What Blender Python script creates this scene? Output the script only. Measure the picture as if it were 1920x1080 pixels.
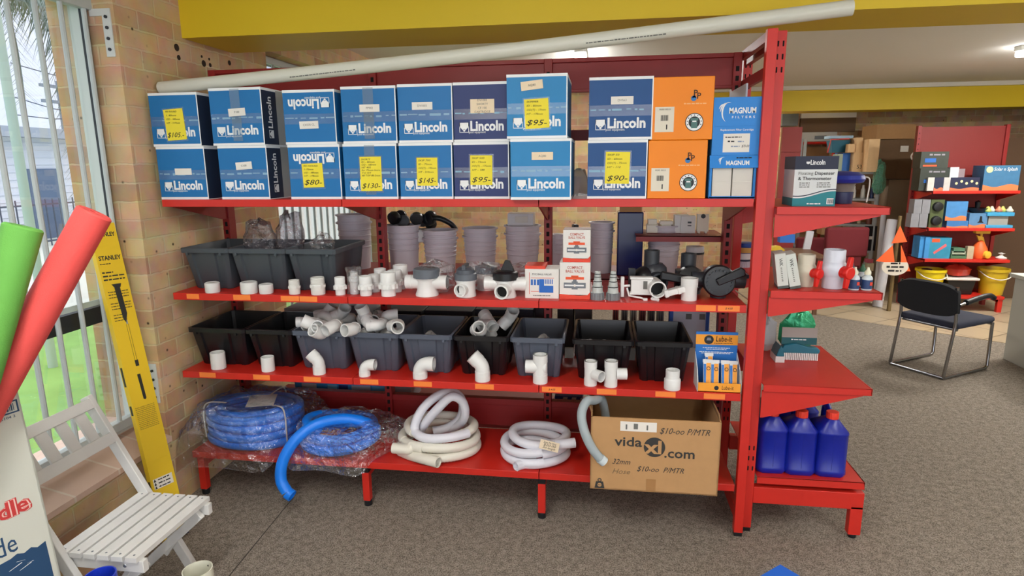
import bpy, bmesh, math, random
from mathutils import Vector, Matrix, Euler
from math import sin, cos, pi, radians as R
random.seed(7)
for o in list(bpy.data.objects): bpy.data.objects.remove(o)
scene = bpy.context.scene
COL = scene.collection

# ------------------------------------------------------------ camera
FPX, PITCH, YAW, ROLL = 1154.04, .1984, .145, .0097
CAM = Vector((2.0711, -2.6816, 1.6973))
def ray(px, py):
    u, v = px - 960, 540 - py
    U = u*cos(ROLL) + v*sin(ROLL); V = -u*sin(ROLL) + v*cos(ROLL)
    y = FPX*cos(PITCH) + V*sin(PITCH); z = -FPX*sin(PITCH) + V*cos(PITCH)
    return Vector((U*cos(YAW) - y*sin(YAW), U*sin(YAW) + y*cos(YAW), z))
def P(px, py, X=None, Y=None, Z=None):
    """Measured photo point -> point of the room on a known plane."""
    d = ray(px, py)
    t = (X-CAM.x)/d.x if X is not None else (Y-CAM.y)/d.y if Y is not None else (Z-CAM.z)/d.z
    return CAM + d*t
f0 = ray(960, 540); r0 = ray(961, 540) - f0; u0 = ray(960, 539) - f0; f0 = f0.normalized()
cd = bpy.data.cameras.new('camera'); cam = bpy.data.objects.new('camera', cd); COL.objects.link(cam)
cd.sensor_width = 36; cd.lens = FPX/1920*36; cd.clip_start = .05; cd.clip_end = 200
cam.matrix_world = Matrix.Translation(CAM) @ Matrix((r0, u0, -f0)).transposed().to_4x4()
scene.camera = cam

# ------------------------------------------------------------ sky, exposure
scene.view_settings.view_transform = 'Standard'
scene.view_settings.look = 'None'
scene.view_settings.exposure = 0.3
scene.view_settings.gamma = 1.0
scene.view_settings.use_curve_mapping = False
w = bpy.data.worlds.new('overcast_sky'); scene.world = w; w.use_nodes = True
nt = w.node_tree; bg = nt.nodes['Background']
tc = nt.nodes.new('ShaderNodeTexCoord'); sp = nt.nodes.new('ShaderNodeSeparateXYZ')
mr = nt.nodes.new('ShaderNodeMapRange'); cr = nt.nodes.new('ShaderNodeValToRGB')
nt.links.new(tc.outputs['Generated'], sp.inputs[0]); nt.links.new(sp.outputs['Z'], mr.inputs['Value'])
mr.inputs['From Min'].default_value = -.1; mr.inputs['From Max'].default_value = 1
cr.color_ramp.elements[0].color = (.30, .34, .42, 1); cr.color_ramp.elements[0].position = .05
cr.color_ramp.elements[1].color = (1.0, 1.0, 1.0, 1); cr.color_ramp.elements[1].position = .8
e = cr.color_ramp.elements.new(.38); e.color = (.42, .45, .56, 1)
nt.links.new(mr.outputs[0], cr.inputs[0]); nt.links.new(cr.outputs[0], bg.inputs['Color'])
SKY = 2.35
bg.inputs['Strength'].default_value = SKY

# ------------------------------------------------------------ lamp strengths (each lamp's light is made in its builder)
BATTEN_W = 17      # watts per fluorescent batten
FRONT_FILL_W = 26   # added fill lights for an unseen shop front behind the camera

# ------------------------------------------------------------ helpers
def lin(h):
    h = h.lstrip('#'); c = [int(h[i:i+2], 16)/255 for i in (0, 2, 4)]
    return tuple(x/12.92 if x <= .04045 else ((x+.055)/1.055)**2.4 for x in c) + (1,)
_m = {}
def mat(name, col='#808080', rough=.6, metal=0, spec=.5, noise=0, nscale=30, bump=0, bscale=200, trans=0, alpha=1, emit=0, coat=0, sss=0):
    if name in _m: return _m[name]
    m = bpy.data.materials.new(name); m.use_nodes = True; _m[name] = m
    n = m.node_tree; b = n.nodes['Principled BSDF']; L = n.links.new
    c = lin(col) if isinstance(col, str) else col
    b.inputs['Base Color'].default_value = c; b.inputs['Roughness'].default_value = rough
    b.inputs['Metallic'].default_value = metal; b.inputs['Specular IOR Level'].default_value = spec
    b.inputs['Transmission Weight'].default_value = trans; b.inputs['Alpha'].default_value = alpha
    b.inputs['Coat Weight'].default_value = coat
    if sss: b.inputs['Subsurface Weight'].default_value = sss; b.inputs['Subsurface Radius'].default_value = (.02, .02, .02)
    if emit: b.inputs['Emission Color'].default_value = c; b.inputs['Emission Strength'].default_value = emit
    t = n.nodes.new('ShaderNodeTexCoord')
    if noise:
        nz = n.nodes.new('ShaderNodeTexNoise'); nz.inputs['Scale'].default_value = nscale; nz.inputs['Detail'].default_value = 5
        mx = n.nodes.new('ShaderNodeMix'); mx.data_type = 'RGBA'
        mx.inputs['A'].default_value = tuple(x*(1-noise) for x in c[:3]) + (1,)
        mx.inputs['B'].default_value = tuple(min(1, x*(1+noise)) for x in c[:3]) + (1,)
        L(t.outputs['Object'], nz.inputs['Vector']); L(nz.outputs['Fac'], mx.inputs['Factor']); L(mx.outputs['Result'], b.inputs['Base Color'])
    if bump:
        bz = n.nodes.new('ShaderNodeTexNoise'); bz.inputs['Scale'].default_value = bscale; bz.inputs['Detail'].default_value = 3
        bn = n.nodes.new('ShaderNodeBump'); bn.inputs['Strength'].default_value = bump; bn.inputs['Distance'].default_value = .01
        L(t.outputs['Object'], bz.inputs['Vector']); L(bz.outputs['Fac'], bn.inputs['Height']); L(bn.outputs['Normal'], b.inputs['Normal'])
    return m
def clear_mat(name, tint=(1, 1, 1, 1), gloss=.1, rough=.1, body=0., bodycol=(.8, .8, .85, 1), bump=0, bscale=20):
    """thin clear film: mostly transparent with a glossy skin and a little milky body"""
    if name in _m: return _m[name]
    m = bpy.data.materials.new(name); m.use_nodes = True; _m[name] = m
    n = m.node_tree; n.nodes.clear(); L = n.links.new
    out = n.nodes.new('ShaderNodeOutputMaterial'); tr = n.nodes.new('ShaderNodeBsdfTransparent'); tr.inputs[0].default_value = tint
    gl = n.nodes.new('ShaderNodeBsdfGlossy'); gl.inputs['Roughness'].default_value = rough
    df = n.nodes.new('ShaderNodeBsdfDiffuse'); df.inputs[0].default_value = bodycol
    m1 = n.nodes.new('ShaderNodeMixShader'); m2 = n.nodes.new('ShaderNodeMixShader'); lw = n.nodes.new('ShaderNodeLayerWeight'); lw.inputs['Blend'].default_value = .25
    mm = n.nodes.new('ShaderNodeMath'); mm.operation = 'MULTIPLY_ADD'; mm.inputs[1].default_value = .5; mm.inputs[2].default_value = gloss
    L(lw.outputs['Fresnel'], mm.inputs[0])
    m1.inputs[0].default_value = body; L(tr.outputs[0], m1.inputs[1]); L(df.outputs[0], m1.inputs[2])
    L(mm.outputs[0], m2.inputs[0]); L(m1.outputs[0], m2.inputs[1]); L(gl.outputs[0], m2.inputs[2]); L(m2.outputs[0], out.inputs[0])
    if bump:
        t = n.nodes.new('ShaderNodeTexCoord'); bz = n.nodes.new('ShaderNodeTexNoise'); bz.inputs['Scale'].default_value = bscale; bz.inputs['Detail'].default_value = 4
        bn = n.nodes.new('ShaderNodeBump'); bn.inputs['Strength'].default_value = bump; bn.inputs['Distance'].default_value = .05
        L(t.outputs['Object'], bz.inputs['Vector']); L(bz.outputs['Fac'], bn.inputs['Height'])
        for q in (gl, df): L(bn.outputs['Normal'], q.inputs['Normal'])
        L(bn.outputs['Normal'], lw.inputs['Normal'])
    return m

class MB:
    """collects shapes and links them as ONE mesh object"""
    def __init__(s): s.v = []; s.f = []; s.mi = []; s.i = 0; s.M = Matrix(); s.st = []
    def m(s, i): s.i = i; return s
    def push(s, M): s.st.append(s.M.copy()); s.M = s.M @ M; return s
    def pop(s): s.M = s.st.pop(); return s
    def add(s, vs, fs):
        k = len(s.v); s.v += [tuple(s.M @ Vector(p)) for p in vs]
        s.f += [[j+k for j in f] for f in fs]; s.mi += [s.i]*len(fs); return s
    def box(s, x0, x1, y0, y1, z0, z1, taper=None):
        a = taper or 0
        vs = [(x0+a, y0+a, z0), (x1-a, y0+a, z0), (x1-a, y1-a, z0), (x0+a, y1-a, z0), (x0, y0, z1), (x1, y0, z1), (x1, y1, z1), (x0, y1, z1)]
        return s.add(vs, [(0, 3, 2, 1), (4, 5, 6, 7), (0, 1, 5, 4), (1, 2, 6, 5), (2, 3, 7, 6), (3, 0, 4, 7)])
    def quad(s, *p): return s.add(p, [tuple(range(len(p)))])
    def prism(s, poly, d0, d1, plane='xz'):
        """2-D outline pushed along the remaining axis"""
        def q(p, d): return (p[0], d, p[1]) if plane == 'xz' else (p[0], p[1], d) if plane == 'xy' else (d, p[0], p[1])
        n = len(poly); vs = [q(p, d0) for p in poly] + [q(p, d1) for p in poly]
        fs = [tuple(range(n)), tuple(range(2*n-1, n-1, -1))] + [(i, i+n, (i+1) % n+n, (i+1) % n) for i in range(n)]
        return s.add(vs, fs)
    def lathe(s, prof, n=28, o=(0, 0, 0), ax=(0, 0, 1), close=False):
        """profile of (radius, height) spun about ax through o"""
        Mx = Matrix.Translation(o) @ Vector((0, 0, 1)).rotation_difference(Vector(ax)).to_matrix().to_4x4()
        vs = []; k = len(prof)
        for r, z in prof:
            for j in range(n): vs.append(tuple(Mx @ Vector((r*cos(2*pi*j/n), r*sin(2*pi*j/n), z))))
        fs = []
        for i in range(k if close else k-1):
            for j in range(n):
                a, b = i*n+j, i*n+(j+1) % n; c, d = ((i+1) % k)*n+(j+1) % n, ((i+1) % k)*n+j
                fs.append((a, b, c, d))
        if not close:
            if prof[0][0] > 1e-4: fs.append(tuple(range(n-1, -1, -1)))
            if prof[-1][0] > 1e-4: fs.append(tuple(range((k-1)*n, k*n)))
        return s.add(vs, fs)
    def cyl(s, p0, p1, r0, r1=None, n=20):
        p0, p1 = Vector(p0), Vector(p1); d = p1-p0
        return s.lathe([(r0, 0), (r1 if r1 is not None else r0, d.length)], n, p0, d)
    def tube(s, pts, r, n=10, caps=True, closed=False, rad=None):
        pts = [Vector(p) for p in pts]; k = len(pts); vs = []; up = None
        for i, p in enumerate(pts):
            t = (pts[(i+1) % k]-pts[i-1]) if closed else (pts[min(i+1, k-1)]-pts[max(i-1, 0)])
            t.normalize()
            if up is None: up = t.orthogonal().normalized()
            else:
                up = up - t*up.dot(t)
                up = up.normalized() if up.length > 1e-6 else t.orthogonal().normalized()
            b = t.cross(up); rr = rad[i] if rad else r
            for j in range(n): vs.append(tuple(p + (up*cos(2*pi*j/n) + b*sin(2*pi*j/n))*rr))
        fs = []
        for i in range(k if closed else k-1):
            for j in range(n):
                i2 = (i+1) % k; fs.append((i*n+j, i*n+(j+1) % n, i2*n+(j+1) % n, i2*n+j))
        if caps and not closed: fs += [tuple(range(n-1, -1, -1)), tuple(range((k-1)*n, k*n))]
        return s.add(vs, fs)
    def pipe(s, pts, r, t, n=22):
        """hollow pipe along pts: outer skin, bore and end rings"""
        a = MB(); a.tube(pts, r, n, caps=False); b = MB(); b.tube(pts, r-t, n, caps=False); k = len(pts)
        s.add(a.v, a.f); s.add(b.v, [f[::-1] for f in b.f]); o = len(a.v)
        fs = []
        for j in range(n):
            j2 = (j+1) % n; e = (k-1)*n
            fs += [(j2, j, o+j, o+j2), (e+j, e+j2, o+e+j2, o+e+j)]
        return s.add(a.v+b.v, fs)
    def build(s, name, mats, parent=None, loc=(0, 0, 0), rz=0, smooth=True, bev=0, seg=2, ang=38):
        me = bpy.data.meshes.new(name); me.from_pydata(s.v, [], s.f); me.validate()
        if not isinstance(mats, (list, tuple)): mats = [mats]
        for x in mats: me.materials.append(x)
        if len(me.polygons) == len(s.mi): me.polygons.foreach_set('material_index', s.mi)
        bm = bmesh.new(); bm.from_mesh(me)
        bmesh.ops.remove_doubles(bm, verts=bm.verts, dist=1e-5); bmesh.ops.recalc_face_normals(bm, faces=bm.faces)
        bm.to_mesh(me); bm.free()
        if smooth: me.shade_smooth(); me.set_sharp_from_angle(angle=R(ang))
        me.update(); o = bpy.data.objects.new(name, me); COL.objects.link(o); o.location = loc; o.rotation_euler.z = rz
        if parent is not None: o.parent = parent
        if bev:
            b = o.modifiers.new('edge', 'BEVEL'); b.width = bev; b.segments = seg; b.limit_method = 'ANGLE'; b.angle_limit = R(40)
        return o
def tag(o, label=None, cat=None, group=None, kind=None):
    for k, v in (('label', label), ('category', cat), ('group', group), ('kind', kind)):
        if v: o[k] = v
    return o
def thing(name, label, cat, loc=(0, 0, 0), rz=0, group=None, rot=None):
    o = bpy.data.objects.new(name, None); COL.objects.link(o); o.location = loc
    o.rotation_euler = rot if rot else (0, 0, rz); o.empty_display_size = .05
    return tag(o, label, cat, group)
def struct(mb, name, m, **k): return tag(mb.build(name, m, **k), kind='structure')
def kids(o): return [c for c in COL.objects if c.parent == o]
def dup(o, loc, rz=0, label=None, group=None, parent=None, rot=None):
    c = o.copy(); COL.objects.link(c)
    if parent is not None: c.parent = parent
    else: c.location = loc; c.rotation_euler = rot if rot else (0, 0, rz)
    if label: c['label'] = label
    if group: c['group'] = group
    for ch in kids(o): dup(ch, None, parent=c)
    return c
_tx = {}
def text_mesh(s, size, bold=0, shear=0, spacing=1, align='CENTER'):
    k = (s, size, bold, shear, spacing, align)
    if k in _tx: return _tx[k].copy()
    c = bpy.data.curves.new('lettering', 'FONT'); c.body = s; c.size = size; c.offset = bold*size; c.shear = shear; c.space_character = spacing
    c.align_x = align; c.align_y = 'CENTER'; c.extrude = .0002; c.resolution_u = 2
    o = bpy.data.objects.new('lettering', c); COL.objects.link(o); dg = bpy.context.evaluated_depsgraph_get()
    me = bpy.data.meshes.new_from_object(o.evaluated_get(dg)); bpy.data.objects.remove(o); bpy.data.curves.remove(c)
    _tx[k] = me; return me.copy()
FRONT = Matrix.Rotation(pi/2, 4, 'X')                       # text plane turned to face -Y
SIDE = Matrix.Rotation(pi/2, 4, 'Z') @ FRONT                # ... to face +X
def lettering(parent, s, x, z, size, m, y=-.0008, w=None, bold=0, shear=0, rot=0, align='CENTER', name='lettering', base=FRONT, spacing=1, at=None):
    me = text_mesh(s, size, bold, shear, spacing, align)
    if not me.vertices: return None
    if w:
        xs = [v.co.x for v in me.vertices]; k = w/(max(xs)-min(xs)); me.transform(Matrix.Scale(k, 4, (1, 0, 0)))
    pos = at if at is not None else (x, y, z)
    me.transform(Matrix.Translation(pos) @ base @ Matrix.Rotation(rot, 4, 'Z'))
    me.materials.clear(); me.materials.append(m)
    o = bpy.data.objects.new(name, me); COL.objects.link(o); o.parent = parent; return o
def card(parent, name, x0, x1, z0, z1, m, y=-.0006, tilt=0, label=None):
    """thin sticker on a front face"""
    cx, cz = (x0+x1)/2, (z0+z1)/2
    b = MB(); b.push(Matrix.Translation((cx, y, cz)) @ Matrix.Rotation(tilt, 4, 'Y'))
    b.box(x0-cx, x1-cx, -.0004, .0004, z0-cz, z1-cz); o = b.build(name, m, parent, smooth=False)
    if label: o['label'] = label
    return o
def greek(parent, rows, h, m, y=-.0008, base=FRONT, at=None, seed=1, name='small_print'):
    """print too small to read in the photo: rows (x0, x1, z) of word-sized dashes, one mesh"""
    rnd = random.Random(seed); b = MB()
    if at is not None: b.push(Matrix.Translation(at) @ base @ Matrix.Rotation(-pi/2, 4, 'X'))
    for x0, x1, z in rows:
        x = x0
        while x < x1-h*.5:
            l = min(h*rnd.uniform(1.2, 4), x1-x); b.box(x, x+l, y-.0003, y+.0003, z-h/2, z+h/2*rnd.uniform(.5, 1)); x += l+h*.6
    return b.build(name, m, parent, smooth=False)
def arc(c, r, a0, a1, n=10, plane='xz'):
    out = []
    for i in range(n+1):
        a = a0+(a1-a0)*i/n; p, q = r*cos(a), r*sin(a)
        out.append((c[0]+p, c[1], c[2]+q) if plane == 'xz' else (c[0]+p, c[1]+q, c[2]) if plane == 'xy' else (c[0], c[1]+p, c[2]+q))
    return out

# ------------------------------------------------------------ common materials
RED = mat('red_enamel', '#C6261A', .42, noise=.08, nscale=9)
RED_SHADED = mat('red_enamel_shaded', '#8F1D1D', .45, noise=.1, nscale=8)  # darker copy of the red enamel, shade of inner parts put into its colour
BLACK = mat('black_plastic', '#15161A', .38)
PVC = mat('white_pvc', '#DDDCD6', .32)
PVC2 = mat('white_pvc_bright', '#DFDFDC', .3)
GREYP = mat('grey_plastic', '#5E646C', .4)
WHITE = mat('white_print', '#E8EAEA', .6)
INK = mat('black_ink', '#1A1A1C', .7)
PAPER = mat('white_paper', '#E3DFD6', .7)
CREAMP = mat('cream_label', '#E6D3B4', .7)
YNOTE = mat('yellow_note', '#E9D834', .65)
ORTAG = mat('orange_price_tag', '#F08235', .6)
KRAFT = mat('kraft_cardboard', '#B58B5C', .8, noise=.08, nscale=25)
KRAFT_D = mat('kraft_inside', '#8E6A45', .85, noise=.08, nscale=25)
CHROME = mat('chrome', '#A4A4A6', .16, 1)
STEEL = mat('galvanised_steel', '#A9ADB0', .35, .8)
FILM = clear_mat('clear_film', gloss=.15, rough=.08, body=.03, bump=1., bscale=16)
TAPE = clear_mat('clear_tape', gloss=.035, rough=.2, body=.02)
# ============================================================ ROOM
def brick_mat():
    m = bpy.data.materials.new('tan_brick'); m.use_nodes = True; n = m.node_tree; L = n.links.new; b = n.nodes['Principled BSDF']
    N = lambda t: n.nodes.new('ShaderNode'+t)
    t = N('TexCoord'); sx = N('SeparateXYZ'); ad = N('Math'); cb = N('CombineXYZ'); br = N('TexBrick')
    L(t.outputs['Object'], sx.inputs[0]); L(sx.outputs['X'], ad.inputs[0]); L(sx.outputs['Y'], ad.inputs[1])
    wob = N('TexNoise'); wob.inputs['Scale'].default_value = 28; wm = N('Math'); wm.operation = 'MULTIPLY_ADD'; wm.inputs[1].default_value = .012
    L(t.outputs['Object'], wob.inputs['Vector']); L(wob.outputs['Fac'], wm.inputs[0]); L(sx.outputs['Z'], wm.inputs[2])
    L(ad.outputs[0], cb.inputs['X']); L(wm.outputs[0], cb.inputs['Y']); L(cb.outputs[0], br.inputs['Vector'])
    br.inputs['Scale'].default_value = 1; br.inputs['Brick Width'].default_value = .24; br.inputs['Row Height'].default_value = .086
    br.inputs['Mortar Size'].default_value = .0055; br.inputs['Mortar Smooth'].default_value = .3; br.inputs['Bias'].default_value = -.1
    br.inputs['Color1'].default_value = lin('#D2B48C'); br.inputs['Color2'].default_value = lin('#B08A6C'); br.inputs['Mortar'].default_value = lin('#CDBA94')
    n1 = N('TexNoise'); n1.inputs['Scale'].default_value = 9; n1.inputs['Detail'].default_value = 6
    L(t.outputs['Object'], n1.inputs['Vector'])
    mx = N('Mix'); mx.data_type = 'RGBA'; mx.blend_type = 'OVERLAY'; mx.inputs['Factor'].default_value = .45
    L(br.outputs['Color'], mx.inputs['A']); L(n1.outputs['Color'], mx.inputs['B'])
    ds = N('Mix'); ds.data_type = 'RGBA'; ds.inputs['Factor'].default_value = .12; ds.inputs['B'].default_value = lin('#C0A07A')
    L(mx.outputs['Result'], ds.inputs['A'])
    # iron spots and pits in the clay
    v = N('TexVoronoi'); v.inputs['Scale'].default_value = 17; mp = N('MapRange'); mp.inputs['From Min'].default_value = .06; mp.inputs['From Max'].default_value = .16
    mp.inputs['To Min'].default_value = 1; mp.inputs['To Max'].default_value = 0
    L(t.outputs['Object'], v.inputs['Vector']); L(v.outputs['Distance'], mp.inputs['Value'])
    n2 = N('TexNoise'); n2.inputs['Scale'].default_value = 6; mp2 = N('MapRange'); mp2.inputs['From Min'].default_value = .5; mp2.inputs['From Max'].default_value = .62
    L(t.outputs['Object'], n2.inputs['Vector']); L(n2.outputs['Fac'], mp2.inputs['Value'])
    mu = N('Math'); mu.operation = 'MULTIPLY'; L(mp.outputs[0], mu.inputs[0]); L(mp2.outputs[0], mu.inputs[1])
    m2 = N('Mix'); m2.data_type = 'RGBA'; L(mu.outputs[0], m2.inputs['Factor']); L(ds.outputs['Result'], m2.inputs['A']); m2.inputs['B'].default_value = lin('#3B2A1E')
    L(m2.outputs['Result'], b.inputs['Base Color']); b.inputs['Roughness'].default_value = .9; b.inputs['Specular IOR Level'].default_value = .2
    hb = N('Math'); hb.operation = 'MULTIPLY_ADD'; hb.inputs[1].default_value = -1.2; L(br.outputs['Fac'], hb.inputs[0]); L(n1.outputs['Fac'], hb.inputs[2])
    bp = N('Bump'); bp.inputs['Strength'].default_value = .6; bp.inputs['Distance'].default_value = .006; L(hb.outputs[0], bp.inputs['Height']); L(bp.outputs[0], b.inputs['Normal'])
    return m
BRICK = brick_mat()
def carpet_mat():
    m = mat('grey_carpet', '#7A6F62', .95, spec=.1); n = m.node_tree; L = n.links.new; b = n.nodes['Principled BSDF']
    N = lambda t: n.nodes.new('ShaderNode'+t); t = N('TexCoord')
    a = N('TexNoise'); a.inputs['Scale'].default_value = 170; a.inputs['Detail'].default_value = 2
    c = N('TexNoise'); c.inputs['Scale'].default_value = 34; c.inputs['Detail'].default_value = 8; c.inputs['Roughness'].default_value = .8
    for q in (a, c): L(t.outputs['Object'], q.inputs['Vector'])
    r = N('ValToRGB'); r.color_ramp.elements[0].color = lin('#625A50'); r.color_ramp.elements[0].position = .42
    r.color_ramp.elements[1].color = lin('#A0968A'); r.color_ramp.elements[1].position = .58
    ad = N('Math'); ad.operation = 'MULTIPLY_ADD'; ad.inputs[1].default_value = .5
    h = N('Math'); h.operation = 'MULTIPLY'; h.inputs[1].default_value = .5
    L(c.outputs['Fac'], h.inputs[0]); L(a.outputs['Fac'], ad.inputs[0]); L(h.outputs[0], ad.inputs[2])
    L(ad.outputs[0], r.inputs[0]); L(r.outputs[0], b.inputs['Base Color'])
    bp = N('Bump'); bp.inputs['Strength'].default_value = .8; bp.inputs['Distance'].default_value = .006; L(a.outputs['Fac'], bp.inputs['Height']); L(bp.outputs[0], b.inputs['Normal'])
    return m
def tile_mat():
    m = mat('beige_tile', '#B9A98F', .35); n = m.node_tree; L = n.links.new; b = n.nodes['Principled BSDF']
    t = n.nodes.new('ShaderNodeTexCoord'); mp = n.nodes.new('ShaderNodeMapping'); mp.inputs['Rotation'].default_value = (0, 0, R(-36)); br = n.nodes.new('ShaderNodeTexBrick')
    br.offset = 0; br.inputs['Scale'].default_value = 1; br.inputs['Brick Width'].default_value = .45; br.inputs['Row Height'].default_value = .45; br.inputs['Mortar Size'].default_value = .006
    br.inputs['Color1'].default_value = lin('#B8A78C'); br.inputs['Color2'].default_value = lin('#AB9A80'); br.inputs['Mortar'].default_value = lin('#6F6352')
    L(t.outputs['Object'], mp.inputs[0]); L(mp.outputs[0], br.inputs['Vector']); L(br.outputs['Color'], b.inputs['Base Color']); return m
CEILW = mat('ceiling_white', '#E6E3DA', .85, spec=.2)
YEL = mat('yellow_paint', '#DCBE1C', .55, noise=.04, nscale=3)
CORN = mat('cornice_white', '#DEDACF', .7)
BROWNW = mat('brown_wall_paint', '#5A4330', .8)
ALU = mat('window_white_metal', '#C9D2D0', .4)
SILLT = mat('sill_tile', '#DDBFAC', .5, noise=.07, nscale=6)

b = MB(); b.box(-.38, 9.2, -6, 7.4, -.1, 0); struct(b, 'floor', carpet_mat(), smooth=False)
b = MB(); b.prism([(3.0, 5.57), (7.6, 2.24), (9.1, 1.2), (9.1, 7.3), (3.0, 7.3)], 0, .004, 'xy'); struct(b, 'floor_tile', tile_mat(), smooth=False)
b = MB(); b.box(-.38, 9.2, -6, 7.4, 2.65, 2.75); struct(b, 'ceiling', CEILW, smooth=False)
# carpet join seen in front of the shelves
b = MB(); b.prism([(.503, .06), (.507, .06), (.553, -.75), (.548, -.75)], 0, .0012, 'xy'); struct(b, 'trim_3', mat('carpet_join', '#3E3832', .95), smooth=False)
W0, W1 = -.38, -.05
b = MB()
for (y0, y1, z0, z1) in ((-6, -2.7, 0, 2.65), (-2.7, -.09, 0, .36), (-2.7, -.09, 2.43, 2.65), (-.09, 1.16, 0, 2.65), (1.16, 3.1, 0, .4), (1.16, 3.1, 2.42, 2.65), (3.1, 7.4, 0, 2.65)):
    b.box(W0, W1, y0, y1, z0, z1)
wall_l = struct(b, 'wall_left', BRICK, smooth=False)
b = MB(); b.box(-.38, 9.2, 7.3, 7.5, 0, 2.65); struct(b, 'wall_back', BRICK, smooth=False)
b = MB(); b.box(-.05, 3.25, 4.95, 5.07, 0, 2.65); struct(b, 'wall_middle', BRICK, smooth=False)
b = MB(); b.box(9.1, 9.3, -6, 7.4, 0, 2.65); struct(b, 'wall_right', mat('cream_wall', '#BFAE93', .85), smooth=False)
b = MB()
for x0, x1, z0, z1 in ((-.38, 9.2, 0, .35), (-.38, 9.2, 2.4, 2.65), (-.38, .1, .35, 2.4), (2.9, 3.1, .35, 2.4), (5.9, 6.1, .35, 2.4), (8.9, 9.2, .35, 2.4)): b.box(x0, x1, -6.1, -5.95, z0, z1)
struct(b, 'wall_front', mat('cream_wall'), smooth=False)
b = MB(); b.box(-.05, 9.1, .355, .79, 2.34, 2.66); struct(b, 'ceiling_beam', YEL, smooth=False)
b = MB(); b.box(-.05, 9.1, 6.1, 6.5, 2.34, 2.66); struct(b, 'ceiling_beam', YEL, smooth=False)
b = MB(); b.box(-.05, 9.1, 6.04, 6.1, 2.60, 2.65); struct(b, 'trim_1', CORN, smooth=False)
b = MB(); b.box(-.05, 9.1, 7.22, 7.3, 2.56, 2.65); struct(b, 'trim_2', CORN, smooth=False)
b = MB(); b.box(6.62, 9.1, 5.6, 5.7, 0, 1.95); struct(b, 'wall_partition', BROWNW, smooth=False)

# ---- windows in the left wall
b = MB()
b.prism([(W0, .47), (W0, .36), (-.03, .36), (-.03, .385), (-.22, .43), (-.22, .47)], -2.7, -.09, 'xz')
b.m(1)
for k in range(11): y = -.2-.235*k; b.prism([(-.03, .3855), (-.22, .4305), (-.22, .429), (-.03, .384)], y-.005, y+.005, 'xz'); b.box(-.0302, -.029, y-.005, y+.005, .361, .385)
struct(b, 'window_sill', [SILLT, mat('sill_grout', '#E6D6C6', .8)], smooth=False)
GLASS = clear_mat('window_glass', gloss=.03, rough=.02)
def window(y0, y1, z0, z1, n, mid=True):
    fr = MB()
    fr.box(-.245, -.19, y0, y0+.035, z0, z1); fr.box(-.245, -.19, y1-.035, y1, z0, z1); fr.box(-.245, -.19, y0, y1, z1-.04, z1); fr.box(-.245, -.19, y0, y1, z0, z0+.05)
    k = max(1, round((y1-y0)/1.3))
    for i in range(1, k): fr.box(-.24, -.20, y0+(y1-y0)*i/k-.02, y0+(y1-y0)*i/k+.02, z0, z1)
    o = struct(fr, 'window_%d' % n, mat('window_dark_frame', '#3C423F', .5) if n == 2 else ALU, bev=.003)
    gm = MB(); gm.box(-.232, -.228, y0+.03, y1-.03, z0+.04, z1-.03); gm.build('pane', GLASS, o, smooth=False)
    if mid:
        r = MB(); r.box(-.246, -.205, y0+.03, y1-.03, 1.0, 1.075); r.build('transom', mat('black_rail', '#23272A', .5), o, smooth=False)
        r = MB(); r.box(-.206, -.2, y0+.03, y1-.03, 1.085, 1.11); r.build('transom_seal', mat('pale_seal', '#B9C7C2', .5), o, smooth=False)
    return o
w1 = window(-2.7, -.09, .45, 2.43, 1)
b = MB(); b.box(-.188, -.176, -.128, -.095, .5, 2.4); b.build('rubber_seal', mat('dark_seal', '#30363C', .7), w1, smooth=False)
w2 = window(1.16, 3.1, .45, 2.42, 2, mid=False)
def grille(y0, y1, name, label, step, plates):
    t = thing(name, label, 'window grille', (-.165, (y0+y1)/2, .48)); yc = (y0+y1)/2
    m_ = mat('grille_white', '#B4BCBC', .45)
    for z0, z1 in ((0, .045), (1.895, 1.94)): fr = MB(); fr.box(-.02, .012, y0-yc, y1-yc, z0, z1); fr.build('rail', m_, t, bev=.003)
    y = y1-.04
    while y > y0:
        r = MB(); r.tube([(0, y-yc, .03), (0, y-yc, 1.91)], .0105, 8); r.build('bar', m_, t); y -= step
    for z in plates:
        p = MB(); p.box(.06, .10, y1-yc-.012, y1-yc-.006, z, z+.2)
        p.box(0, .06, y1-yc-.012, y1-yc-.006, z+.17, z+.2)
        for k in range(4): p.m(1).cyl((.08, y1-yc-.018, z+.03+.045*k), (.08, y1-yc-.0115, z+.03+.045*k), .007, n=8)
        p.m(0); p.build('mounting_plate', [mat('plate_white', '#CDD0CE', .45), BLACK], t, smooth=False)
    return t
grille(-2.7, -.085, 'security_grille', 'white barred security grille across the window beside the pool noodles', .122, (.08, 1.7))
grille(1.16, 3.1, 'security_grille', 'white window bars seen behind the grey tubs and under the top shelf', .115, ())
# bolt holes left in the pier brickwork
for i, (px, py, r) in enumerate(((331, 89, .018), (335, 108, .013), (378, 106, .007), (382, 119, .017), (392, 111, .007), (394, 122, .011), (430, 118, .014))):
    p = P(px, py, X=-.05); m_ = MB(); m_.lathe([(r, -.012), (r, .0015), (r*.6, .0018), (0, .0005)], 14, (p.x, p.y, p.z), (1, 0, 0))
    m_.build('bolt_hole', mat('hole_dark', '#2A1C12', .95), wall_l)

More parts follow.
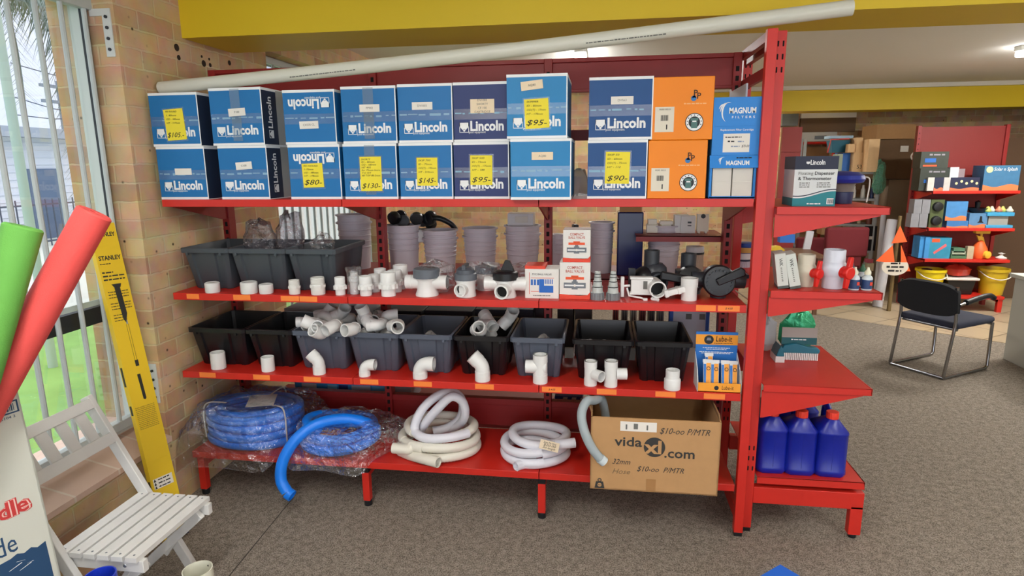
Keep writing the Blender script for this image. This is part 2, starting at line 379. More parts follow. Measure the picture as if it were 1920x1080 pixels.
# ---- lamps
def batten(x, y, label, length=1.22, rz=0, power=1):
    t = thing('fluorescent_light', label, 'ceiling light', (x, y, 2.65), rz, group='fluorescent ceiling lights')
    m_ = MB(); m_.box(-.05, .05, -length/2, length/2, -.04, -.001); m_.build('housing', mat('lamp_housing', '#E6E6E2', .5), t, bev=.006)
    m_ = MB(); m_.box(-.047, .047, -length/2+.01, length/2-.01, -.088, -.04); m_.build('diffuser', mat('lamp_diffuser', '#FFFFFF', .4, emit=30), t, bev=.012)
    ld = bpy.data.lights.new('tube_light', 'AREA'); ld.shape = 'RECTANGLE'; ld.size = .1; ld.size_y = length; ld.energy = BATTEN_W*power; ld.color = (1, .96, .88)
    lo = bpy.data.objects.new('tube_light', ld); COL.objects.link(lo); lo.parent = t; lo.location = (0, 0, -.095)
    return t
batten(1.87, 3.37, 'fluorescent ceiling light shining just above the red shelf back panel')
batten(6.19, 3.47, 'fluorescent ceiling light at the far right above the display rack', rz=pi/2, power=3)
batten(3.6, 6.85, 'unseen fluorescent light added between the far yellow beam and the back wall', rz=pi/2, power=.7)  # lamp added out of sight to brighten the back wall
for x, y in ((1.2, -2.2), (4.6, -2.2), (3.0, -4.4), (7.2, -.8), (6.8, 1.8)):  # out-of-view lamps added to light the front zone
    batten(x, y, 'unseen fluorescent light added in the front half of the shop', 1.5)
# fill lights added behind the camera, as if from an unseen shop front
for x in (1.5, 4.5, 7.5):
    ld = bpy.data.lights.new('front_fill_light', 'AREA'); ld.shape = 'RECTANGLE'; ld.size = 2.7; ld.size_y = 2.0; ld.energy = FRONT_FILL_W; ld.color = (.92, .96, 1)
    lo = bpy.data.objects.new('front_fill_light', ld); COL.objects.link(lo); lo.location = (x, -5.9, 1.4); lo.rotation_euler = (R(90), 0, 0)

# ============================================================ OUTSIDE THE WINDOW
b = MB(); b.box(-60, -.38, -30, 60, -.5, -.2); struct(b, 'lawn', mat('lawn_green', '#7FA560', .95, spec=.05, noise=.25, nscale=3), smooth=False)
b = MB(); b.box(-40, -4.75, -20, 50, -.2, -.18); struct(b, 'driveway', mat('concrete_drive', '#B9BDB6', .9, noise=.06), smooth=False)
SH = mat('shed_white', '#D5DAE2', .8)
t = thing('white_shed', 'white weatherboard shed with dark door seen outside the window', 'building', (-13, 9, -.2))
b = MB(); b.box(-4, 0, -9, 12, 0, 2.7)
for k in range(14): b.box(-.0, .02, -9, 12, .1+k*.19, .11+k*.19)
b.build('wall', SH, t, smooth=False)
b = MB(); b.box(-4.4, .5, -9.5, 12.5, 2.7, 2.95); b.build('roof', mat('shed_roof', '#9AA3B0', .6), t, smooth=False)
pd = P(50, 400, X=-13); pe = P(118, 400, X=-13)
b = MB(); b.box(.0, .06, pd.y-9, pe.y-9, 0, 1.9); b.build('roller_door', mat('shed_door', '#5C6C84', .6), t, smooth=False)
t = thing('iron_fence', 'dark iron picket fence on the far side of the driveway', 'fence', (-11.5, 6, -.18))
b = MB()
for k in range(90): b.box(-.01, .01, -8+k*.2, -8+k*.2+.025, 0, 1.15)
b.build('pickets', mat('iron', '#4A5260', .6), t, smooth=False)
b = MB(); b.box(-.012, .012, -8, 10, 1.0, 1.04); b.box(-.012, .012, -8, 10, .1, .14); b.build('rail', mat('iron'), t, smooth=False)
pp = P(28, 250, X=-3.2)
b = MB(); b.cyl((pp.x, pp.y, -.2), (pp.x, pp.y, 5), .042, .04, 12); tag(b.build('green_post', mat('post_green', '#A9BDB6', .6)), 'pale green metal post standing on the lawn outside the window', 'post')
pp = P(124, 250, X=-20)
b = MB(); b.cyl((pp.x, pp.y, -.2), (pp.x, pp.y, 5.2), .16, .12, 10)
for k, z in enumerate((4.9, 4.3)): b.box(pp.x-.06, pp.x+.06, pp.y-.9, pp.y+.9, z, z+.12)
tag(b.build('power_pole', mat('pole_grey', '#7C8792', .8)), 'distant grey power pole with crossarms outside the window', 'power pole')
for k, (y0, y1) in enumerate(((118, 150), (180, 215), (214, 222))):
    a, c = P(20, y0, X=-20), P(165, y1, X=-20); b = MB(); b.tube([a, (a+c)/2-Vector((0, 0, .1)), c], .02, 5)
    tag(b.build('power_line', mat('iron')), 'thin power line crossing the sky outside the window', 'power line', 'overhead power lines')
# palm with hanging fronds
pc = P(-20, -20, X=-5.5)
t = thing('palm_tree', 'palm tree with drooping grey green fronds outside the window', 'tree', (pc.x, pc.y, -.2)); H = pc.z+.2
b = MB(); b.tube([(-.3, -1.2, 0), (-.2, -1.0, H*.5), (0, -.2, H)], .2, 12, rad=[.26, .2, .18]); b.build('trunk', mat('palm_trunk', '#6F675C', .9), t)
PF = mat('palm_leaf', '#7D8A86', .8)
for k, (a, ln, dr) in enumerate(((80, 2.1, 1.15), (55, 1.7, 2.7), (100, 1.3, 2.3), (20, 1.6, 1.5), (130, 1.9, 1.0), (-20, 2.0, 1.6), (70, .9, 1.7))):
    b = MB(); pts = []
    for i in range(17):
        s_ = i/16; pts.append(Vector((cos(R(a))*ln*sin(s_*pi*.62), sin(R(a))*ln*sin(s_*pi*.62), H+.35*sin(s_*pi)-dr*s_**1.9*1.25)))
    b.tube(pts, .02, 5)
    for i in range(2, 17):
        for j in range(5):
            q = pts[i-1].lerp(pts[i], j/5)
            for sd in (-1, 1):
                ln2 = .55*(1-abs(i/16-.5)*.9)
                d = Vector((-sin(R(a))*sd*.30*random.uniform(.6, 1.3), cos(R(a))*sd*.30*random.uniform(.6, 1.3), -ln2*random.uniform(.7, 1.2)))
                e = Vector((d.y, -d.x, 0)); e = (e.normalized() if e.length > 0 else Vector((1, 0, 0)))*.013
                b.add([q-e, q+e, q+d], [(0, 1, 2)])
    b.build('frond', PF, t, smooth=False)
# ============================================================ RED SHELVING
ZT, ZM, ZL, ZB = 1.548, 1.096, .695, .26       # shelf tops
def slots(b, x, y, z0, z1, step=.0435, w_=.008, h_=.012, face='y'):
    z = z0
    while z < z1:
        if face == 'y': b.box(x-w_, x+w_, y-.0015, y+.004, z-h_, z+h_)
        else: b.box(x-.0015, x+.004, y-w_, y+w_, z-h_, z+h_)
        z += step
unit = thing('shelving_unit', 'long red metal shop shelving unit standing against the brick wall with three bays', 'shelving unit', (0, 0, 0))
SLOT = mat('slot_dark', '#120808', .9)
for x in (.015, .9, 1.8, 2.69):
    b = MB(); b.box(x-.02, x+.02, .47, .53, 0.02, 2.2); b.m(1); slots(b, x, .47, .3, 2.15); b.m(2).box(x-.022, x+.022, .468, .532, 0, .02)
    b.build('upright', [RED_SHADED, SLOT, BLACK], unit, bev=.002)
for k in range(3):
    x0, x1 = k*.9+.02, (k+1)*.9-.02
    b = MB(); b.box(x0, x1, .485, .497, 2.05, 2.18); b.box(x0, x1, .475, .52, 2.18, 2.2); b.box(x0, x1, .475, .52, 2.04, 2.055); b.build('top_panel', RED_SHADED, unit, bev=.002)
    b = MB(); b.box(x0, x1, .49, .51, 1.81, 1.862); b.build('rear_rail', RED_SHADED, unit, bev=.002)
    b = MB(); b.box(x0, x1, .49, .50, .27, .395); b.box(x0, x1, .478, .52, .395, .43); b.build('bottom_panel', RED_SHADED, unit, bev=.002)
def bracket(parent, x, z, y1=.47, h=.13, m=RED_SHADED, y0=.02):
    b = MB(); b.prism([(y0, z-.02), (y0, z-.034), (y1-.04, z-h), (y1, z-h), (y1, z-.02)], x-.004, x+.004, 'yz'); return b.build('bracket', m, parent, smooth=False)
XE = [0, .9, 1.8, 2.695]
tagsM = {0: [(351, 374), (438, 470), (527, 561), (562, 595)], 1: [], 2: [(1305, 1342), (1346, 1387)]}
tagsL = {0: [(376, 406), (476, 507), (570, 602)], 1: [(676, 710), (776, 810), (891, 926)], 2: [(1016, 1053), (1119, 1156), (1229, 1267), (1320, 1360)]}
for zt, y1, tg, pyl in ((ZT, .47, {}, 380), (ZM, .47, tagsM, 570), (ZL, .47, tagsL, 725), (ZB, .47, {}, 885)):
    for k in range(3):
        x0, x1 = XE[k]+.0015, XE[k+1]-.0015
        b = MB(); b.box(x0, x1, 0.012, y1, zt-.004, zt); b.box(x0, x1, 0, .014, zt-.031, zt); b.box(x0, x0+.003, .01, y1, zt-.03, zt-.001); b.box(x1-.003, x1, .01, y1, zt-.03, zt-.001)
        b.box(x0, x1, .0, .02, zt-.034, zt-.031)
        s_ = b.build('shelf' if zt != ZB else 'base_shelf', RED, unit, bev=.0015)
        for (p0, p1) in tg.get(k, []):
            py = pyl+(0 if k == 1 else -8 if k == 0 else 8)
            a, c = P(p0, py, Y=0).x, P(p1, py, Y=0).x
            t_ = card(s_, 'price_tag', a, c, zt-.028, zt-.003, ORTAG, y=-.0008)
            if p0 in (1346, 1016): lettering(t_, '£ 4.00'.replace('£', '$'), (a+c)/2, zt-.0155, .012, INK, y=-.0016, shear=.3)
    for x in (.0,) if zt == ZB else (.022, .9, 1.8, 2.672): bracket(unit, x if zt != ZB else .02, zt)
for x in (.02, .92, 1.81):
    b = MB(); b.box(x-.018, x+.018, .03, .066, .03, .225); b.box(x-.018, x+.018, .066, .5, .16, .228); b.m(1).cyl((x, .048, 0), (x, .048, .03), .02, n=12); b.box(x-.0185, x+.0185, .029, .067, .185, .225) if x > .5 else None
    b.build('foot', [RED, BLACK], unit, bev=.002)
# goods shelves on the rear side of the same unit
for z, d in ((1.10, 1.0), (.62, 1.0), (.26, 1.0), (1.33, .86)):
    for k in range(3):
        if z == 1.33 and k != 2: continue
        x0, x1 = XE[k]+.002, XE[k+1]-.002
        if z == 1.33: x0 = 2.25
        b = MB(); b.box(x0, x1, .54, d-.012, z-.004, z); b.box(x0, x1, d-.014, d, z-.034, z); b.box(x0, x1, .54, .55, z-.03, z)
        b.build('rear_shelf', RED_SHADED, unit, smooth=False)

# ---- end bay facing right
end = thing('end_shelving_unit', 'red metal end bay of the shelving with shelves facing right towards the chair', 'shelving unit', (2.7, 0, 0))
S1, S2, S3, S4 = 1.513, 1.158, .735, .285
def E(b): b.push(Matrix.Translation((-2.7, 0, 0))); return b
b = E(MB()); b.box(2.703, 2.743, 0, .035, .02, 2.21); b.m(1).box(2.705, 2.741, .002, .033, 0, .02); b.build('front_upright', [RED, BLACK], end, bev=.002)
for y in (.05, .62):
    b = E(MB()); b.box(2.747, 2.79, y, y+.045, .02, 2.21); b.m(1)
    for xx in (2.758, 2.778): slots(b, xx, y, 2.06, 2.18, .05, .0035, .011); slots(b, xx, y, .32, .43, .05, .0035, .011)
    b.box(2.749, 2.788, y+.002, y+.043, 0, .02); b.build('upright', [RED, SLOT, BLACK], end, bev=.002)
b = E(MB()); b.box(2.712, 2.735, .03, .53, 2.17, 2.21); b.build('top_rail', RED_SHADED, end, bev=.002)
b = E(MB()); b.box(2.715, 2.732, .03, .53, 2.03, 2.075); b.build('cross_rail', RED_SHADED, end, bev=.002)
b = E(MB()); b.box(2.712, 2.735, .03, .53, .06, .12); b.build('bottom_rail', RED, end, bev=.002)
for z in (2.16, 1.6): b = E(MB()); b.box(2.755, 2.78, .09, .63, z, z+.04); b.build('rear_rail', RED_SHADED, end, bev=.002)
for z, bz, x1 in ((S1, 1.385, 3.232), (S2, 1.042, 3.238), (S3, .577, 3.24)):
    b = E(MB()); b.box(2.792, x1, .02, .67, z-.005, z); b.box(2.792, x1, .02, .025, z-.032, z); b.box(2.792, x1, .665, .67, z-.032, z); b.box(x1-.006, x1, .02, .67, z-.03, z)
    b.build('shelf', RED, end, bev=.0015)
    for y in (.032, .64):
        b = E(MB()); b.prism([(2.79, z-.03), (2.79, bz), (2.80, bz), (x1-.03, z-.038), (x1-.03, z-.03)], y, y+.006, 'xz'); b.build('bracket', RED, end, smooth=False)
b = E(MB()); b.box(2.8, 3.262, .045, .67, S4-.005, S4); b.box(2.8, 3.262, .045, .05, S4-.036, S4); b.box(3.256, 3.262, .045, .67, S4-.036, S4); b.build('base_shelf', RED, end, bev=.0015)
for y in (.05, .6):
    b = E(MB()); b.box(2.79, 3.268, y, y+.04, .148, .228); b.box(3.215, 3.268, y, y+.04, .02, .16); b.m(1).cyl((3.24, y+.02, 0), (3.24, y+.02, .02), .018, n=12); b.build('leg_frame', [RED, BLACK], end, bev=.002)
b = E(MB()); b.box(3.215, 3.262, .09, .6, .17, .222); b.build('cross_beam', RED_SHADED, end, smooth=False)
# board tucked behind the end frame, top right
b = MB(); b.box(2.66, 2.667, .12, .46, ZT, 2.02); tag(b.build('white_board', mat('white_board', '#C9CBD6', .6), smooth=False), 'blank white board standing upright behind the blue filter cartons', 'board')
for i, (px, c, lb) in enumerate(((1311, '#D9C44A', 'yellow card strip standing between the orange carton and back panel'), (1366-12, '#D99A3A', 'amber card strip standing behind the blue filter cartons'), (1376, '#DCDCE0', 'white card strip standing behind the blue filter cartons'))):
    x = P(px+(30 if i == 0 else 2), 170, Y=.42).x; b = MB(); b.box(x-.012, x+.012, .415, .425, ZT, 1.99); tag(b.build('card_strip', mat('card_strip_%d' % i, c, .6), smooth=False), lb, 'card')
# ---- long pipe lying over the top
b = MB(); pa, pb = Vector((-.035, .135, 2.072)), Vector((3.006, 0.0, 2.273)); dn = (pb-pa).normalized()
b.pipe([pa+dn*(pb-pa).length*i/12-Vector((0, 0, .012*sin(pi*i/12))) for i in range(13)], .0295, .003, 24)
pipe = tag(b.build('pvc_pipe', mat('pipe_white', '#D3D3C6', .4)), 'long white plastic pipe lying slanted across the top of the red shelving', 'pipe')
for f_, s_ in ((.28, 'PVC-U PRESSURE PIPE 50 PN 12  AS/NZS 1477'), (.72, 'PVC-U PRESSURE PIPE 50 PN 12  AS/NZS 1477')):
    q = pa.lerp(pb, f_)
    M_ = Matrix((dn, Vector((0, -.45, .9)).normalized(), dn.cross(Vector((0, -.45, .9)).normalized()))).transposed().to_4x4()
    nrm = dn.cross(Vector((0, -.45, .9)).normalized())
    greek(pipe, [(-.16, .16, 0)], .005, mat('grey_ink', '#6A6A66', .8), y=-.0005, at=q-Vector((0, 0, .012*sin(pi*f_)))+nrm*.0296, base=M_, name='printing')
# ============================================================ CARTONS ON THE TOP SHELF
BL = {'mid': mat('carton_blue', '#0C6CAA', .55, noise=.06, nscale=8), 'navy': mat('carton_navy', '#1F3168', .55, noise=.06, nscale=8), 'teal': mat('carton_light_blue', '#187DB6', .55, noise=.06, nscale=8), 'deep': mat('carton_deep_blue', '#124A84', .55, noise=.06, nscale=8), 'dark': mat('carton_side_navy', '#14263F', .6)}
TAPED = clear_mat('brown_clear_tape', gloss=.04, rough=.25, body=.14, bodycol=(.25, .4, .5, 1))
def logo(parent, x, z, s, y=-.001, flip=False):
    b = MB(); k = -1 if flip else 1
    def q(poly): b.prism([(x+k*px*s, z+k*pz*s) for px, pz in poly], y-.0004, y+.0004, 'xz')
    t = .06
    q([(-.5, -.5), (.5, -.5), (.5, -.5+t), (-.5, -.5+t)]); q([(-.5, -.5), (-.5+t, -.5), (-.5+t, .5), (-.5, .5)]); q([(.5-t, -.5), (.5, -.5), (.5, .5), (.5-t, .5)])
    q([(-.5, .5), (-.5, .12), (-.15, -.25), (0, -.12), (.15, -.25), (.5, .12), (.5, .5)]); q([(-.14, -.3), (0, -.42), (.14, -.3), (0, -.17)])
    return b.build('logo', WHITE, parent, smooth=False)
NOTE = {'105': ['MX1 ROUND', 'ID - 80mm', 'OD - 185mm', 'HT - 220mm'], 'x': []}
def note(parent, x0, x1, z0, z1, lines, price, tilt=0, sleeve=True):
    if sleeve: card(parent, 'plastic_sleeve', x0-.006, x1+.006, z0-.008, z1+.006, TAPE, y=-.0012, tilt=tilt)
    n_ = card(parent, 'price_note', x0, x1, z0, z1, YNOTE, y=-.0022, tilt=tilt); cx = (x0+x1)/2; h = z1-z0
    for i, l in enumerate(lines):
        zz = z1-.012-i*min(.017, h*.55/max(1, len(lines)))
        lettering(n_, l, x0+.007-sin(tilt)*(zz-(z0+z1)/2)*0, zz, .011, INK, y=-.003, w=min(x1-x0-.014, .006*len(l)+.008), align='LEFT', shear=.2, name='handwriting')
    if price: lettering(n_, price, cx-.003, z0+.022, .032, INK, y=-.003, w=(x1-x0)*.86, shear=.3, name='handwritten_price')
def seam(parent, z, w_, seed):
    rnd = random.Random(seed); b = MB(); b.box(-w_/2+.003, w_/2-.003, -.0013, -.0007, z-.022, z+.022); b.build('tape', TAPE, parent, smooth=False)
    b = MB(); x = -w_/2+.006
    while x < w_/2-.02:
        l = rnd.uniform(.01, .05); b.box(x, min(x+l, w_/2-.004), -.0017, -.0013, z+rnd.uniform(-.003, .004), z+rnd.uniform(.005, .008)); x += l+rnd.uniform(.002, .02)
    b.build('tape_crease', mat('tape_crease', '#7FA9C4', .4), parent, smooth=False)
def carton(px0, px1, z0, z1, col, label, seed, y=.02, rz=0, depth=.34, flip=False, logo_on=True, sticker=None, notes=None, wide_tape=False, side=None, group='blue cartons on the top shelf', py=375):
    xa, xb = P(px0, py, Y=y).x, P(px1, py, Y=y).x; w_ = xb-xa; h = z1-z0-.001
    t = thing('cardboard_box', label, 'cardboard box', ((xa+xb)/2, y, z0), rz, group)
    b = MB(); b.box(-w_/2, w_/2, 0, depth, 0, h, taper=0)
    b.m(1).box(-w_/2-.0008, w_/2+.0008, -.0006, depth, h-.011, h+.0006); b.box(-w_/2-.0008, w_/2+.0008, -.0006, depth, .0002, .011)
    b.box(w_/2-.004, w_/2+.0008, -.0007, .0, 0, h); b.m(0)
    b.box(-w_/2, w_/2-.004, -.0004, 0, h*.46, h*.46+.001)
    if side is not None: b.m(2).box(w_/2, w_/2+.001, .0, depth*.33, .004, h-.012); b.m(3).box(w_/2, w_/2+.001, depth*.33, depth, .004, h-.004)
    b.build('body', [BL[col], WHITE, BL['dark'], mat('carton_grey_side', '#A8AAA6', .7)], t, smooth=False)
    if logo_on:
        if not flip:
            logo(t, -w_*.315, h*.245, .042); lettering(t, 'Lincoln', w_*.095, h*.262, .058, WHITE, w=w_*.60, bold=.034); lettering(t, 'pool equipment', -w_*.08, h*.165, .014, WHITE, w=w_*.30)
        else:
            logo(t, w_*.315, h*.765, .042, flip=True); lettering(t, 'Lincoln', -w_*.10, h*.75, .058, WHITE, w=w_*.60, bold=.034, rot=pi); lettering(t, 'pool equipment', w_*.08, h*.85, .014, WHITE, w=w_*.30, rot=pi)
    if side:
        lettering(t, 'Lincoln', 0, 0, .05, WHITE, w=h*.55, bold=.02, rot=pi/2, base=SIDE, at=(w_/2+.0016, depth*.165, h*.58))
        o_ = logo(t, 0, 0, .036); o_.data.transform(Matrix.Translation((w_/2+.0016, depth*.165, h*.2)) @ Matrix.Rotation(pi/2, 4, 'Z') @ Matrix.Rotation(pi/2, 4, 'Y'))
    seam(t, h*.47, w_, seed)
    if wide_tape: b = MB(); b.box(-.024, .024, -.0022, -.0017, .02, h-.005); b.build('tape', TAPED, t, smooth=False)
    if sticker:
        fx, fz, sw, sh, txt, tl, cm = sticker; cx, cz = -w_/2+fx*w_, fz*h
        s_ = card(t, 'sticker', cx-sw/2, cx+sw/2, cz-sh/2, cz+sh/2, cm, y=-.0026, tilt=tl)
        for i, l in enumerate(txt): lettering(s_, l, cx, cz+(len(txt)-1)*.008-i*.016, .013, mat('grey_ink', '#6A6A66', .8), y=-.0034, rot=-tl)
    for nn in notes or []:
        fx0, fx1, fz0, fz1, lines, price, tl = nn; note(t, -w_/2+fx0*w_, -w_/2+fx1*w_, fz0*h, fz1*h, lines, price, tl)
    return t
H1, H2, H3 = ZT, 1.794, 2.036
B = BL
carton(303.7, 392, H1, H2, 'mid', 'lower blue carton at the wall end of the top shelf', 1, side=False, sticker=(.53, .53, .085, .03, [], 0, PAPER))
carton(301, 389, H2, H3, 'mid', 'upper blue carton at the wall end with a yellow $105 note', 2, side=False, notes=[(.3, .7, .12, .7, ['MX ROUND', '1. 80mm', 'OD - 185mm', 'HT - 117mm'], '$105.-', -.06)])
carton(416.5, 508, H1, H2, 'mid', 'lower blue carton second from the brick wall showing its navy side', 3, rz=-.03, side=True, depth=.36, sticker=(.52, .63, .082, .034, ['C100'], -.06, PAPER))
carton(410, 507, H2, H3+.014, 'mid', 'upper blue carton second from the brick wall, turned with its navy side showing', 4, rz=-.04, side=True, depth=.36, wide_tape=True, sticker=(.52, .58, .085, .034, ['P100'], -.05, PAPER))
carton(547, 642, H1, H2, 'mid', 'lower upside down blue carton with a yellow $80 note', 5, flip=True, notes=[(.26, .66, .22, .66, ['MX 3 ROUND', '1-70mm', 'OD - 185mm', 'HT - 178mm'], '$80-', -.03)])
carton(545, 639, H2, H3-.004, 'mid', 'upper upside down blue carton with only a small cream label', 6, flip=True, sticker=(.48, .36, .09, .033, ['CX570 CL'], -.02, PAPER))
carton(648.5, 747, H1, H2, 'mid', 'lower blue carton with a long yellow note priced $130', 7, wide_tape=True, notes=[(.31, .71, .15, .77, ['SHORTY', 'ID - 80mm', 'OD - 185mm', 'HT 405', 'for 75mm bore', 'TO FIT', '40 TOP 80-3mm'], '$130-', 0)])
carton(651, 750, H2, H3+.004, 'mid', 'upper blue carton with a small cream label, on the $130 note carton', 8, wide_tape=True, sticker=(.52, .62, .092, .032, ['PP902'], 0, PAPER))
carton(752, 850, H1, H2, 'mid', 'lower blue carton with a small yellow note priced $145', 9, notes=[(.33, .72, .24, .74, ['SKIP 700', 'ID - 73mm', 'OD(T) - 195mm', 'HT - 210mm'], '$145-', .01)])
carton(754, 853, H2, H3+.007, 'mid', 'upper blue carton with white DV1003 label, on the $145 note carton', 10, sticker=(.45, .63, .092, .032, ['DV1003'], 0, PAPER))
carton(853, 955, H1, H2, 'navy', 'lower navy carton with a yellow note priced $95', 11, notes=[(.30, .70, .25, .77, ['SKIP 500', 'ID - 73mm', 'OD(T) - 175mm', 'HT - 180'], '$95-', .01)])
carton(855, 957, H2, H3+.008, 'navy', 'upper plain navy carton with four line white label', 12, sticker=(.52, .6, .105, .058, ['DV1003', 'SHORTY', 'CF 100', 'CARTRIDGE'], 0, CREAMP))
carton(958, 1070, H1-.0, H2+.008, 'teal', 'lower light blue carton overhanging the shelf edge with a cream AQ80 label', 13, y=-.045, sticker=(.53, .72, .09, .032, ['AQ80'], 0, CREAMP), py=380)
carton(951, 1063, H2+.009, H3+.028, 'teal', 'upper light blue carton with a yellow $95 note and tilted AQ80 label', 14, y=-.02, sticker=(.42, .83, .092, .036, ['AQ80'], -.1, CREAMP), notes=[(.30, .70, .16, .62, ['SKIMMER', 'ID - 80mm', 'OD(T) - 17mm', 'HT - 178mm'], '$95-', -.05)], py=262)
carton(1101, 1211, H1, H2, 'deep', 'lower deep blue carton with a yellow $90 note beside the orange cartons', 15, notes=[(.30, .71, .26, .8, ['SKIP 50', 'ID - 60mm', 'OD(T) - 75mm', 'HT - 112'], '$90-', .02)])
carton(1102, 1218, H2, H3+.012, 'deep', 'upper deep blue carton with a white DV563 label beside the orange cartons', 16, sticker=(.52, .63, .092, .032, ['DV563'], 0, PAPER))
ORC = mat('carton_orange', '#EE860A', .55, noise=.05, nscale=9)
def orange(px0, px1, z0, z1, label):
    xa, xb = P(px0, 375, Y=.02).x, P(px1, 375, Y=.02).x; w_, h = xb-xa, z1-z0-.001
    t = thing('cardboard_box', label, 'cardboard box', ((xa+xb)/2, .02, z0), 0, 'orange cartons on the top shelf')
    b = MB(); b.box(-w_/2, w_/2, 0, .33, 0, h); b.build('body', ORC, t, bev=.003)
    s_ = card(t, 'barcode_label', -w_*.44, -w_*.13, h*.13, h*.53, mat('label_cream_white', '#DDD6C4', .7))
    lettering(s_, '30202 30213', -w_*.285, h*.49, .009, INK, y=-.0014, w=w_*.18); bc = MB(); rnd = random.Random(3); x = -w_*.345
    while x < -w_*.225: ww = rnd.choice((.001, .0016, .0024)); bc.box(x, x+ww, -.0016, -.001, h*.31, h*.40); x += ww+.0013
    bc.box(-w_*.255, -w_*.235, -.0016, -.001, h*.17, h*.25); bc.build('barcode', mat('grey_dark_ink', '#3A3A3A', .8), s_, smooth=False)
    # drop and twin letter mark
    lg = MB(); lg.lathe([(.0, -.0004), (.011, -.0004), (.011, .0004), (0, .0004)], 20, (w_*.175, -.001, h*.655), (0, -1, 0)); lg.prism([(w_*.175-.009, h*.665), (w_*.175+.009, h*.665), (w_*.19, h*.72)], -.0014, -.0006, 'xz')
    lg.build('logo', mat('drop_blue', '#2B77B8', .5), t, smooth=False)
    lettering(t, 'P', w_*.20, h*.735, .034, mat('dark_brown_ink', '#3A2110', .7), y=-.0016, bold=.01); lettering(t, 'P', w_*.255, h*.69, .034, mat('dark_brown_ink'), y=-.0016, bold=.01)
    greek(t, [(w_*.02, w_*.38, h*.575)], .005, mat('pale_orange_ink', '#EFB27A', .7))
    # round pump badge
    q = MB(); c = (w_*.2, -.001, h*.28)
    q.lathe([(0, -.0003), (.0365, -.0003), (.0365, .0003), (0, .0003)], 36, c, (0, -1, 0)); q.m(1).lathe([(.023, -.0004), (.0335, -.0004), (.0335, .0006), (.023, .0006)], 36, c, (0, -1, 0), close=True)
    q.m(2).box(c[0]-.012, c[0]+.012, -.0022, -.0014, c[2]-.024, c[2]+.002); q.box(c[0]-.015, c[0]+.015, -.0022, -.0014, c[2]+.006, c[2]+.016); q.m(1).box(c[0]-.008, c[0]+.008, -.0026, -.0022, c[2]+.0, c[2]+.006)
    q.build('badge', [mat('badge_black', '#1C2226', .6), WHITE, mat('badge_teal', '#4E7470', .6)], t, smooth=False)
    for i in range(9):
        a = R(200-i*27.5); greek(t, [(c[0]+.028*cos(a)-.002, c[0]+.028*cos(a)+.002, c[2]+.028*sin(a))], .004, INK, y=-.0026)
    return t
orange(1213, 1322, H1, H2-.004, 'lower orange carton with pump badge, beside the blue filter cartons')
orange(1216, 1329, H2-.004, H3+.006, 'upper orange carton with pump badge, stacked on another')
MAG = mat('carton_bright_blue', '#1E7FD0', .5, noise=.05, nscale=9)
def swoosh(t, cx, cz, s, y=-.0012):
    b = MB()
    for k, (r, a0, a1, th, dx, dz) in enumerate(((1.0, 70, 250, .14, 0, 0), (.78, 75, 190, .12, -.25, .12), (.62, 85, 170, .10, -.48, .18))):
        n = 14; po, pi_ = [], []
        for i in range(n+1):
            a = R(a0+(a1-a0)*i/n); tt = th*sin(pi*i/n)**.7+.005
            po.append((cx+s*(dx+.55+r*.62*cos(a)), cz+s*(dz+r*.9*sin(a)))); pi_.append((cx+s*(dx+.55+(r*.62-tt)*cos(a)), cz+s*(dz+(r*.9-tt*.7)*sin(a))))
        for i in range(n): b.prism([po[i], po[i+1], pi_[i+1], pi_[i]], y-.0003, y+.0003, 'xz')
    return b.build('logo', WHITE, t, smooth=False)
xa, xb = P(1328, 373, Y=.02).x, P(1421, 373, Y=.02).x; xb = min(xb, 2.70); wm = xb-xa
t = thing('cardboard_box', 'lower open bright blue carton holding white inner boxes, beside the end post', 'cardboard box', ((xa+xb)/2, .02, ZT), 0, 'bright blue filter cartons')
h = .176; b = MB(); w_ = wm/2
b.box(-w_, -w_+.01, 0, .2, 0, h); b.box(w_-.01, w_, 0, .2, 0, h); b.box(-w_, w_, .19, .2, 0, h); b.box(-w_, w_, 0, .2, 0, .008); b.box(-w_, w_, 0, .004, 0, .01); b.box(-w_, w_, 0, .2, h-.004, h); b.build('body', MAG, t, bev=.002)
b = MB(); b.push(Matrix.Translation((0, 0, h)) @ Matrix.Rotation(R(-14), 4, 'X')); b.box(-w_-.003, w_+.004, -.002, .0015, -.052, 0); b.pop(); fl = b.build('front_flap', MAG, t, smooth=False)
swoosh(fl, -.055, h-.027, .024, y=-.0105); lettering(fl, 'MAGNUM', .015, h-.031, .026, WHITE, y=-.0106, w=.092, bold=.03, base=Matrix.Rotation(pi/2-R(14), 4, 'X')); greek(fl, [(.01, .07, h-.009)], .005, INK, y=-.0062)
for i, (x0, x1, lb) in enumerate(((-w_+.013, -.004, 'white inner box in the open blue carton, on the side of the orange cartons'), (.0005, w_-.013, 'white inner box in the open blue carton, on the side of the end post'))):
    b = MB(); b.box((xa+xb)/2+x0, (xa+xb)/2+x1, .023, .20, ZT+.009, ZT+.165); b.box((xa+xb)/2+x0+.002, (xa+xb)/2+x1-.002, .0215, .0235, ZT+.009, ZT+.07)
    tag(b.build('filter_box', mat('inner_box_white', '#C9CDD0' if i else '#CFCBC2', .65), bev=.0015), lb, 'box', 'white boxes in the open carton')
t = thing('cardboard_box', 'upper bright blue carton with white filter cartridge label beside the end post', 'cardboard box', ((xa+xb)/2+.006, .02, ZT+h+.001), 0, 'bright blue filter cartons')
h2 = 1.955-ZT-h; b = MB(); b.box(-w_-.003, w_-.001, 0, .2, 0, h2); b.box(-w_-.003, w_-.001, -.0006, 0, h2*.50, h2*.505); b.build('body', MAG, t, bev=.003)
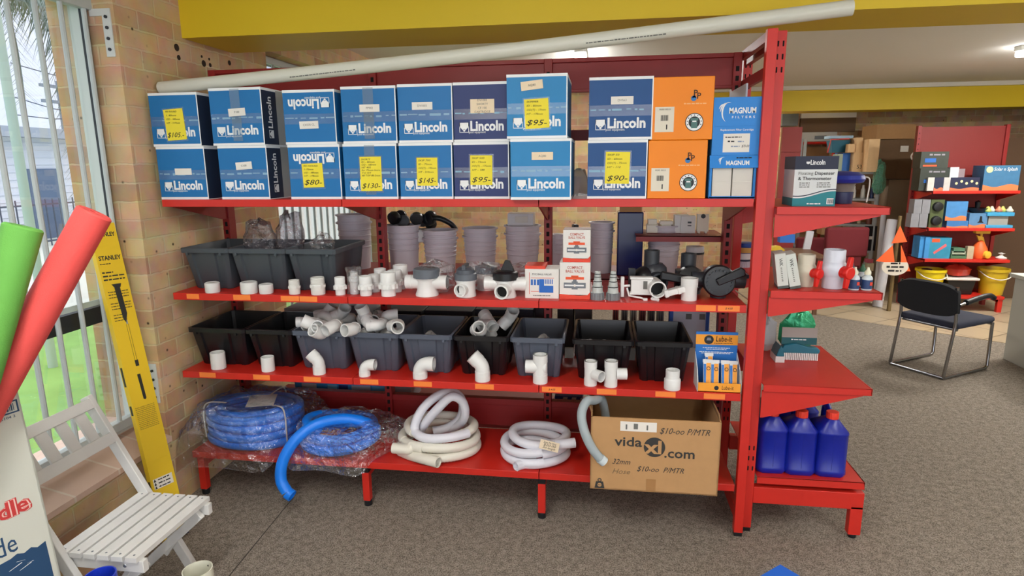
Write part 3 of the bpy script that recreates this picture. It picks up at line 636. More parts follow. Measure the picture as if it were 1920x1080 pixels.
swoosh(t, -.062, h2*.745, .044); lettering(t, 'MAGNUM', .018, h2*.765, .032, WHITE, w=.105, bold=.03); lettering(t, 'FILTERS', .022, h2*.655, .013, WHITE, w=.09, bold=.01, spacing=1.6); lettering(t, 'Replacement Filter Cartridge', 0, h2*.44, .011, WHITE, w=.13, bold=.01)
s_ = card(t, 'label', -.052, .053, .012, h2*.375, PAPER)
greek(s_, [(-.044, .02, .073)], .004, INK, y=-.0014); greek(s_, [(-.034, -.008, .056)], .006, INK, y=-.0014); greek(s_, [(-.02, .014, .036), (.006, .03, .055)], .005, mat('blue_grey_ink', '#7A8AA8', .7), y=-.0014); lettering(s_, '$70-00', .036, .036, .014, INK, y=-.0014, w=.03, shear=.3)
# clear bag and bits in the gap
b = MB(); rnd = random.Random(5); x = P(1085, 345, Y=.3).x
b.lathe([(0, 0), (.04, .005), (.05, .03), (.045, .06), (.05, .09), (.02, .12), (0, .122)], 9, (x, .3, ZT+.001)); b.v = [(p[0]+rnd.uniform(-.01, .01), p[1]+rnd.uniform(-.01, .01), max(ZT+.001, p[2]+rnd.uniform(-.008, .008))) for p in b.v]
tag(b.build('plastic_bag', mat('milky_bag', '#C9D4DA', .25, alpha=.6)), 'crumpled clear plastic bag in the gap between blue cartons', 'bag')
# ============================================================ TUBS
def section(wx, y0, y1, e=0, g=.010):
    """outline of a ribbed tub wall at one height: two grooves on the front and the back, two on the sides"""
    x = wx/2+e; a, c = y0-e, y1+e; d = c-a; r = .012
    f = lambda t: -x+2*x*t
    fr = [(f(.0), a+r), (f(.0)+r, a), (f(.17), a), (f(.19), a+g), (f(.33), a+g), (f(.35), a), (f(.70), a), (f(.72), a+g), (f(.85), a+g), (f(.87), a), (x-r, a), (x, a+r)]
    s_ = [(x, a+d*.3), (x-g*.6, a+d*.33), (x-g*.6, a+d*.62), (x, a+d*.65)]
    bk = [(x, c-r), (x-r, c), (-x+r, c), (-x, c-r)]
    return fr+s_+bk+[(-p, q) for p, q in reversed(s_)]
def loft(b, rows, cap0=False, cap1=False):
    n = len(rows[0][1]); vs = [(p[0], p[1], z) for z, pts in rows for p in pts]; fs = []
    for i in range(len(rows)-1):
        for j in range(n): fs.append((i*n+j, i*n+(j+1) % n, (i+1)*n+(j+1) % n, (i+1)*n+j))
    if cap0: fs.append(tuple(range(n-1, -1, -1)))
    if cap1: fs.append(tuple(range((len(rows)-1)*n, len(rows)*n)))
    b.add(vs, fs)
def tub_mesh(wt, dt, h, tp=.024, gy=.05):
    b = MB(); S = section; wb = wt-2*tp
    rows = [(.0, S(wb, gy, dt-tp, -.004)), (.006, S(wb, gy-.002, dt-tp)), (h*.86, S(wt-.012, .010, dt-.008)), (h*.89, S(wt-.010, .008, dt-.006, 0, .002)), (h*.89, S(wt, 0, dt, .004, .0)), (h*.985, S(wt, 0, dt, .005, 0)), (h, S(wt, 0, dt, .002, 0)), (h, S(wt, 0, dt, -.006, 0)), (h*.86, S(wt-.012, .010, dt-.008, -.004)), (.010, S(wb, gy-.002, dt-tp, -.004))]
    loft(b, rows, True, True)
    for sx in (-1, 1): b.box(sx*wt*.36-.006, sx*wt*.36+.006, -.007, .004, h*.84, h*.90)
    return b
TB = {'grey': mat('tub_grey', '#525966', .42, bump=.03), 'charcoal': mat('tub_charcoal', '#434A50', .45, bump=.03), 'black': mat('tub_black', '#17171A', .32, bump=.03)}
def tub(px0, px1, py, z, col, label, wt=None, h=.207, dt=.385, y=.07, group='storage tubs on the shelves', rz=0):
    xa, xb = P(px0, py, Y=y).x, P(px1, py, Y=y).x
    o = tub_mesh(xb-xa, dt, h).build('storage_tub', TB[col], None, ((xa+xb)/2, y, z), rz)
    return tag(o, label, 'tub', group)
tub(352, 455, 612, ZL, 'black', 'black tub at the wall end of the second lowest shelf, behind the widest coupling'.replace('second lowest', 'lower'))
tub(459, 543, 614, ZL, 'black', 'shiny black tub second from the wall on the lower shelf')
tub(547, 645, 620, ZL, 'grey', 'grey tub heaped with elbows behind the first angled elbow')
tub(649, 745, 624, ZL, 'grey', 'grey tub heaped with elbows behind the small right angle elbow')
tub(748, 845, 628, ZL, 'grey', 'grey tub nearly empty behind the large right angle elbow')
tub(851, 952, 630, ZL, 'black', 'black tub holding a few large fittings between two grey tubs')
tub(958, 1057, 632, ZL, 'grey', 'grey tub behind the tall tee standing on the shelf edge')
tub(1075, 1187, 637, ZL, 'black', 'black tub behind the pair of small tees')
tub(1193, 1298, 641, ZL, 'black', 'black tub at the end of the row beside the lubricant display')
HT = .212
tub(338, 424, 463, ZM, 'charcoal', 'dark grey tub against the brick wall on the middle shelf', h=HT, dt=.39, y=.07)
tub(427, 531, 467, ZM, 'charcoal', 'dark grey tub on the middle shelf with a black bag sticking out', h=HT, dt=.39, y=.07)
tub(534, 626, 468, ZM, 'charcoal', 'dark grey tub on the middle shelf with clear bags, behind the threaded adaptors', h=HT, dt=.39, y=.07)

# ============================================================ PIPE FITTINGS
def bez90(r, leg, n=10):                 # up, round to +X
    return [(0, 0, 0), (0, 0, leg)] + [(r-r*cos(pi/2*i/n), 0, leg+r*sin(pi/2*i/n)) for i in range(1, n+1)] + [(r+leg, 0, leg+r)]
def elbow90(r, leg=None, rb=None):
    leg = leg or r*1.1; rb = rb or r*1.25; b = MB(); pts = bez90(rb, leg); k = len(pts)
    b.pipe(pts, r, .004); d = r*1.06
    b.pipe([(0, 0, 0), (0, 0, leg*.95)], d, .005); b.pipe([(rb+leg*.05, 0, leg+rb), (rb+leg, 0, leg+rb)], d, .005); return b
def elbow45(r, leg=None):                # up, then leaning to -X
    leg = leg or r*1.5; b = MB(); rb = r*1.5
    pts = [(0, 0, 0), (0, 0, leg)] + [(-(rb-rb*cos(pi/4*i/6)), 0, leg+rb*sin(pi/4*i/6)) for i in range(1, 7)]
    e = Vector(pts[-1]); d = Vector((-sin(pi/4), 0, cos(pi/4))); pts.append(tuple(e+d*leg*.9))
    b.pipe(pts, r, .004); b.pipe([(0, 0, 0), (0, 0, leg*.92)], r*1.06, .005); b.pipe([tuple(e+d*leg*.08), tuple(e+d*leg*.9)], r*1.06, .005); return b
def coupling(r, h): b = MB(); b.lathe([(r-.0045, .003), (r-.002, 0), (r, .002), (r, h-.002), (r-.002, h), (r-.0045, h-.002), (r-.0045, h*.52), (r-.008, h*.51), (r-.008, h*.49), (r-.0045, h*.48)], 30, close=True); return b
def cap(r, h): b = MB(); b.lathe([(r-.002, 0), (r, .003), (r, h-.004), (r-.003, h-.001), (r-.006, h), (r-.008, h-.0015), (0, h-.001)], 30); return b
def tee(r, h, r2, out, zc, ang=0):
    b = MB(); b.pipe([(0, 0, 0), (0, 0, h)], r, .004, 26); b.pipe([(0, 0, 0), (0, 0, h*.3)], r*1.04, .005, 26); b.pipe([(0, 0, h*.72), (0, 0, h)], r*1.04, .005, 26)
    d = Vector((cos(ang), sin(ang), 0)); b.pipe([tuple(d*r*.85+Vector((0, 0, zc))), tuple(d*out+Vector((0, 0, zc)))], r2, .004, 24); return b
def reducer(r1, h1, r2, h2): b = MB(); b.lathe([(r1-.004, .002), (r1-.001, 0), (r1, .003), (r1, h1-.003), (r1-.002, h1), (r2+.001, h1+.003), (r2, h1+.006), (r2, h1+h2-.001), (r2-.002, h1+h2), (r2-.005, h1+h2-.002), (r2-.006, h1*.5)], 30); return b
FG = 'white fittings standing along the shelf edges'
def put(b, name, px, py, Y, z, label, rz=0, m=PVC2, cat='pipe fitting', group=FG):
    return tag(b.build(name, m, None, (P(px, py, Y=Y).x, Y, z), rz), label, cat, group)
put(coupling(.036, .086), 'pipe_coupling', 410, 685, .062, ZL, 'wider white pipe coupling standing in front of the black tub next to the wall')
put(coupling(.032, .074), 'pipe_coupling', 503, 690, .055, ZL, 'narrower white pipe coupling in front of the second black tub')
put(elbow45(.029), 'pipe_elbow', 599, 697, .045, ZL, 'white angled elbow standing in front of the first grey tub')
put(elbow90(.026, .024), 'pipe_elbow', 684, 703, .042, ZL, 'smaller white right angle elbow near the shelf joint')
put(elbow90(.033, .030), 'pipe_elbow', 788, 708, .045, ZL, 'larger white right angle elbow in front of the nearly empty grey tub')
put(elbow45(.034), 'pipe_elbow', 905, 712, .045, ZL, 'white angled elbow standing in front of the black tub with large fittings')
put(tee(.033, .137, .031, -.068, .076), 'pipe_tee', 1013, 714, .048, ZL, 'tallest white tee on the shelf edge with its branch towards the wall')
put(tee(.0285, .115, .026, .068, .055, R(-42)), 'pipe_tee', 1107, 718, .045, ZL, 'white tee with its open branch turned forward, in front of a black tub')
put(tee(.029, .121, .027, .072, .058, R(5)), 'pipe_tee', 1145, 721, .04, ZL, 'white tee with its branch pointing sideways, nearer the reducer')
put(reducer(.0365, .048, .031, .042), 'pipe_reducer', 1260, 730, .035, ZL, 'white stepped reducer standing in front of the last black tub')
# row on the middle shelf
put(cap(.0345, .05), 'cap_fitting', 399, 545, .035, ZM, 'white end cap in front of the tub against the wall')
put(cap(.040, .056), 'cap_fitting', 468, 549, .035, ZM, 'widest white end cap on the middle shelf')
put(cap(.033, .046), 'cap_fitting', 500, 551, .04, ZM, 'low white end cap beside the widest one')
def adaptor(r, h):
    b = MB(); b.lathe([(r-.004, .002), (r-.001, 0), (r, .003), (r, h*.42)], 28); b.lathe([(r*1.14, h*.42), (r*1.16, h*.5), (r*1.14, h*.58)], 8); z = h*.58
    pr = [(r*.98, z)]
    while z < h-.006: pr += [(r*.98, z+.001), (r*.92, z+.0025)]; z += .0035
    pr += [(r*.94, h), (r*.78, h), (r*.78, h*.5), (0, h*.5)]; b.lathe(pr, 28); return b
put(adaptor(.0265, .068), 'threaded_adaptor', 553, 550, .04, ZM, 'smaller cream threaded adaptor in front of the tub with clear bags', m=PVC)
put(adaptor(.0335, .082), 'threaded_adaptor', 597, 550, .045, ZM, 'larger cream threaded adaptor in front of the tub with clear bags', m=PVC)
def union(r, h):
    t = thing('pipe_union', 'u', 'pipe fitting', (0, 0, 0), 0, 'white pipe unions on the middle shelf')
    b = MB(); b.lathe([(r-.004, .002), (r, 0), (r, h*.3), (r*1.1, h*.32)], 26); b.build('lower_socket', PVC2, t)
    b = MB(); n = 40; pr = []
    for j in range(n): rr = r*1.38 if j % 4 < 2 else r*1.27; pr.append((rr*cos(2*pi*j/n), rr*sin(2*pi*j/n)))
    b.prism(pr, h*.32, h*.52, 'xy'); b.build('nut', PVC2, t, smooth=False)
    b = MB(); b.lathe([(r*1.22, h*.52), (r*1.12, h*.58), (r*1.06, h*.6), (r*1.06, h*.985), (r*1.03, h), (r*.9, h), (r*.88, h*.6), (0, h*.6)], 26); b.build('upper_socket', PVC2, t); return t
US = [(639, 556, .045, .023, .085, 'front union nearest the wall, beside the bagged fitting'), (687, 556, .045, .028, .092, 'white union in front of two smaller ones, left of the largest'), (729, 556, .045, .034, .112, 'largest white union at the front of the cluster'),
      (703, 548, .13, .027, .085, 'white union standing directly behind the gap between the two front unions'), (741, 545, .14, .032, .105, 'white union standing behind the largest union'), (714, 540, .21, .028, .1, 'white union at the back of the cluster on the wall side'), (752, 536, .22, .034, .118, 'white union at the back of the cluster beside the bagged valve')]
u0 = {}
for px, py, y, r, h, lb in US:
    t = union(r, h); t.location = (P(px, py, Y=y).x, y, ZM); t['label'] = lb if 'union' in lb[:12] else lb
x = P(663, 556, Y=.05).x
b = MB(); b.lathe([(.02, 0), (.022, .004), (.022, .06), (.026, .062), (.026, .085), (.018, .09), (.018, .105), (0, .105)], 18); t = tag(b.build('bagged_fitting', PVC2, None, (x, .07, ZM)), 'white fitting wrapped in a clear bag among the unions', 'pipe fitting')
b = MB(); rnd = random.Random(2)
b.lathe([(.032, .002), (.035, .05), (.036, .1), (.045, .125), (.02, .13)], 12); b.v = [(p[0]+rnd.uniform(-.006, .006), p[1]+rnd.uniform(-.006, .006), max(.001, p[2]+rnd.uniform(-.004, .004))) for p in b.v]; b.build('bag', FILM, t)
# ---- large valves
def lid(r, z, h, n=44):
    b = MB(); o = []
    for j in range(n): rr = r if j % 2 else r*.965; o.append((rr*cos(2*pi*j/n), rr*sin(2*pi*j/n)))
    b.prism(o, z, z+h, 'xy'); b.lathe([(r*.97, z+h), (r*.9, z+h*1.12), (r*.5, z+h*1.2), (0, z+h*1.2)], 28); return b
def valve_body(r0, r1, h, stubs, rs, zc, ports=()):
    b = MB(); b.lathe([(0, .0), (r0, 0), (r0, .006), (r1*.98, h*.3), (r1, h*.5), (r1*.98, h*.8), (r1*1.08, h*.92), (r1*1.1, h)], 34)
    for sx, ln in stubs: b.pipe([(sx*r1*.6, 0, zc), (sx*ln, 0, zc)], rs, .005, 24); b.pipe([(sx*ln*.72, 0, zc), (sx*ln, 0, zc)], rs*1.06, .006, 24)
    for ang, ln, rp in ports:
        d = Vector((cos(ang), sin(ang), 0)); b.pipe([tuple(d*r1*.7+Vector((0, 0, zc))), tuple(d*ln+Vector((0, 0, zc)))], rp, .007, 26)
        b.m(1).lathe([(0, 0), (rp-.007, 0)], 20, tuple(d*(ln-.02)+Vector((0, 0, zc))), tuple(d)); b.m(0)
    return b
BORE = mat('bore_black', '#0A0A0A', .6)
t = thing('check_valve', 'white check valve with grey screw lid and side stubs, under a clear bag', 'valve', (P(801, 552, Y=.075).x, .075, ZM))
valve_body(.054, .047, .088, ((-1, .098), (1, .10)), .032, .062).build('body', [PVC2, BORE], t); lid(.063, .086, .038).build('lid', GREYP, t)
t = thing('diverter_valve', 'small white diverter valve with grey ribbed cap and forward facing port', 'valve', (P(874, 552, Y=.075).x, .075, ZM))
valve_body(.047, .045, .078, (), .03, .036, ((R(-105), .062, .0305),)).build('body', [PVC2, BORE], t); lid(.052, .078, .028).build('lid', GREYP, t)
b = MB(); b.lathe([(.045, .11), (.043, .125), (.03, .137), (.0, .14)], 10); b.box(-.008, .008, -.04, .04, .128, .150); b.build('handle', mat('grey_plastic_dark', '#4A4F57', .4), t)
t = thing('diverter_valve', 'larger white diverter valve with black cap and pointed handle', 'valve', (P(948, 553, Y=.075).x, .075, ZM), 0)
valve_body(.05, .047, .082, ((-1, .096), (1, .1)), .031, .062, ()).build('body', [PVC2, BORE], t)
b = MB(); b.pipe([(0, -.03, .038), (-.008, -.075, .036)], .034, .008, 28); b.m(1).lathe([(0, 0), (.026, 0)], 22, (-.004, -.055, .037), (-.1, -1, 0)); b.build('front_port', [PVC2, BORE], t)
lid(.059, .082, .032).build('lid', BLACK, t)
b = MB(); b.prism([(-.025, .115), (.045, .115), (.035, .14), (.02, .172), (.0, .172), (-.012, .145)], -.013, .013, 'xz'); b.lathe([(.05, .112), (.045, .122), (.02, .128), (0, .128)], 24); b.build('handle', BLACK, t, bev=.004)
def film_blob(name, label, loc, sx, sy, sz, seed, cat='bag', m=None, amp=.16, n=20):
    b = MB(); rnd = random.Random(seed); k = n; vs = []
    ph = [rnd.uniform(0, 6.28) for _ in range(8)]
    for i in range(k//2+1):
        v = pi*i/(k//2)
        for j in range(k):
            u = 2*pi*j/k; q = 1+amp*(sin(3*u+ph[0])*sin(2*v+ph[1])+.6*sin(5*u+ph[2]+2*v)+.5*sin(7*v+ph[3]))+rnd.uniform(-amp, amp)*.3
            z = cos(v); vs.append((sx*q*cos(u)*sin(v)**.8, sy*q*sin(u)*sin(v)**.8, max(-sz*.98, sz*q*z) if z > 0 else -sz*abs(z)**.6))
    fs = [(i*k+j, i*k+(j+1) % k, (i+1)*k+(j+1) % k, (i+1)*k+j) for i in range(k//2) for j in range(k)]
    b.add(vs, fs); return tag(b.build(name, m or FILM, None, loc, smooth=True, ang=28), label, cat)
for i, (px, py, y, s_, lb) in enumerate(((815, 520, .12, (.09, .06, .075), 'clear plastic bag draped over the check valve with the grey lid'), (905, 508, .22, (.10, .06, .065), 'shiny clear bag heaped behind the small diverter valve'), (975, 510, .24, (.11, .06, .06), 'shiny clear bag heaped behind the black capped valve'))):
    p = P(px, py, Y=y); film_blob('plastic_bag', lb, (p.x, y, ZM+s_[2]+.002), *s_, 10+i)
# a second valve of each sort waits in its bag behind
t = thing('check_valve', 'white check valve with grey lid bagged behind the small diverter valve', 'valve', (P(912, 530, Y=.24).x, .24, ZM))
valve_body(.05, .045, .082, ((-1, .09), (1, .09)), .03, .055).build('body', [PVC2, BORE], t); lid(.055, .082, .03).build('lid', GREYP, t)
# ---- small product boxes
def sideband(b): return b
bw = mat('box_white_card', '#DEDCD6', .6); rd = mat('print_red', '#D8432B', .6); orr = mat('print_orange_red', '#E4572E', .6); gy = mat('print_grey', '#6E757C', .6); bl2 = mat('print_blue', '#1F63B8', .6)
xa, xb = P(985, 555, Y=.06).x, P(1048, 555, Y=.06).x; w_ = xb-xa
t = thing('product_box', 'white product box with red corner and blue valve diagram', 'box', ((xa+xb)/2, .05, ZM))
b = MB(); b.box(-w_/2, w_/2, 0, .12, 0, .136); b.build('body', bw, t, bev=.0015); b = MB(); b.box(-w_/2, w_*.1, 0, .12, .136, .150); b.build('red_flap', rd, t, smooth=False)
b = MB(); b.box(-.012, .052, -.0014, -.0006, .028, .06); b.box(-.012, .01, -.0014, -.0006, .06, .09); b.box(.014, .052, -.0018, -.0006, .012+.02, .06); b.build('diagram', bl2, t, smooth=False)
b = MB()
for i in range(5): b.box(.014+i*.008, .018+i*.008, -.0014, -.0006, .068, .09)
b.build('diagram_bars', bl2, t, smooth=False); b = MB()
for i in range(3): b.box(-.05+i*.014, -.041+i*.014, -.0014, -.0006, .062, .088)
b.build('diagram_bars', bl2, t, smooth=False); b = MB(); b.box(-.05, .055, -.0012, -.0006, .094, .096); b.box(-.058, -.056, -.0012, -.0006, .02, .12); b.box(-.05, -.014, -.0012, -.0006, .032, .034); b.build('red_lines', rd, t, smooth=False)
lettering(t, 'PVC BALL VALVE', .0, .112, .012, INK, w=.088); greek(t, [(-.04, .04, .014)], .003, INK)
def ballbox(px0, px1, z, h, label, y):
    xa, xb = P(px0, 555, Y=y).x, P(px1, 555, Y=y).x; w_ = xb-xa; t = thing('product_box', label, 'box', ((xa+xb)/2, y, z), group='ball valve boxes')
    b = MB(); b.box(-w_/2, w_/2, 0, w_*.95, 0, h); b.build('body', bw, t, bev=.0015)
    b = MB(); b.prism([(-w_/2, .0005), (w_/2, .0005), (w_/2, h*.2), (w_*.42, h*.12), (w_*.2, h*.1), (-w_*.2, h*.12), (-w_/2, h*.14)], -.0012, -.0005, 'xz'); b.box(-w_/2-.0006, w_/2+.0006, 0, w_*.95, .0005, h*.12); b.build('red_base', rd, t, smooth=False)
    lettering(t, 'COMPACT', 0, h*.86, h*.11, mat('print_dull_red', '#B8574A', .7), w=w_*.5, bold=.01); lettering(t, 'BALL VALVE', 0, h*.76, h*.11, mat('print_dull_red'), w=w_*.6, bold=.01)
    b = MB(); c = h*.38; b.box(-w_*.36, w_*.36, -.0014, -.0006, c-h*.075, c+h*.075); b.box(-w_*.1, w_*.1, -.0018, -.0006, c-h*.11, c+h*.11); b.box(-w_*.06, w_*.06, -.0018, -.0006, c+.1*h, c+h*.17); b.m(1).box(-w_*.33, w_*.3, -.0022, -.0018, c-h*.02, c+h*.02)
    b.m(2).box(-w_*.30, w_*.30, -.002, -.0006, c+h*.16, c+h*.23); b.box(-w_*.12, w_*.12, -.002, -.0006, c+h*.22, c+h*.27); b.m(3).lathe([(0, 0), (h*.035, 0), (h*.035, .0008), (0, .0008)], 14, (0, -.0022, c), (0, -1, 0))
    b.build('valve_picture', [gy, WHITE, orr, PAPER], t, smooth=False)
    return t
ballbox(1049, 1106, ZM, .168, 'larger ball valve box, lower of the stack of two', .05)
ballbox(1055, 1105.5, ZM+.168, .145, 'smaller ball valve box on top of the larger one', .06)
# ---- stepped hose tails
def hosetail(px, py, label):
    t = thing('hose_tail', label, 'hose fitting', (P(px, py, Y=.06).x, .06, ZM), group='grey stepped hose tails')
    b = MB(); o = [((.031 if j % 2 else .0285)*cos(2*pi*j/24), (.031 if j % 2 else .0285)*sin(2*pi*j/24)) for j in range(24)]; b.prism(o, 0, .032, 'xy'); b.build('nut', mat('grey_nut', '#74797C', .4), t, smooth=False)
    b = MB(); z = .032; pr = []
    for r, hh in ((.025, .027), (.021, .025), (.017, .02), (.015, .013), (.013, .012)): pr += [(r, z), (r*.9, z+hh*.9), (r*.86, z+hh*.9)]; z += hh
    pr += [(.008, z), (.008, z-.02), (0, z-.02)]; b.lathe(pr, 22); b.build('tail', mat('pale_grey_plastic', '#B4B8B4', .4), t)
    b = MB(); z = .032
    for r, hh in ((.025, .027), (.021, .025), (.017, .02), (.015, .013)): z += hh; b.lathe([(r*.7, z-.002), (r*.98, z-.002), (r*.98, z+.001), (r*.7, z+.001)], 20, close=True)
    b.build('ring', BLACK, t); return t
hosetail(1120, 558, 'grey stepped hose tail next to the ball valve boxes'); hosetail(1149, 558, 'grey stepped hose tail next to the white gate valve')
# ---- white slide valves
t = thing('gate_valve', 'white slide gate valve with open pipe end facing forward and a T handle', 'valve', (P(1200, 555, Y=.10).x, .10, ZM))
b = MB(); b.box(-.042, .05, -.014, .014, .022, .095); b.box(-.047, .055, -.018, .018, .018, .03); b.box(-.047, .055, -.018, .018, .088, .10); b.build('body', PVC2, t, bev=.003)
b = MB(); b.pipe([(.06, .05, .054), (.075, -.045, .05)], .038, .006, 28); b.build('pipe_end', PVC2, t)
b = MB(); b.m(1).lathe([(0, 0), (.031, 0)], 22, (.070, -.012, .051), (.15, -1, 0)); b.build('bore', [PVC2, BORE], t)
b = MB(); b.tube([(-.045, 0, .058), (-.075, 0, .055)], .006, 8); b.box(-.088, -.072, -.011, .011, .006, .098); b.build('handle', PVC2, t, bev=.004)
b = MB(); b.tube([(-.06, -.015, .05), (-.05, -.02, .015), (0, -.028, .008), (.02, -.04, .004)], .0045, 6); b.box(.012, .03, -.05, -.035, 0, .01); b.build('tie', PVC2, t)
card(t, 'sticker', .012, .03, .045, .082, mat('grey_ink'), y=-.0147)
t = thing('gate_valve', 'white slide gate valve with upright pipe and its handle lying forward', 'valve', (P(1293, 555, Y=.09).x, .09, ZM))
b = MB(); b.pipe([(-.003, 0, 0), (-.003, 0, .10)], .034, .005, 28); b.pipe([(-.003, 0, .06), (-.003, 0, .10)], .037, .005, 28); b.build('pipe_end', PVC2, t)
M_ = Matrix.Translation((-.03, -.005, .05)) @ Matrix.Rotation(R(-14), 4, 'Y') @ Matrix.Rotation(R(8), 4, 'Z')
b = MB(); b.push(M_); b.box(-.085, .02, -.022, .022, -.013, .013); b.box(-.088, -.07, -.025, .025, -.016, .016); b.box(-.03, -.015, -.025, .025, -.015, .015); b.pop(); b.build('slide_body', PVC2, t, bev=.003)
b = MB(); b.tube([(-.115, 0, .028), (-.15, -.01, .012)], .005, 8); b.tube([(-.155, .0, .008), (-.165, -.03, .007), (-.14, -.05, .007)], .008, 8); b.tube([(-.15, -.01, .010), (-.16, .04, .012)], .008, 8); b.build('handle', PVC2, t)
# ---- black valves
DK = mat('dark_grey_pvc', '#2E3238', .4)
t = thing('three_way_valve', 'dark grey three way valve with upright stub and round port, behind the white gate valve', 'valve', (P(1226, 540, Y=.24).x, .24, ZM))
b = MB(); b.pipe([(-.012, 0, .09), (-.012, 0, .165)], .029, .005, 24); b.lathe([(.05, 0), (.05, .06), (.045, .1), (.03, .115), (0, .118)], 28); b.pipe([(.0, -.02, .055), (.012, -.07, .052)], .036, .007, 26); b.m(1).lathe([(0, 0), (.029, 0)], 20, (.01, -.05, .053), (.2, -1, 0)); b.build('body', [DK, BORE], t)
b = MB(); b.lathe([(.05, 0), (.05, .012), (.042, .03), (.02, .042), (0, .044)], 26, (-.035, -.02, .055), (-1, -.5, 0)); b.box(-.10, -.075, -.055, -.03, .01, .10); b.build('cap', BLACK, t); t.scale = (1.22,)*3
t = thing('three_way_valve', 'black three way valve with upright stub and lever pointing towards the wall', 'valve', (P(1290, 540, Y=.23).x, .23, ZM))
b = MB(); b.pipe([(0, .02, .06), (0, .02, .155)], .029, .005, 24); b.lathe([(.05, 0), (.052, .03), (.05, .09)], 26, (0, .02, .0)); b.pipe([(.04, .02, .05), (.10, .02, .05)], .028, .005); b.build('body', DK, t)
b = MB(); b.lathe([(.055, 0), (.055, .02), (.045, .036), (.0, .042)], 28, (0, -.02, .055), (0, -1, .35)); b.build('cap', BLACK, t)
b = MB(); b.push(Matrix.Translation((-.01, -.07, .065)) @ Matrix.Rotation(R(10), 4, 'Y')); b.box(-.105, .02, -.012, .012, -.016, .016, 0); b.pop(); b.build('lever', BLACK, t, bev=.006); t.scale = (1.2,)*3
t = thing('three_way_valve', 'large black three way valve with toothed dial facing forward, beside the end post', 'valve', (P(1344, 552, Y=.14).x, .14, ZM))
b = MB(); b.lathe([(.05, 0), (.058, .01), (.058, .07), (.05, .075)], 30, (0, .05, .068), (0, -1, 0)); b.pipe([(-.04, .02, .07), (-.095, .02, .07)], .03, .005); b.pipe([(.04, .02, .07), (.105, .02, .066)], .03, .005); b.pipe([(.008, .02, .03), (.008, .02, 0)], .03, .005); b.build('body', DK, t)
b = MB(); b.lathe([(.06, 0), (.062, .006), (.056, .016), (.02, .02), (0, .02)], 36, (0, -.025, .072), (0, -1, .12))
for j in range(20): a = 2*pi*j/20; b.m(1).box(.046*cos(a)-.003, .046*cos(a)+.003, -.047, -.04, .070+.046*sin(a)-.003, .070+.046*sin(a)+.003)
b.m(0); b.build('dial', [BLACK, DK], t)
b = MB(); b.push(Matrix.Translation((0, -.052, .075)) @ Matrix.Rotation(R(-28), 4, 'Y')); b.prism([(-.012, -.012), (.09, -.02), (.10, 0), (.09, .016), (-.012, .014)], -.008, .012, 'xz'); b.pop(); b.build('lever', BLACK, t, bev=.004)
b = MB(); b.tube([(.06, -.04, .04), (.09, -.08, .02), (.115, -.1, .004)], .0025, 5); b.build('tag_wire', mat('tag_wire', '#8A7A68', .6), t); t.scale = (1.16,)*3

# ============================================================ FITTINGS INSIDE THE TUBS
MAUVE = mat('pvc_in_shade', '#CFC9C4', .36)
def heap(proto_list, spots, label, group):
    first = {}
    for i, (k, px, py, y, rot) in enumerate(spots):
        y += .035; p = P(px, py, Y=y); e = Euler([R(a) for a in rot])
        if k not in first:
            o = proto_list[k]().build('pipe_elbow' if k < 2 else 'pipe_tee', PVC2); first[k] = o
        else: o = first[k].copy(); COL.objects.link(o)
        o.location = p; o.rotation_euler = e; tag(o, label, 'pipe fitting', group)
PR = [lambda: elbow45(.03), lambda: elbow90(.027, .022), lambda: tee(.03, .12, .029, .066, .06)]
L1 = 'white elbow in the heap inside the grey tub behind the first angled elbow'
heap(PR, [(0, 585, 606, .10, (90, 10, 60)), (1, 575, 612, .09, (80, 0, 200)), (0, 607, 612, .10, (70, 20, 330)), (0, 632, 610, .09, (75, -30, 20)), (1, 600, 596, .22, (30, 60, 10)), (0, 622, 597, .22, (60, 30, 80)), (1, 640, 596, .25, (100, 10, 120)), (0, 590, 594, .28, (20, 80, 40)), (1, 615, 589, .33, (80, 40, 160)), (0, 612, 618, .10, (100, 60, 10)),
          (1, 590, 620, .2, (90, 0, 90)), (0, 630, 620, .2, (90, 20, 10))], L1, 'elbows in the first grey tub')
L2 = 'white elbow in the heap inside the grey tub behind the small right angle elbow'
heap(PR, [(0, 665, 615, .09, (80, 0, 20)), (1, 690, 612, .09, (85, 0, 90)), (0, 710, 612, .10, (80, 30, 250)), (0, 735, 612, .10, (70, -20, 60)), (0, 680, 598, .2, (40, 40, 0)), (1, 705, 592, .27, (100, 20, 150)), (1, 725, 596, .22, (60, 0, 20)), (0, 700, 602, .16, (100, 0, 200)), (0, 690, 622, .2, (90, 0, 0)), (1, 722, 622, .2, (90, 0, 40))], L2, 'elbows in the second grey tub')
L3 = 'large white fitting lying in the black tub between two grey tubs'
heap(PR, [(0, 892, 618, .13, (80, 40, 30)), (2, 925, 616, .18, (60, 30, 200)), (2, 905, 606, .25, (75, 70, 20)), (0, 940, 612, .25, (40, 20, 80))], L3, 'fittings in the black tub')
for px, y, lb in ((818, .345, 'single white elbow low inside the nearly empty grey tub'), (1030, .345, 'single white elbow low inside the grey tub behind the tall tee')):
    o = elbow45(.03, .056).build('pipe_elbow', PVC2); p = P(px, 630, Y=y); o.location = (p.x, .345, ZL+.0115); o.rotation_euler = (0, 0, R(40)); tag(o, lb, 'pipe fitting')
for px in (1112, 1140):
    o = elbow45(.026, .048).build('pipe_elbow', PVC2); p = P(px, 636, Y=.11); o.location = (p.x, .345, ZL+.0115); o.rotation_euler = (0, 0, R(60)); tag(o, 'white elbow low inside the black tub behind the small tees', 'pipe fitting', 'elbows in the tee tub')
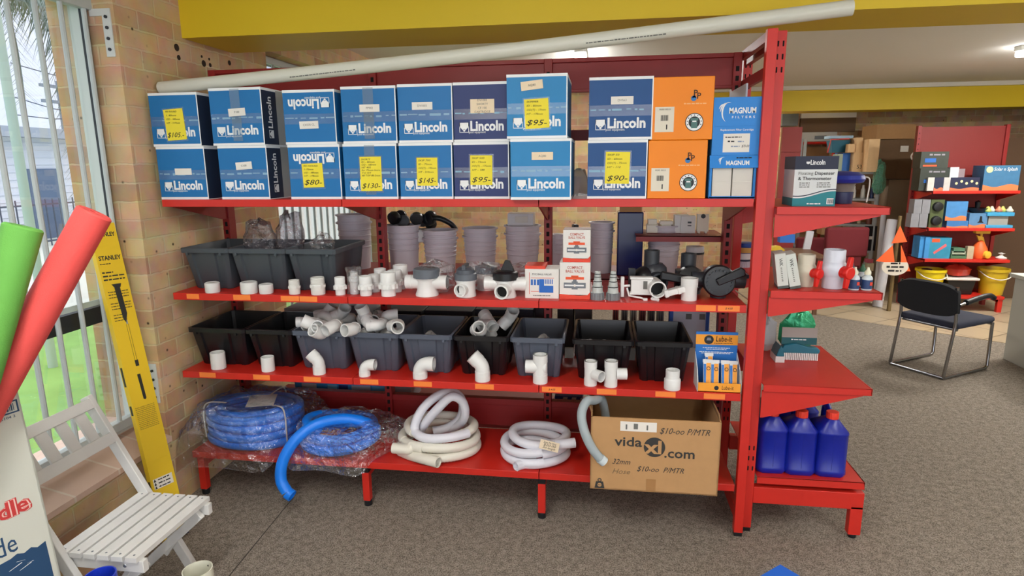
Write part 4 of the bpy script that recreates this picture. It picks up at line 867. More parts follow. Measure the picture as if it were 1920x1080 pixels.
# bags standing in the tubs of the middle shelf
for i, (px, py, y, s_, lb, cm) in enumerate(((487, 455, .20, (.085, .05, .11), 'dark bag standing in the middle tub of the three on the middle shelf', clear_mat('smoky_film', tint=(.72, .70, .74, 1), gloss=.07, rough=.15, body=.10, bodycol=(.3, .28, .3, 1), bump=.9, bscale=14)), (545, 445, .22, (.07, .05, .12), 'taller smoky bag leaning between the two tubs on the middle shelf', None), (607, 462, .16, (.06, .04, .06), 'small clear bag in the tub behind the threaded adaptors', FILM))):
    p = P(px, py, Y=y); cm = cm or bpy.data.materials['smoky_film']; film_blob('plastic_bag', lb, (p.x, y, p.z), *s_, 30+i, m=cm)

# ============================================================ LUBRICANT COUNTER DISPLAY
xa, xb = P(1308, 735, Y=.01).x, P(1389, 735, Y=.01).x; w_ = xb-xa
t = thing('display_box', 'blue and orange counter display box of lubricant tubes beside the end post', 'display box', ((xa+xb)/2, .012, ZL)); lub = t
DB = mat('display_blue', '#2272C4', .5); DO = mat('display_orange', '#EE9E2C', .5)
b = MB(); b.box(-w_/2, w_/2, 0, .003, 0, .042); b.build('front_lip', DO, t, smooth=False)
b = MB()
for sx in (-1, 1): b.prism([(0, 0), (.12, 0), (.12, .15), (.03, .09), (0, .042)], sx*w_/2-.0015, sx*w_/2+.0015, 'yz')
b.box(-w_/2, w_/2, 0, .12, 0, .003); b.build('tray', mat('display_white', '#D8DADA', .6), t, smooth=False)
b = MB(); b.box(-w_/2, w_/2, .118, .122, 0, .245); b.m(1).box(-w_/2, w_/2, .1165, .118, .185, .232); b.build('header', [DB, DO], t, smooth=False)
lettering(t, 'Lube-it', .03, .212, .036, mat('dark_brown_ink'), y=.1155, w=.07, shear=.1, bold=.01); greek(t, [(-.012, .07, .193)], .003, mat('dark_brown_ink'), y=.1158)
b = MB(); b.lathe([(0, 0), (.021, 0), (.021, .001), (0, .001)], 26, (-.035, .1165, .208), (0, -1, 0)); b.m(1).prism([(-.046, .205), (-.024, .205), (-.028, .218), (-.042, .218)], .1145, .1155, 'xz'); b.build('badge', [mat('badge_black'), mat('badge_grey', '#7A7F8C', .6)], t, smooth=False); b = MB(); b.lathe([(0, 0), (.010, 0), (.010, .001), (0, .001)], 20, (-.012, .0, .02), (0, -1, 0)); b.build('badge', mat('badge_black'), t, smooth=False)
greek(t, [(-ww/2, ww/2, z) for z, ww in ((.17, .12), (.163, .09), (.15, .15), (.144, .13))], .0035, WHITE, y=.1176)
lettering(t, 'Lube-it', .035, .021, .026, mat('dark_brown_ink'), y=-.0006, w=.05, shear=.1)
def lubetube(x, y, z, label):
    q = thing('lubricant_tube', label, 'tube', ((xa+xb)/2+x, y+.012, ZL+z), group='lubricant tubes in the display box', rot=(R(-12), 0, 0))
    b = MB(); b.add([(-.017, -.002, .118), (.017, -.002, .118), (.017, .002, .118), (-.017, .002, .118), (-.015, -.012, .01), (.015, -.012, .01), (.015, .012, .01), (-.015, .012, .01)], [(0, 1, 5, 4), (1, 2, 6, 5), (2, 3, 7, 6), (3, 0, 4, 7), (4, 5, 6, 7), (0, 3, 2, 1)]); b.build('body', mat('display_white'), q, bev=.002)
    b = MB(); b.box(-.019, .019, -.003, .003, .116, .130); b.build('crimp', mat('display_white'), q, smooth=False)
    b = MB(); b.add([(-.004, -.0035, .114), (.015, -.0035, .114), (.013, -.0132, .012), (-.006, -.0132, .012)], [(0, 1, 2, 3)]); b.m(1).add([(-.016, -.0036, .11), (-.005, -.0036, .11), (-.007, -.0132, .012), (-.0145, -.0132, .012)], [(0, 1, 2, 3)]); b.build('print', [DO, DB], q, smooth=False)
    b = MB(); b.lathe([(.006, 0), (.0085, 0), (.0085, .001), (.006, .001)], 16, (.005, -.0062, .09), (0, -1, .1), close=True); b.build('badge', mat('badge_black'), q, smooth=False)
    b = MB(); b.cyl((0, 0, 0), (0, 0, .012), .008, n=12); b.build('cap', mat('display_white'), q); return q
for x, y, z, lb in ((-.048, .03, .006, 'front lubricant tube nearest the tubs'), (-.014, .03, .004, 'second lubricant tube, partly before the raised one'), (.03, .03, .004, 'third lubricant tube, with a gap beside it'), (.066, .03, .002, 'lubricant tube nearest the red end post'), (-.035, .07, .025, 'raised lubricant tube standing behind the first two')): lubetube(x, y, z, lb)
# ============================================================ HOSES AND CARTON ON THE BASE SHELF
BH = mat('blue_hose', '#0F7BEA', .38); WH = mat('cream_hose', '#DEDACC', .45); CH = mat('milky_hose', '#DCDCE3', .3, sss=.3); GH = mat('grey_hose', '#9AA5A8', .45)
def catmull(pts, n=8):
    pts = [Vector(p) for p in pts]; out = []
    for i in range(len(pts)-1):
        p0, p1, p2, p3 = pts[max(i-1, 0)], pts[i], pts[i+1], pts[min(i+2, len(pts)-1)]
        for j in range(n):
            t = j/n; out.append(.5*((2*p1)+(p2-p0)*t+(2*p0-5*p1+4*p2-p3)*t*t+(3*p1-p0-3*p2+p3)*t**3))
    return out+[pts[-1]]
def coil(c, rx, ry, z0, r, turns, dz, n=60, a0=0, wob=.01, seed=1, dr=0, kid=0):
    rnd = random.Random(seed); ph = rnd.uniform(0, 6); out = []
    for i in range(int(n*turns)+1):
        a = a0+2*pi*i/n; k = i/n; q = 1+wob*sin(3*a*.93+ph)*1.2-dr*k
        yy = ry*q*sin(a)
        if kid: yy += kid*(1-cos(2*a))*.5*(-1 if sin(a) > 0 else 1)
        out.append(Vector((c[0]+rx*q*cos(a), c[1]+yy, z0+r+dz*k+wob*.4*sin(2*a+ph))))
    return out
zb = ZB
# first blue coil, bagged
x1 = P(482, 840, Y=.2).x
t = thing('hose_coil', 'thick blue hose coil tied with white cord, in a clear bag by the wall', 'hose', (0, 0, 0), group=None)
b = MB()
for k in range(4): b.tube(coil((x1, .22), .235, .185, zb+.002+k*.046, .0245, 1, 0, 48, wob=.012, seed=k), .0245, 12, closed=False)
for k in range(4): b.tube(coil((x1+.006, .22), .185, .135, zb+.006+k*.046, .0245, 1, 0, 48, wob=.014, seed=k+9), .0245, 12)
b.build('hose', BH, t)
b = MB()
for a in (205, 330, 75):
    cx, cy = x1+.235*cos(R(a)), .22+.185*sin(R(a)); ix, iy = x1+.15*cos(R(a)), .22+.10*sin(R(a)); ox, oy = x1+.265*cos(R(a)), .22+.215*sin(R(a))
    b.tube(catmull([(ix, iy, zb+.20), (cx, cy, zb+.212), (ox, oy, zb+.17), (ox, oy, zb+.02)], 6), .004, 6)
b.build('cord', mat('cord_white', '#D6D2C8', .7), t)
p = P(500, 762, Y=.18); b = MB(); b.push(Matrix.Translation((x1+.06, .19, zb+.216)) @ Matrix.Rotation(R(18), 4, 'Z') @ Matrix.Rotation(R(8), 4, 'X')); b.box(-.07, .07, -.06, .06, 0, .0015); b.pop(); b.build('paper_label', PAPER, t, smooth=False)
def film_bag(name, label, c, hx, hy, h, corners, seed):
    """loose clear bag: draped dome with pulled corners"""
    rnd = random.Random(seed); n, m_ = 54, 20; vs = []; b = MB()
    ph = [rnd.uniform(0, 6.28) for _ in range(6)]
    for i in range(m_+1):
        v = i/m_
        for j in range(n):
            u = 2*pi*j/n; e = 2.6
            ux = abs(cos(u))**(2/e)*(1 if cos(u) > 0 else -1); uy = abs(sin(u))**(2/e)*(1 if sin(u) > 0 else -1)
            rr = sin(v*pi/2)**.55 if v < 1 else 1; z = h*(1-v**3.2)
            if v >= .92: z = .002
            x, y = hx*ux*rr, hy*uy*rr
            for (ca, pull, dz) in corners:
                wgt = max(0, cos(u-R(ca)))**10*v**2; x += cos(R(ca))*pull*wgt; y += sin(R(ca))*pull*wgt; z += dz*wgt
            q = (.010*sin(7*u+ph[0]+4*v)+.008*sin(11*u+ph[1])*sin(5*v+ph[2]))*sin(v*pi)+rnd.uniform(-.0045, .0045)
            yy = c[1]+y*(1+q*4); zz = max(.0015, z+q)
            if yy < -.004: zz = zz-min(.06, (-.004-yy)*.9)*(1 if v > .8 else 0)
            vs.append((c[0]+x*(1+q*4), yy, c[2]+zz))
    fs = [(i*n+j, i*n+(j+1) % n, (i+1)*n+(j+1) % n, (i+1)*n+j) for i in range(m_) for j in range(n)]
    b.add(vs, fs); return tag(b.build(name, FILM, None, smooth=False), label, 'bag')
film_bag('plastic_bag', 'clear plastic bag wrapped around the tied blue hose coil by the wall', (x1+.0, .195, zb), .285, .25, .236, ((222, .10, -.0), (300, .04, -.0), (35, .14, .0)), 3)
# second blue coil with its free end hanging
x2 = P(640, 850, Y=.16).x
t = thing('hose_coil', 'blue hose coil with its free end hanging over the shelf edge', 'hose', (0, 0, 0))
b = MB(); pts = coil((x2, .17), .19, .15, zb+.003, .0265, 2.15, .053, 44, a0=R(200), wob=.012, seed=4, dr=.06)
e = pts[-1]
free = [P(702, 800, Y=.16), P(672, 788, Y=.13), P(630, 786, Y=.09), P(588, 798, Y=.03), P(553, 826, Y=-.03), P(530, 866, Y=-.07), P(527, 900, Y=-.09), P(538, 922, Y=-.10), P(548, 930, Y=-.105)]
b.tube(pts, .0265, 14); b.build('coiled_hose', BH, t)
b = MB(); b.tube(catmull([Vector((x2+.17, .2, zb+.09))]+free[:-1], 8), .0275, 16, caps=False); ep = catmull(free, 8); b.pipe(ep[-8:], .029, .005, 18); b.build('free_end', BH, t)
film_bag('plastic_bag', 'clear plastic bag over the second blue hose coil at the shelf joint', (x2+.02, .165, zb), .24, .20, .155, ((230, .06, .0), (10, .12, .04), (300, .05, .0)), 8)
p = P(745, 800, Y=.30); film_blob('plastic_bag', 'loose end of clear bag lying between the blue and cream hoses', (p.x, .30, zb+.05), .10, .05, .05, 21)
# cream ribbed coil
x3 = P(822, 850, Y=.17).x
def ribbed(b, pts, r, n=12):
    rad = [r*(1.0 if i % 2 else .93) for i in range(len(pts))]; b.tube(pts, r, n, rad=rad)
t = thing('hose_coil', 'cream ribbed hose coil under the upright clear loop', 'hose', (0, 0, 0))
b = MB(); ends = [P(790, 866, Y=.0), P(822, 870, Y=-.03)]
ribbed(b, coil((x3, .19), .195, .165, zb+.002, .0245, 1.0, .004, 150, a0=R(235), wob=.008, seed=5), .0245)
ribbed(b, coil((x3+.004, .19), .19, .16, zb+.050, .0245, 1.0, .004, 150, a0=R(215), wob=.010, seed=6), .0245)
ribbed(b, coil((x3+.01, .20), .17, .14, zb+.098, .0235, .8, .006, 150, a0=R(-60), wob=.010, seed=7), .0235)
b.build('hose', WH, t)
b = MB(); c0 = coil((x3, .19), .195, .165, zb+.002, .0245, 1.0, .004, 150, a0=R(235), wob=.008, seed=5)[0]
b.pipe([tuple(v) for v in catmull([c0+Vector((-.06, .035, .0)), c0, P(796, 862, Y=.0)+Vector((0, 0, .005)), P(822, 867, Y=-.03)], 6)], .0265, .004, 16)
c1 = coil((x3+.004, .19), .19, .16, zb+.050, .0245, 1.0, .004, 150, a0=R(215), wob=.010, seed=6)[0]
b.pipe([tuple(v) for v in catmull([P(737, 840, Y=.04), P(765, 842, Y=.035), c1+Vector((.05, -.045, 0)), c1+Vector((.12, -.065, .0))], 6)], .0265, .004, 16); b.build('cuff', WH, t)
# milky hose looped upright on top of it
t = thing('hose_loop', 'milky clear hose looped upright on top of the cream ribbed coil', 'hose', (0, 0, 0))
b = MB()
z5 = zb+.152
lp = [P(878, 812, Y=.12), P(845, 820, Y=.06), P(800, 822, Y=.05), P(778, 808, Y=.1), P(784, 780, Y=.13), P(803, 755, Y=.15), P(830, 738, Y=.17), P(855, 738, Y=.19), P(868, 758, Y=.22), P(862, 785, Y=.24), P(838, 802, Y=.24), P(812, 808, Y=.22)]
lp2 = [P(785, 812, Y=.17), P(800, 790, Y=.14), P(822, 765, Y=.12), P(846, 744, Y=.12), P(866, 752, Y=.14), P(872, 775, Y=.17), P(862, 795, Y=.22), P(835, 806, Y=.26)]
b.tube(catmull(lp, 8), .0225, 14); b.tube(catmull(lp2, 8), .0225, 14); b.build('hose', CH, t)
# milky coil with tag
x4 = P(1003, 842, Y=.17).x
t = thing('hose_coil', 'milky clear hose coil with a handwritten price tag', 'hose', (0, 0, 0))
b = MB(); b.tube(coil((x4, .17), .155, .135, zb+.002, .022, 1.1, .006, 60, a0=R(255), wob=.012, seed=11), .022, 14)
b.tube(coil((x4-.004, .17), .15, .13, zb+.046, .022, 1.0, .01, 60, a0=R(-70), wob=.014, seed=12), .022, 14)
b.tube(coil((x4+.02, .18), .135, .12, zb+.09, .022, 1.0, .004, 60, a0=R(-60), wob=.014, seed=13), .022, 14)
ee = coil((x4+.02, .18), .135, .12, zb+.09, .022, 1.0, .004, 60, a0=R(-60), wob=.014, seed=13)[0]
b.build('hose', CH, t)
b = MB(); b.pipe([tuple(v) for v in catmull([ee+Vector((-.03, -.012, 0)), ee+Vector((.02, .012, 0)), P(1060, 832, Y=.07), P(1078, 830, Y=.08)], 6)], .0235, .004, 16); e2 = coil((x4, .17), .155, .135, zb+.002, .022, 1.1, .006, 60, a0=R(255), wob=.012, seed=11)[0]
b.pipe([tuple(v) for v in catmull([e2+Vector((.06, .02, 0)), e2, e2+Vector((-.035, -.03, 0))], 5)], .0235, .004, 16); b.build('cuff', CH, t)
pt = P(1030, 836, Y=.02); b = MB(); b.push(Matrix.Translation(pt) @ Matrix.Rotation(R(12), 4, 'Y') @ Matrix.Rotation(R(-35), 4, 'X')); b.box(-.046, .046, -.0008, .0008, -.022, .022); b.pop(); tg_ = b.build('price_tag', CREAMP, t, smooth=False)
for i, s_ in enumerate(('Spare Per Hose', '$20.00', '3m length')): lettering(tg_, s_, 0, 0, .014, INK, shear=.3, name='handwriting', base=Matrix.Rotation(R(12), 4, 'Y') @ Matrix.Rotation(R(-35), 4, 'X') @ FRONT, at=pt+Matrix.Rotation(R(12), 4, 'Y') @ Matrix.Rotation(R(-35), 4, 'X') @ Vector((0, -.0012, .012-.012*i)), w=.06)
# ---- big brown carton
pl, pr_ = P(1106, 915, Z=.262), P(1345, 930, Z=.262); w_ = (pr_-pl).length; yaw_ = math.atan2(pr_.y-pl.y, pr_.x-pl.x); h = P(1230, 786, Y=(pl.y+pr_.y)/2).z-.262
t = thing('cardboard_carton', 'big open brown carton overhanging the base shelf, with handwritten prices', 'cardboard box', ((pl.x+pr_.x)/2, (pl.y+pr_.y)/2, .2605), yaw_)
D_ = .46; hw = w_/2; b = MB()
b.box(-hw, hw, 0, .006, 0, h); b.box(-hw, -hw+.006, 0, D_, 0, h); b.box(hw-.006, hw, 0, D_, 0, h); b.box(-hw, hw, D_-.006, D_, 0, h); b.box(-hw, hw, 0, D_, 0, .006); b.build('body', KRAFT, t, smooth=False)
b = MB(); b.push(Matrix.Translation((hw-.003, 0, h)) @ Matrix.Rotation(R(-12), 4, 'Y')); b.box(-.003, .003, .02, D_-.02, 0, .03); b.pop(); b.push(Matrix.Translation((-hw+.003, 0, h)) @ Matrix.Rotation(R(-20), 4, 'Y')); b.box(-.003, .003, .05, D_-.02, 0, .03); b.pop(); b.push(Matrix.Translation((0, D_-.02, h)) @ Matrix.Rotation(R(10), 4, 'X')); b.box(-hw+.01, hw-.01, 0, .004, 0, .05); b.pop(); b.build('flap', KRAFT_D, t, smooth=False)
VI = mat('carton_print', '#33322F', .75)
fx = lambda px: (px-1228)/241*w_; fz = lambda py: (912-(py))/133*h*1.0
def L_(s, px, py, hgt, wpx, m=VI, **k): return lettering(t, s, fx(px), fz(py), hgt, m, w=wpx/241*w_, **k)
L_('vida', 1179, 822, .062, 52, bold=.018); L_('.com', 1275, 839, .062, 56, bold=.018)
b = MB(); c = (fx(1228), -.0005, fz(829)); b.lathe([(0, 0), (.046, 0), (.046, .0006), (0, .0006)], 40, c, (0, -1, 0)); b.build('round_mark', VI, t, smooth=False)
lettering(t, 'xl', fx(1227), fz(830), .085, KRAFT, y=-.0015, w=.075, bold=.03)
L_('$10-oo P/MTR', 1282, 799, .04, 92, shear=.35, name='handwriting'); L_('32mm', 1166, 859, .035, 34, shear=.35, name='handwriting'); L_('Hose', 1166, 877, .035, 34, m=mat('faded_ink', '#7E6749', .8), shear=.35, name='handwriting'); L_('$10-oo  P/MTR', 1240, 870, .035, 88, shear=.35, name='handwriting')
L_('WWW.VIDAXL.COM', 1298, 914, .018, 62)
card(t, 'shipping_label', fx(1163), fx(1231), fz(802), fz(785), PAPER)
for a0, a1, c0, c1 in ((1173, 1176, 799, 790), (1212, 1215, 799, 790), (1188, 1196, 798, 788)): b = MB(); b.box(fx(a0), fx(a1), -.0016, -.001, fz(c0), fz(c1)); b.build('label_print', mat('grey_ink'), t, smooth=False)
card(t, 'brown_tape', fx(1215), fx(1233), .004, fz(888), mat('brown_tape', '#A5794A', .45))
b = MB(); cx, cz = fx(1126), fz(903); b.prism([(cx-.022, cz-.018), (cx+.022, cz-.018), (cx+.016, cz+.014), (cx-.016, cz+.014)], -.0012, -.0004, 'xz'); b.lathe([(.005, 0), (.009, 0), (.009, .0008), (.005, .0008)], 16, (cx, -.0004, cz+.021), (0, -1, 0), close=True); b.m(1).lathe([(0, 0), (.009, 0), (.009, .0006), (0, .0006)], 16, (cx, -.0012, cz-.002), (0, -1, 0)); b.build('weight_mark', [VI, KRAFT], t, smooth=False)
greek(t, [(cx-.006, cx+.006, cz-.002)], .004, VI, y=-.0022)
# grey hose hanging out of it
t = thing('hose', 'grey hose end hanging out over the corner of the brown carton', 'hose', (0, 0, 0))
gp = [Vector((2.12, .12, .40)), Vector((2.105, .10, .54)), Vector((2.085, .05, .625)), Vector((2.055, -.01, .64)), P(1101, 752, Y=-.055), P(1092, 768, Y=-.085), P(1091, 788, Y=-.11), P(1098, 815, Y=-.13), P(1110, 840, Y=-.135), P(1124, 858, Y=-.135), P(1133, 866, Y=-.13)]
b = MB(); gg = catmull(gp, 8); b.tube(gg[:-5], .0205, 14); b.build('hose', GH, t); b = MB(); b.pipe([tuple(v) for v in gg[-8:]], .0225, .004, 16); b.build('cuff', mat('pale_cuff', '#C2CDD0', .4), t)
# rest of that hose, coiled down inside the carton
b = MB(); b.tube(coil(((pl.x+pr_.x)/2, .16), .2, .14, .268, .0205, 2.6, .042, 44, seed=31), .0205, 12); tag(b.build('hose_coil', GH), 'grey hose coiled down inside the big brown carton', 'hose')

# ============================================================ GOODS ON THE REAR SIDE OF THE SHELVING
BM = mat('bucket_grey_mauve', '#D6CFD6', .4, trans=0)
def basket(r0, r1, h, nested=1, ribs=4, window=False):
    b = MB()
    for k in range(nested):
        z = k*.045; pr = [(r0, z), (r0, z+.004)]
        for i in range(ribs): zz = z+h*(.45+.5*i/ribs); rr = r0+(r1-r0)*(zz-z)/h; pr += [(rr, zz), (rr+.004, zz+.003), (rr+.004, zz+.008), (rr+.001, zz+.011)]
        pr += [(r1, z+h-.01), (r1+.010, z+h-.008), (r1+.010, z+h), (r1-.003, z+h), (r0-.004, z+.006)]
        b.lathe(pr, 32)
    return b
for i, (x0, x1, yt, Y, h, nst, lb) in enumerate(((635, 697, 404, .78, .25, 2, 'tall stack of grey baskets just behind the tub with clear bags'), (726, 788, 424, .74, .235, 1, 'grey ribbed bucket standing behind the slotted upright'), (793, 858, 434, .72, .22, 2, 'pair of nested grey buckets behind the check valve'), (868, 933, 430, .76, .20, 2, 'pair of nested grey baskets behind the small diverter valve'), (946, 1014, 425, .74, .215, 2, 'grey ribbed buckets nested under a clear tub'), (1104, 1152, 418, .76, .23, 2, 'narrow stack of grey baskets between ball valve boxes and navy box'), (1212, 1278, 424, .74, .24, 2, 'mauve grey bucket stack behind the dark three way valve'), (1034, 1058, 440, .80, .2, 1, 'grey bucket mostly hidden behind the ball valve boxes'))):
    a, c = P(x0, 450, Y=Y).x, P(x1, 450, Y=Y).x; r1 = (c-a)/2
    hh = max(.15, P((x0+x1)/2, yt, Y=Y-r1).z-1.10-.045*(nst-1)-.0)
    tag(basket(r1*.8, r1-.008, hh, nst, 4).build('bucket', BM, None, ((a+c)/2, Y, 1.10)), lb, 'bucket', 'grey baskets on the rear shelf')
p = P(978, 404, Y=.74); b = MB(); b.box(-.072, .072, -.05, .05, 0, .075); b.m(1).box(-.03, .04, -.0512, -.05, .025, .06); tag(b.build('clear_tub', [mat('frosted_tub', '#D0CCCE', .3), PAPER], None, (p.x, .74, P(978, 425, Y=.74).z+.002), bev=.006), 'frosted tub with white label on top of the nested grey buckets', 'tub')
a, c = P(1157, 450, Y=.72).x, P(1204, 450, Y=.72).x
t = thing('navy_box', 'tall shiny navy box with cardboard on top, behind the dark three way valve', 'box', ((a+c)/2, .72, 1.10)); hb = P(1180, 398, Y=.65).z-1.10
b = MB(); b.box(-(c-a)/2, (c-a)/2, -.07, .07, 0, hb); b.build('body', mat('navy_gloss', '#16205A', .22), t, bev=.006); b = MB(); b.box(-(c-a)*.42, (c-a)*.42, -.06, .06, hb, hb+.03); b.build('cardboard_lid', KRAFT, t, smooth=False)
CRM = mat('cream_plastic', '#F0EBD8', .4)
for i, (x0, x1, y0, y1, lb, kind) in enumerate(((1213, 1234, 392, 418, 'cream skimmer part, one of the two small ones, next to the navy box', 0), (1237, 1262, 396, 419, 'cream funnel shaped skimmer part on the upper rear shelf', 1), (1265, 1304, 392, 426, 'largest white skimmer part with dark print on the upper rear shelf', 2), (1307, 1329, 384, 420, 'cream slotted bracket on the upper rear shelf by the upright', 3))):
    Y = .66; a, c = P(x0, y1, Y=Y), P(x1, y1, Y=Y); w_ = c.x-a.x; hh = min(P(x0, y0, Y=Y).z-a.z, .16); z = 1.331; b = MB()
    if kind == 0: b.box(-w_/2, w_/2, 0, .05, 0, hh*.6); b.box(-w_/2*.8, w_/2*.8, .005, .045, hh*.6, hh); b.box(-w_/2*1.05, w_/2*1.05, -.003, .053, hh*.55, hh*.62)
    elif kind == 1: b.box(-w_*.5, w_*.5, 0, .06, hh*.7, hh); b.box(-w_*.38, w_*.38, .004, .056, 0, hh*.72)
    elif kind == 2: b.box(-w_/2, w_*.2, .01, .08, 0, hh); b.box(-w_*.2, w_/2, 0, .07, 0, hh*.95); b.m(1).box(w_*.12, w_*.3, -.001, 0, hh*.55, hh*.65); b.box(w_*.12, w_*.3, -.001, 0, hh*.4, hh*.45)
    else: b.box(-w_/2, w_/2, 0, .03, hh*.1, hh); b.m(1).lathe([(0, 0), (.012, 0), (.012, .002)], 14, (0, -.001, hh*.9), (0, -1, 0)); b.m(0); [b.box(s_*w_*.3-.006, s_*w_*.3+.006, 0, .03, 0, hh*.12) for s_ in (-1, 1)]
    tag(b.build('skimmer_part', [CRM if kind != 2 else mat('pale_plastic', '#E2E2DE', .4), BLACK], None, ((a.x+c.x)/2, Y, z), bev=.003), lb, 'spare part')
def cartridge(px, py, Y, r, h, z, label, body='#CDB9A4', band=BLACK):
    t = thing('filter_cartridge', label, 'filter cartridge', (P(px, py, Y=Y).x, Y, z)); b = MB(); n = 56
    b.prism([((r if j % 2 else r*.93)*cos(2*pi*j/n), (r if j % 2 else r*.93)*sin(2*pi*j/n)) for j in range(n)], .02, h-.03, 'xy'); b.build('pleats', mat('pleat_'+body[1:], body, .7), t, smooth=False)
    b = MB(); b.lathe([(r*1.05, h-.04), (r*1.05, h-.03), (0, h-.03)], 28); b.lathe([(0, 0), (r*1.05, 0), (r*1.05, .018), (0, .018)], 28); b.build('band', band, t)
    b = MB(); b.lathe([(r, h-.03), (r, h-.006), (r*.95, h), (r*.5, h), (r*.48, h-.008), (0, h-.008)], 28); b.build('end_cap', mat('cap_white', '#D8D8DA', .4), t); return t
cartridge(1303, 470, .72, .047, .155, 1.10, 'filter cartridge with white cap and dark band beside the right rear upright')
cartridge(1394, 470, .66, .042, .13, 1.10, 'pale filter cartridge standing under a blue and yellow tin', '#C5C3D2', mat('band_navy', '#1B2140', .5))
b = MB(); b.lathe([(0, 0), (.042, 0), (.042, .034), (.044, .036), (.044, .052), (.03, .056), (0, .056)], 26); b.m(1).lathe([(.0425, .003), (.0425, .03)], 26); tag(b.build('tin', [mat('tin_blue', '#2450A8', .4), mat('tin_yellow', '#D9B25A', .5)], None, (P(1400, 440, Y=.66).x, .66, 1.231)), 'blue and yellow tin on top of the pale filter cartridge', 'tin')
# black cleaner parts and white bits on the rear shelf ends
p = P(783, 402, Y=.9)
t = thing('pool_cleaner', 'black pool cleaner head with hose lying on top of the grey buckets', 'pool cleaner', (p.x, .80, p.z-.03)); b = MB(); rnd = random.Random(3)
for i in range(9): q = Vector((rnd.uniform(-.11, .11), rnd.uniform(-.05, .05), rnd.uniform(-.02, .03))); b.lathe([(0, -.02), (.035, -.018), (.04, 0), (.035, .02), (0, .022)], 14, tuple(q), (rnd.uniform(-1, 1), -1, rnd.uniform(-.5, .5)))
b.build('head', BLACK, t); b = MB(); b.tube(catmull([(.08, 0, .0), (.15, -.02, .02), (.22, 0, -.01), (.25, .02, -.05)], 6), .016, 10); b.build('hose', BLACK, t)
b = MB(); b.box(-.09, .09, -.06, .06, -.12, -.045); b.build('base', mat('pale_plastic'), t, bev=.01)
a = P(1045, 420, Y=.9); b = MB(); b.box(-.06, .06, 0, .08, 0, .17); b.m(1).box(-.06, .06, -.001, 0, .09, .12); tag(b.build('aqua_carton', [mat('aqua_print', '#B7D3CE', .6), mat('print_blue')], None, (a.x+.02, .90, 1.10), smooth=False), 'pale aqua carton behind the narrow end of the middle bay', 'carton')
b = MB(); rnd = random.Random(8)
for i in range(5): b.box(-.05+i*.02, -.02+i*.03, rnd.uniform(-.03, 0), .03, .0, rnd.uniform(.1, .26))
tag(b.build('cleaner_parts', mat('mixed_dark', '#34363A', .5), None, (P(1090, 420, Y=.9).x, .9, 1.10), rz=.3, bev=.006), 'dark and light cleaner parts standing behind the ball valve boxes', 'spare part')
# goods seen between the middle and lower shelves (rear shelf at .62)
def rbox(px0, px1, py0, Y, z, col, label, name='storage_box', d=.2, m=None, cat='box'):
    a, c = P(px0, py0, Y=Y), P(px1, py0, Y=Y); b = MB(); b.box(a.x, c.x, Y, Y+d, z, max(z+.05, a.z)); o = b.build(name, m or mat('goods_'+col[1:], col, .6), None, bev=.004)
    return tag(o, label, cat), a, c
rbox(532, 622, 578, .62, .62, '#B9B6B2', 'pale foil tray on the rear shelf, seen over the heaped elbows', 'foil_tray', .3)
rbox(625, 690, 572, .74, .62, '#8D8D94', 'grey carton on the rear shelf behind the first shelf joint')
rbox(700, 790, 582, .70, .62, '#1E1E22', 'dark display carton on the rear shelf behind the heaped elbows')
o, a, c = rbox(795, 885, 582, .72, .62, '#26262C', 'dark carton with grey letters on the rear shelf'); lettering(o, 'AM', a.x+.12, a.z-.045, .05, mat('grey_print_light', '#8A8790', .6), y=.7192)
o, a, c = rbox(890, 955, 580, .72, .62, '#2A2A33', 'dark carton with a small yellow strip on the rear shelf'); card(o, 'yellow_strip', a.x+.03, a.x+.08, a.z-.085, a.z-.06, mat('strip_yellow', '#C9BE35', .6), y=.7192)
for i, (x0, x1) in enumerate(((960, 1000), (1003, 1022), (1045, 1075), (1078, 1110))): rbox(x0, x1, 580-i % 2*3, .74, .62, ('#2B2E3C', '#3A3438', '#2E2724', '#46403C')[i], ('dark navy pack on the rear shelf left of the slotted post', 'narrow dark pack on the rear shelf beside the slotted post', 'dark brown pack on the rear shelf right of the slotted post', 'brown grey pack on the rear shelf by the red stripe')[i], 'dark_pack')
for i in range(6):
    a = P(1150+i*17, 575, Y=.76); b = MB(); b.box(a.x, a.x+.03, .76, .9, .62, .62+.33); b.m(1)
    for k in range(2): b.box(a.x+.006+k*.011, a.x+.010+k*.011, .759, .76, .64, .94)
    tag(b.build('striped_pack', [mat('pack_%d' % (i % 3), ('#8A3A34', '#6E6A62', '#A39C8C')[i % 3], .6), INK], None, smooth=False), 'slim striped pack in the row behind the last black tub', 'pack', 'striped packs on the rear shelf')
o, a, c = rbox(1256, 1332, 572, .60, .62, '#2A56A8', 'white and blue carton leaning behind the lubricant display', 'blue_edged_carton', .05)
b = MB(); b.box(a.x+.02, c.x-.02, .598, .60, .64, a.z-.002); b.build('white_front', mat('front_white', '#B9BCC6', .6), o, smooth=False); b = MB()
for k in (0, 1): b.box(a.x+.085+k*.07, a.x+.115+k*.07, .597, .598, a.z-.075, a.z-.045)
b.build('pictures', mat('grey_ink'), o, smooth=False)
for px in (1067, 1183, 1297, 955): a = P(px, 660, Y=.44); b = MB(); b.box(a.x-.022, a.x+.022, .43, .445, ZL, a.z+.025); tag(b.build('card_divider', mat('divider_cream', '#C9C3B4', .7), None, smooth=False), 'pale card standing behind the gap between two black tubs', 'card', 'pale cards behind the tubs')
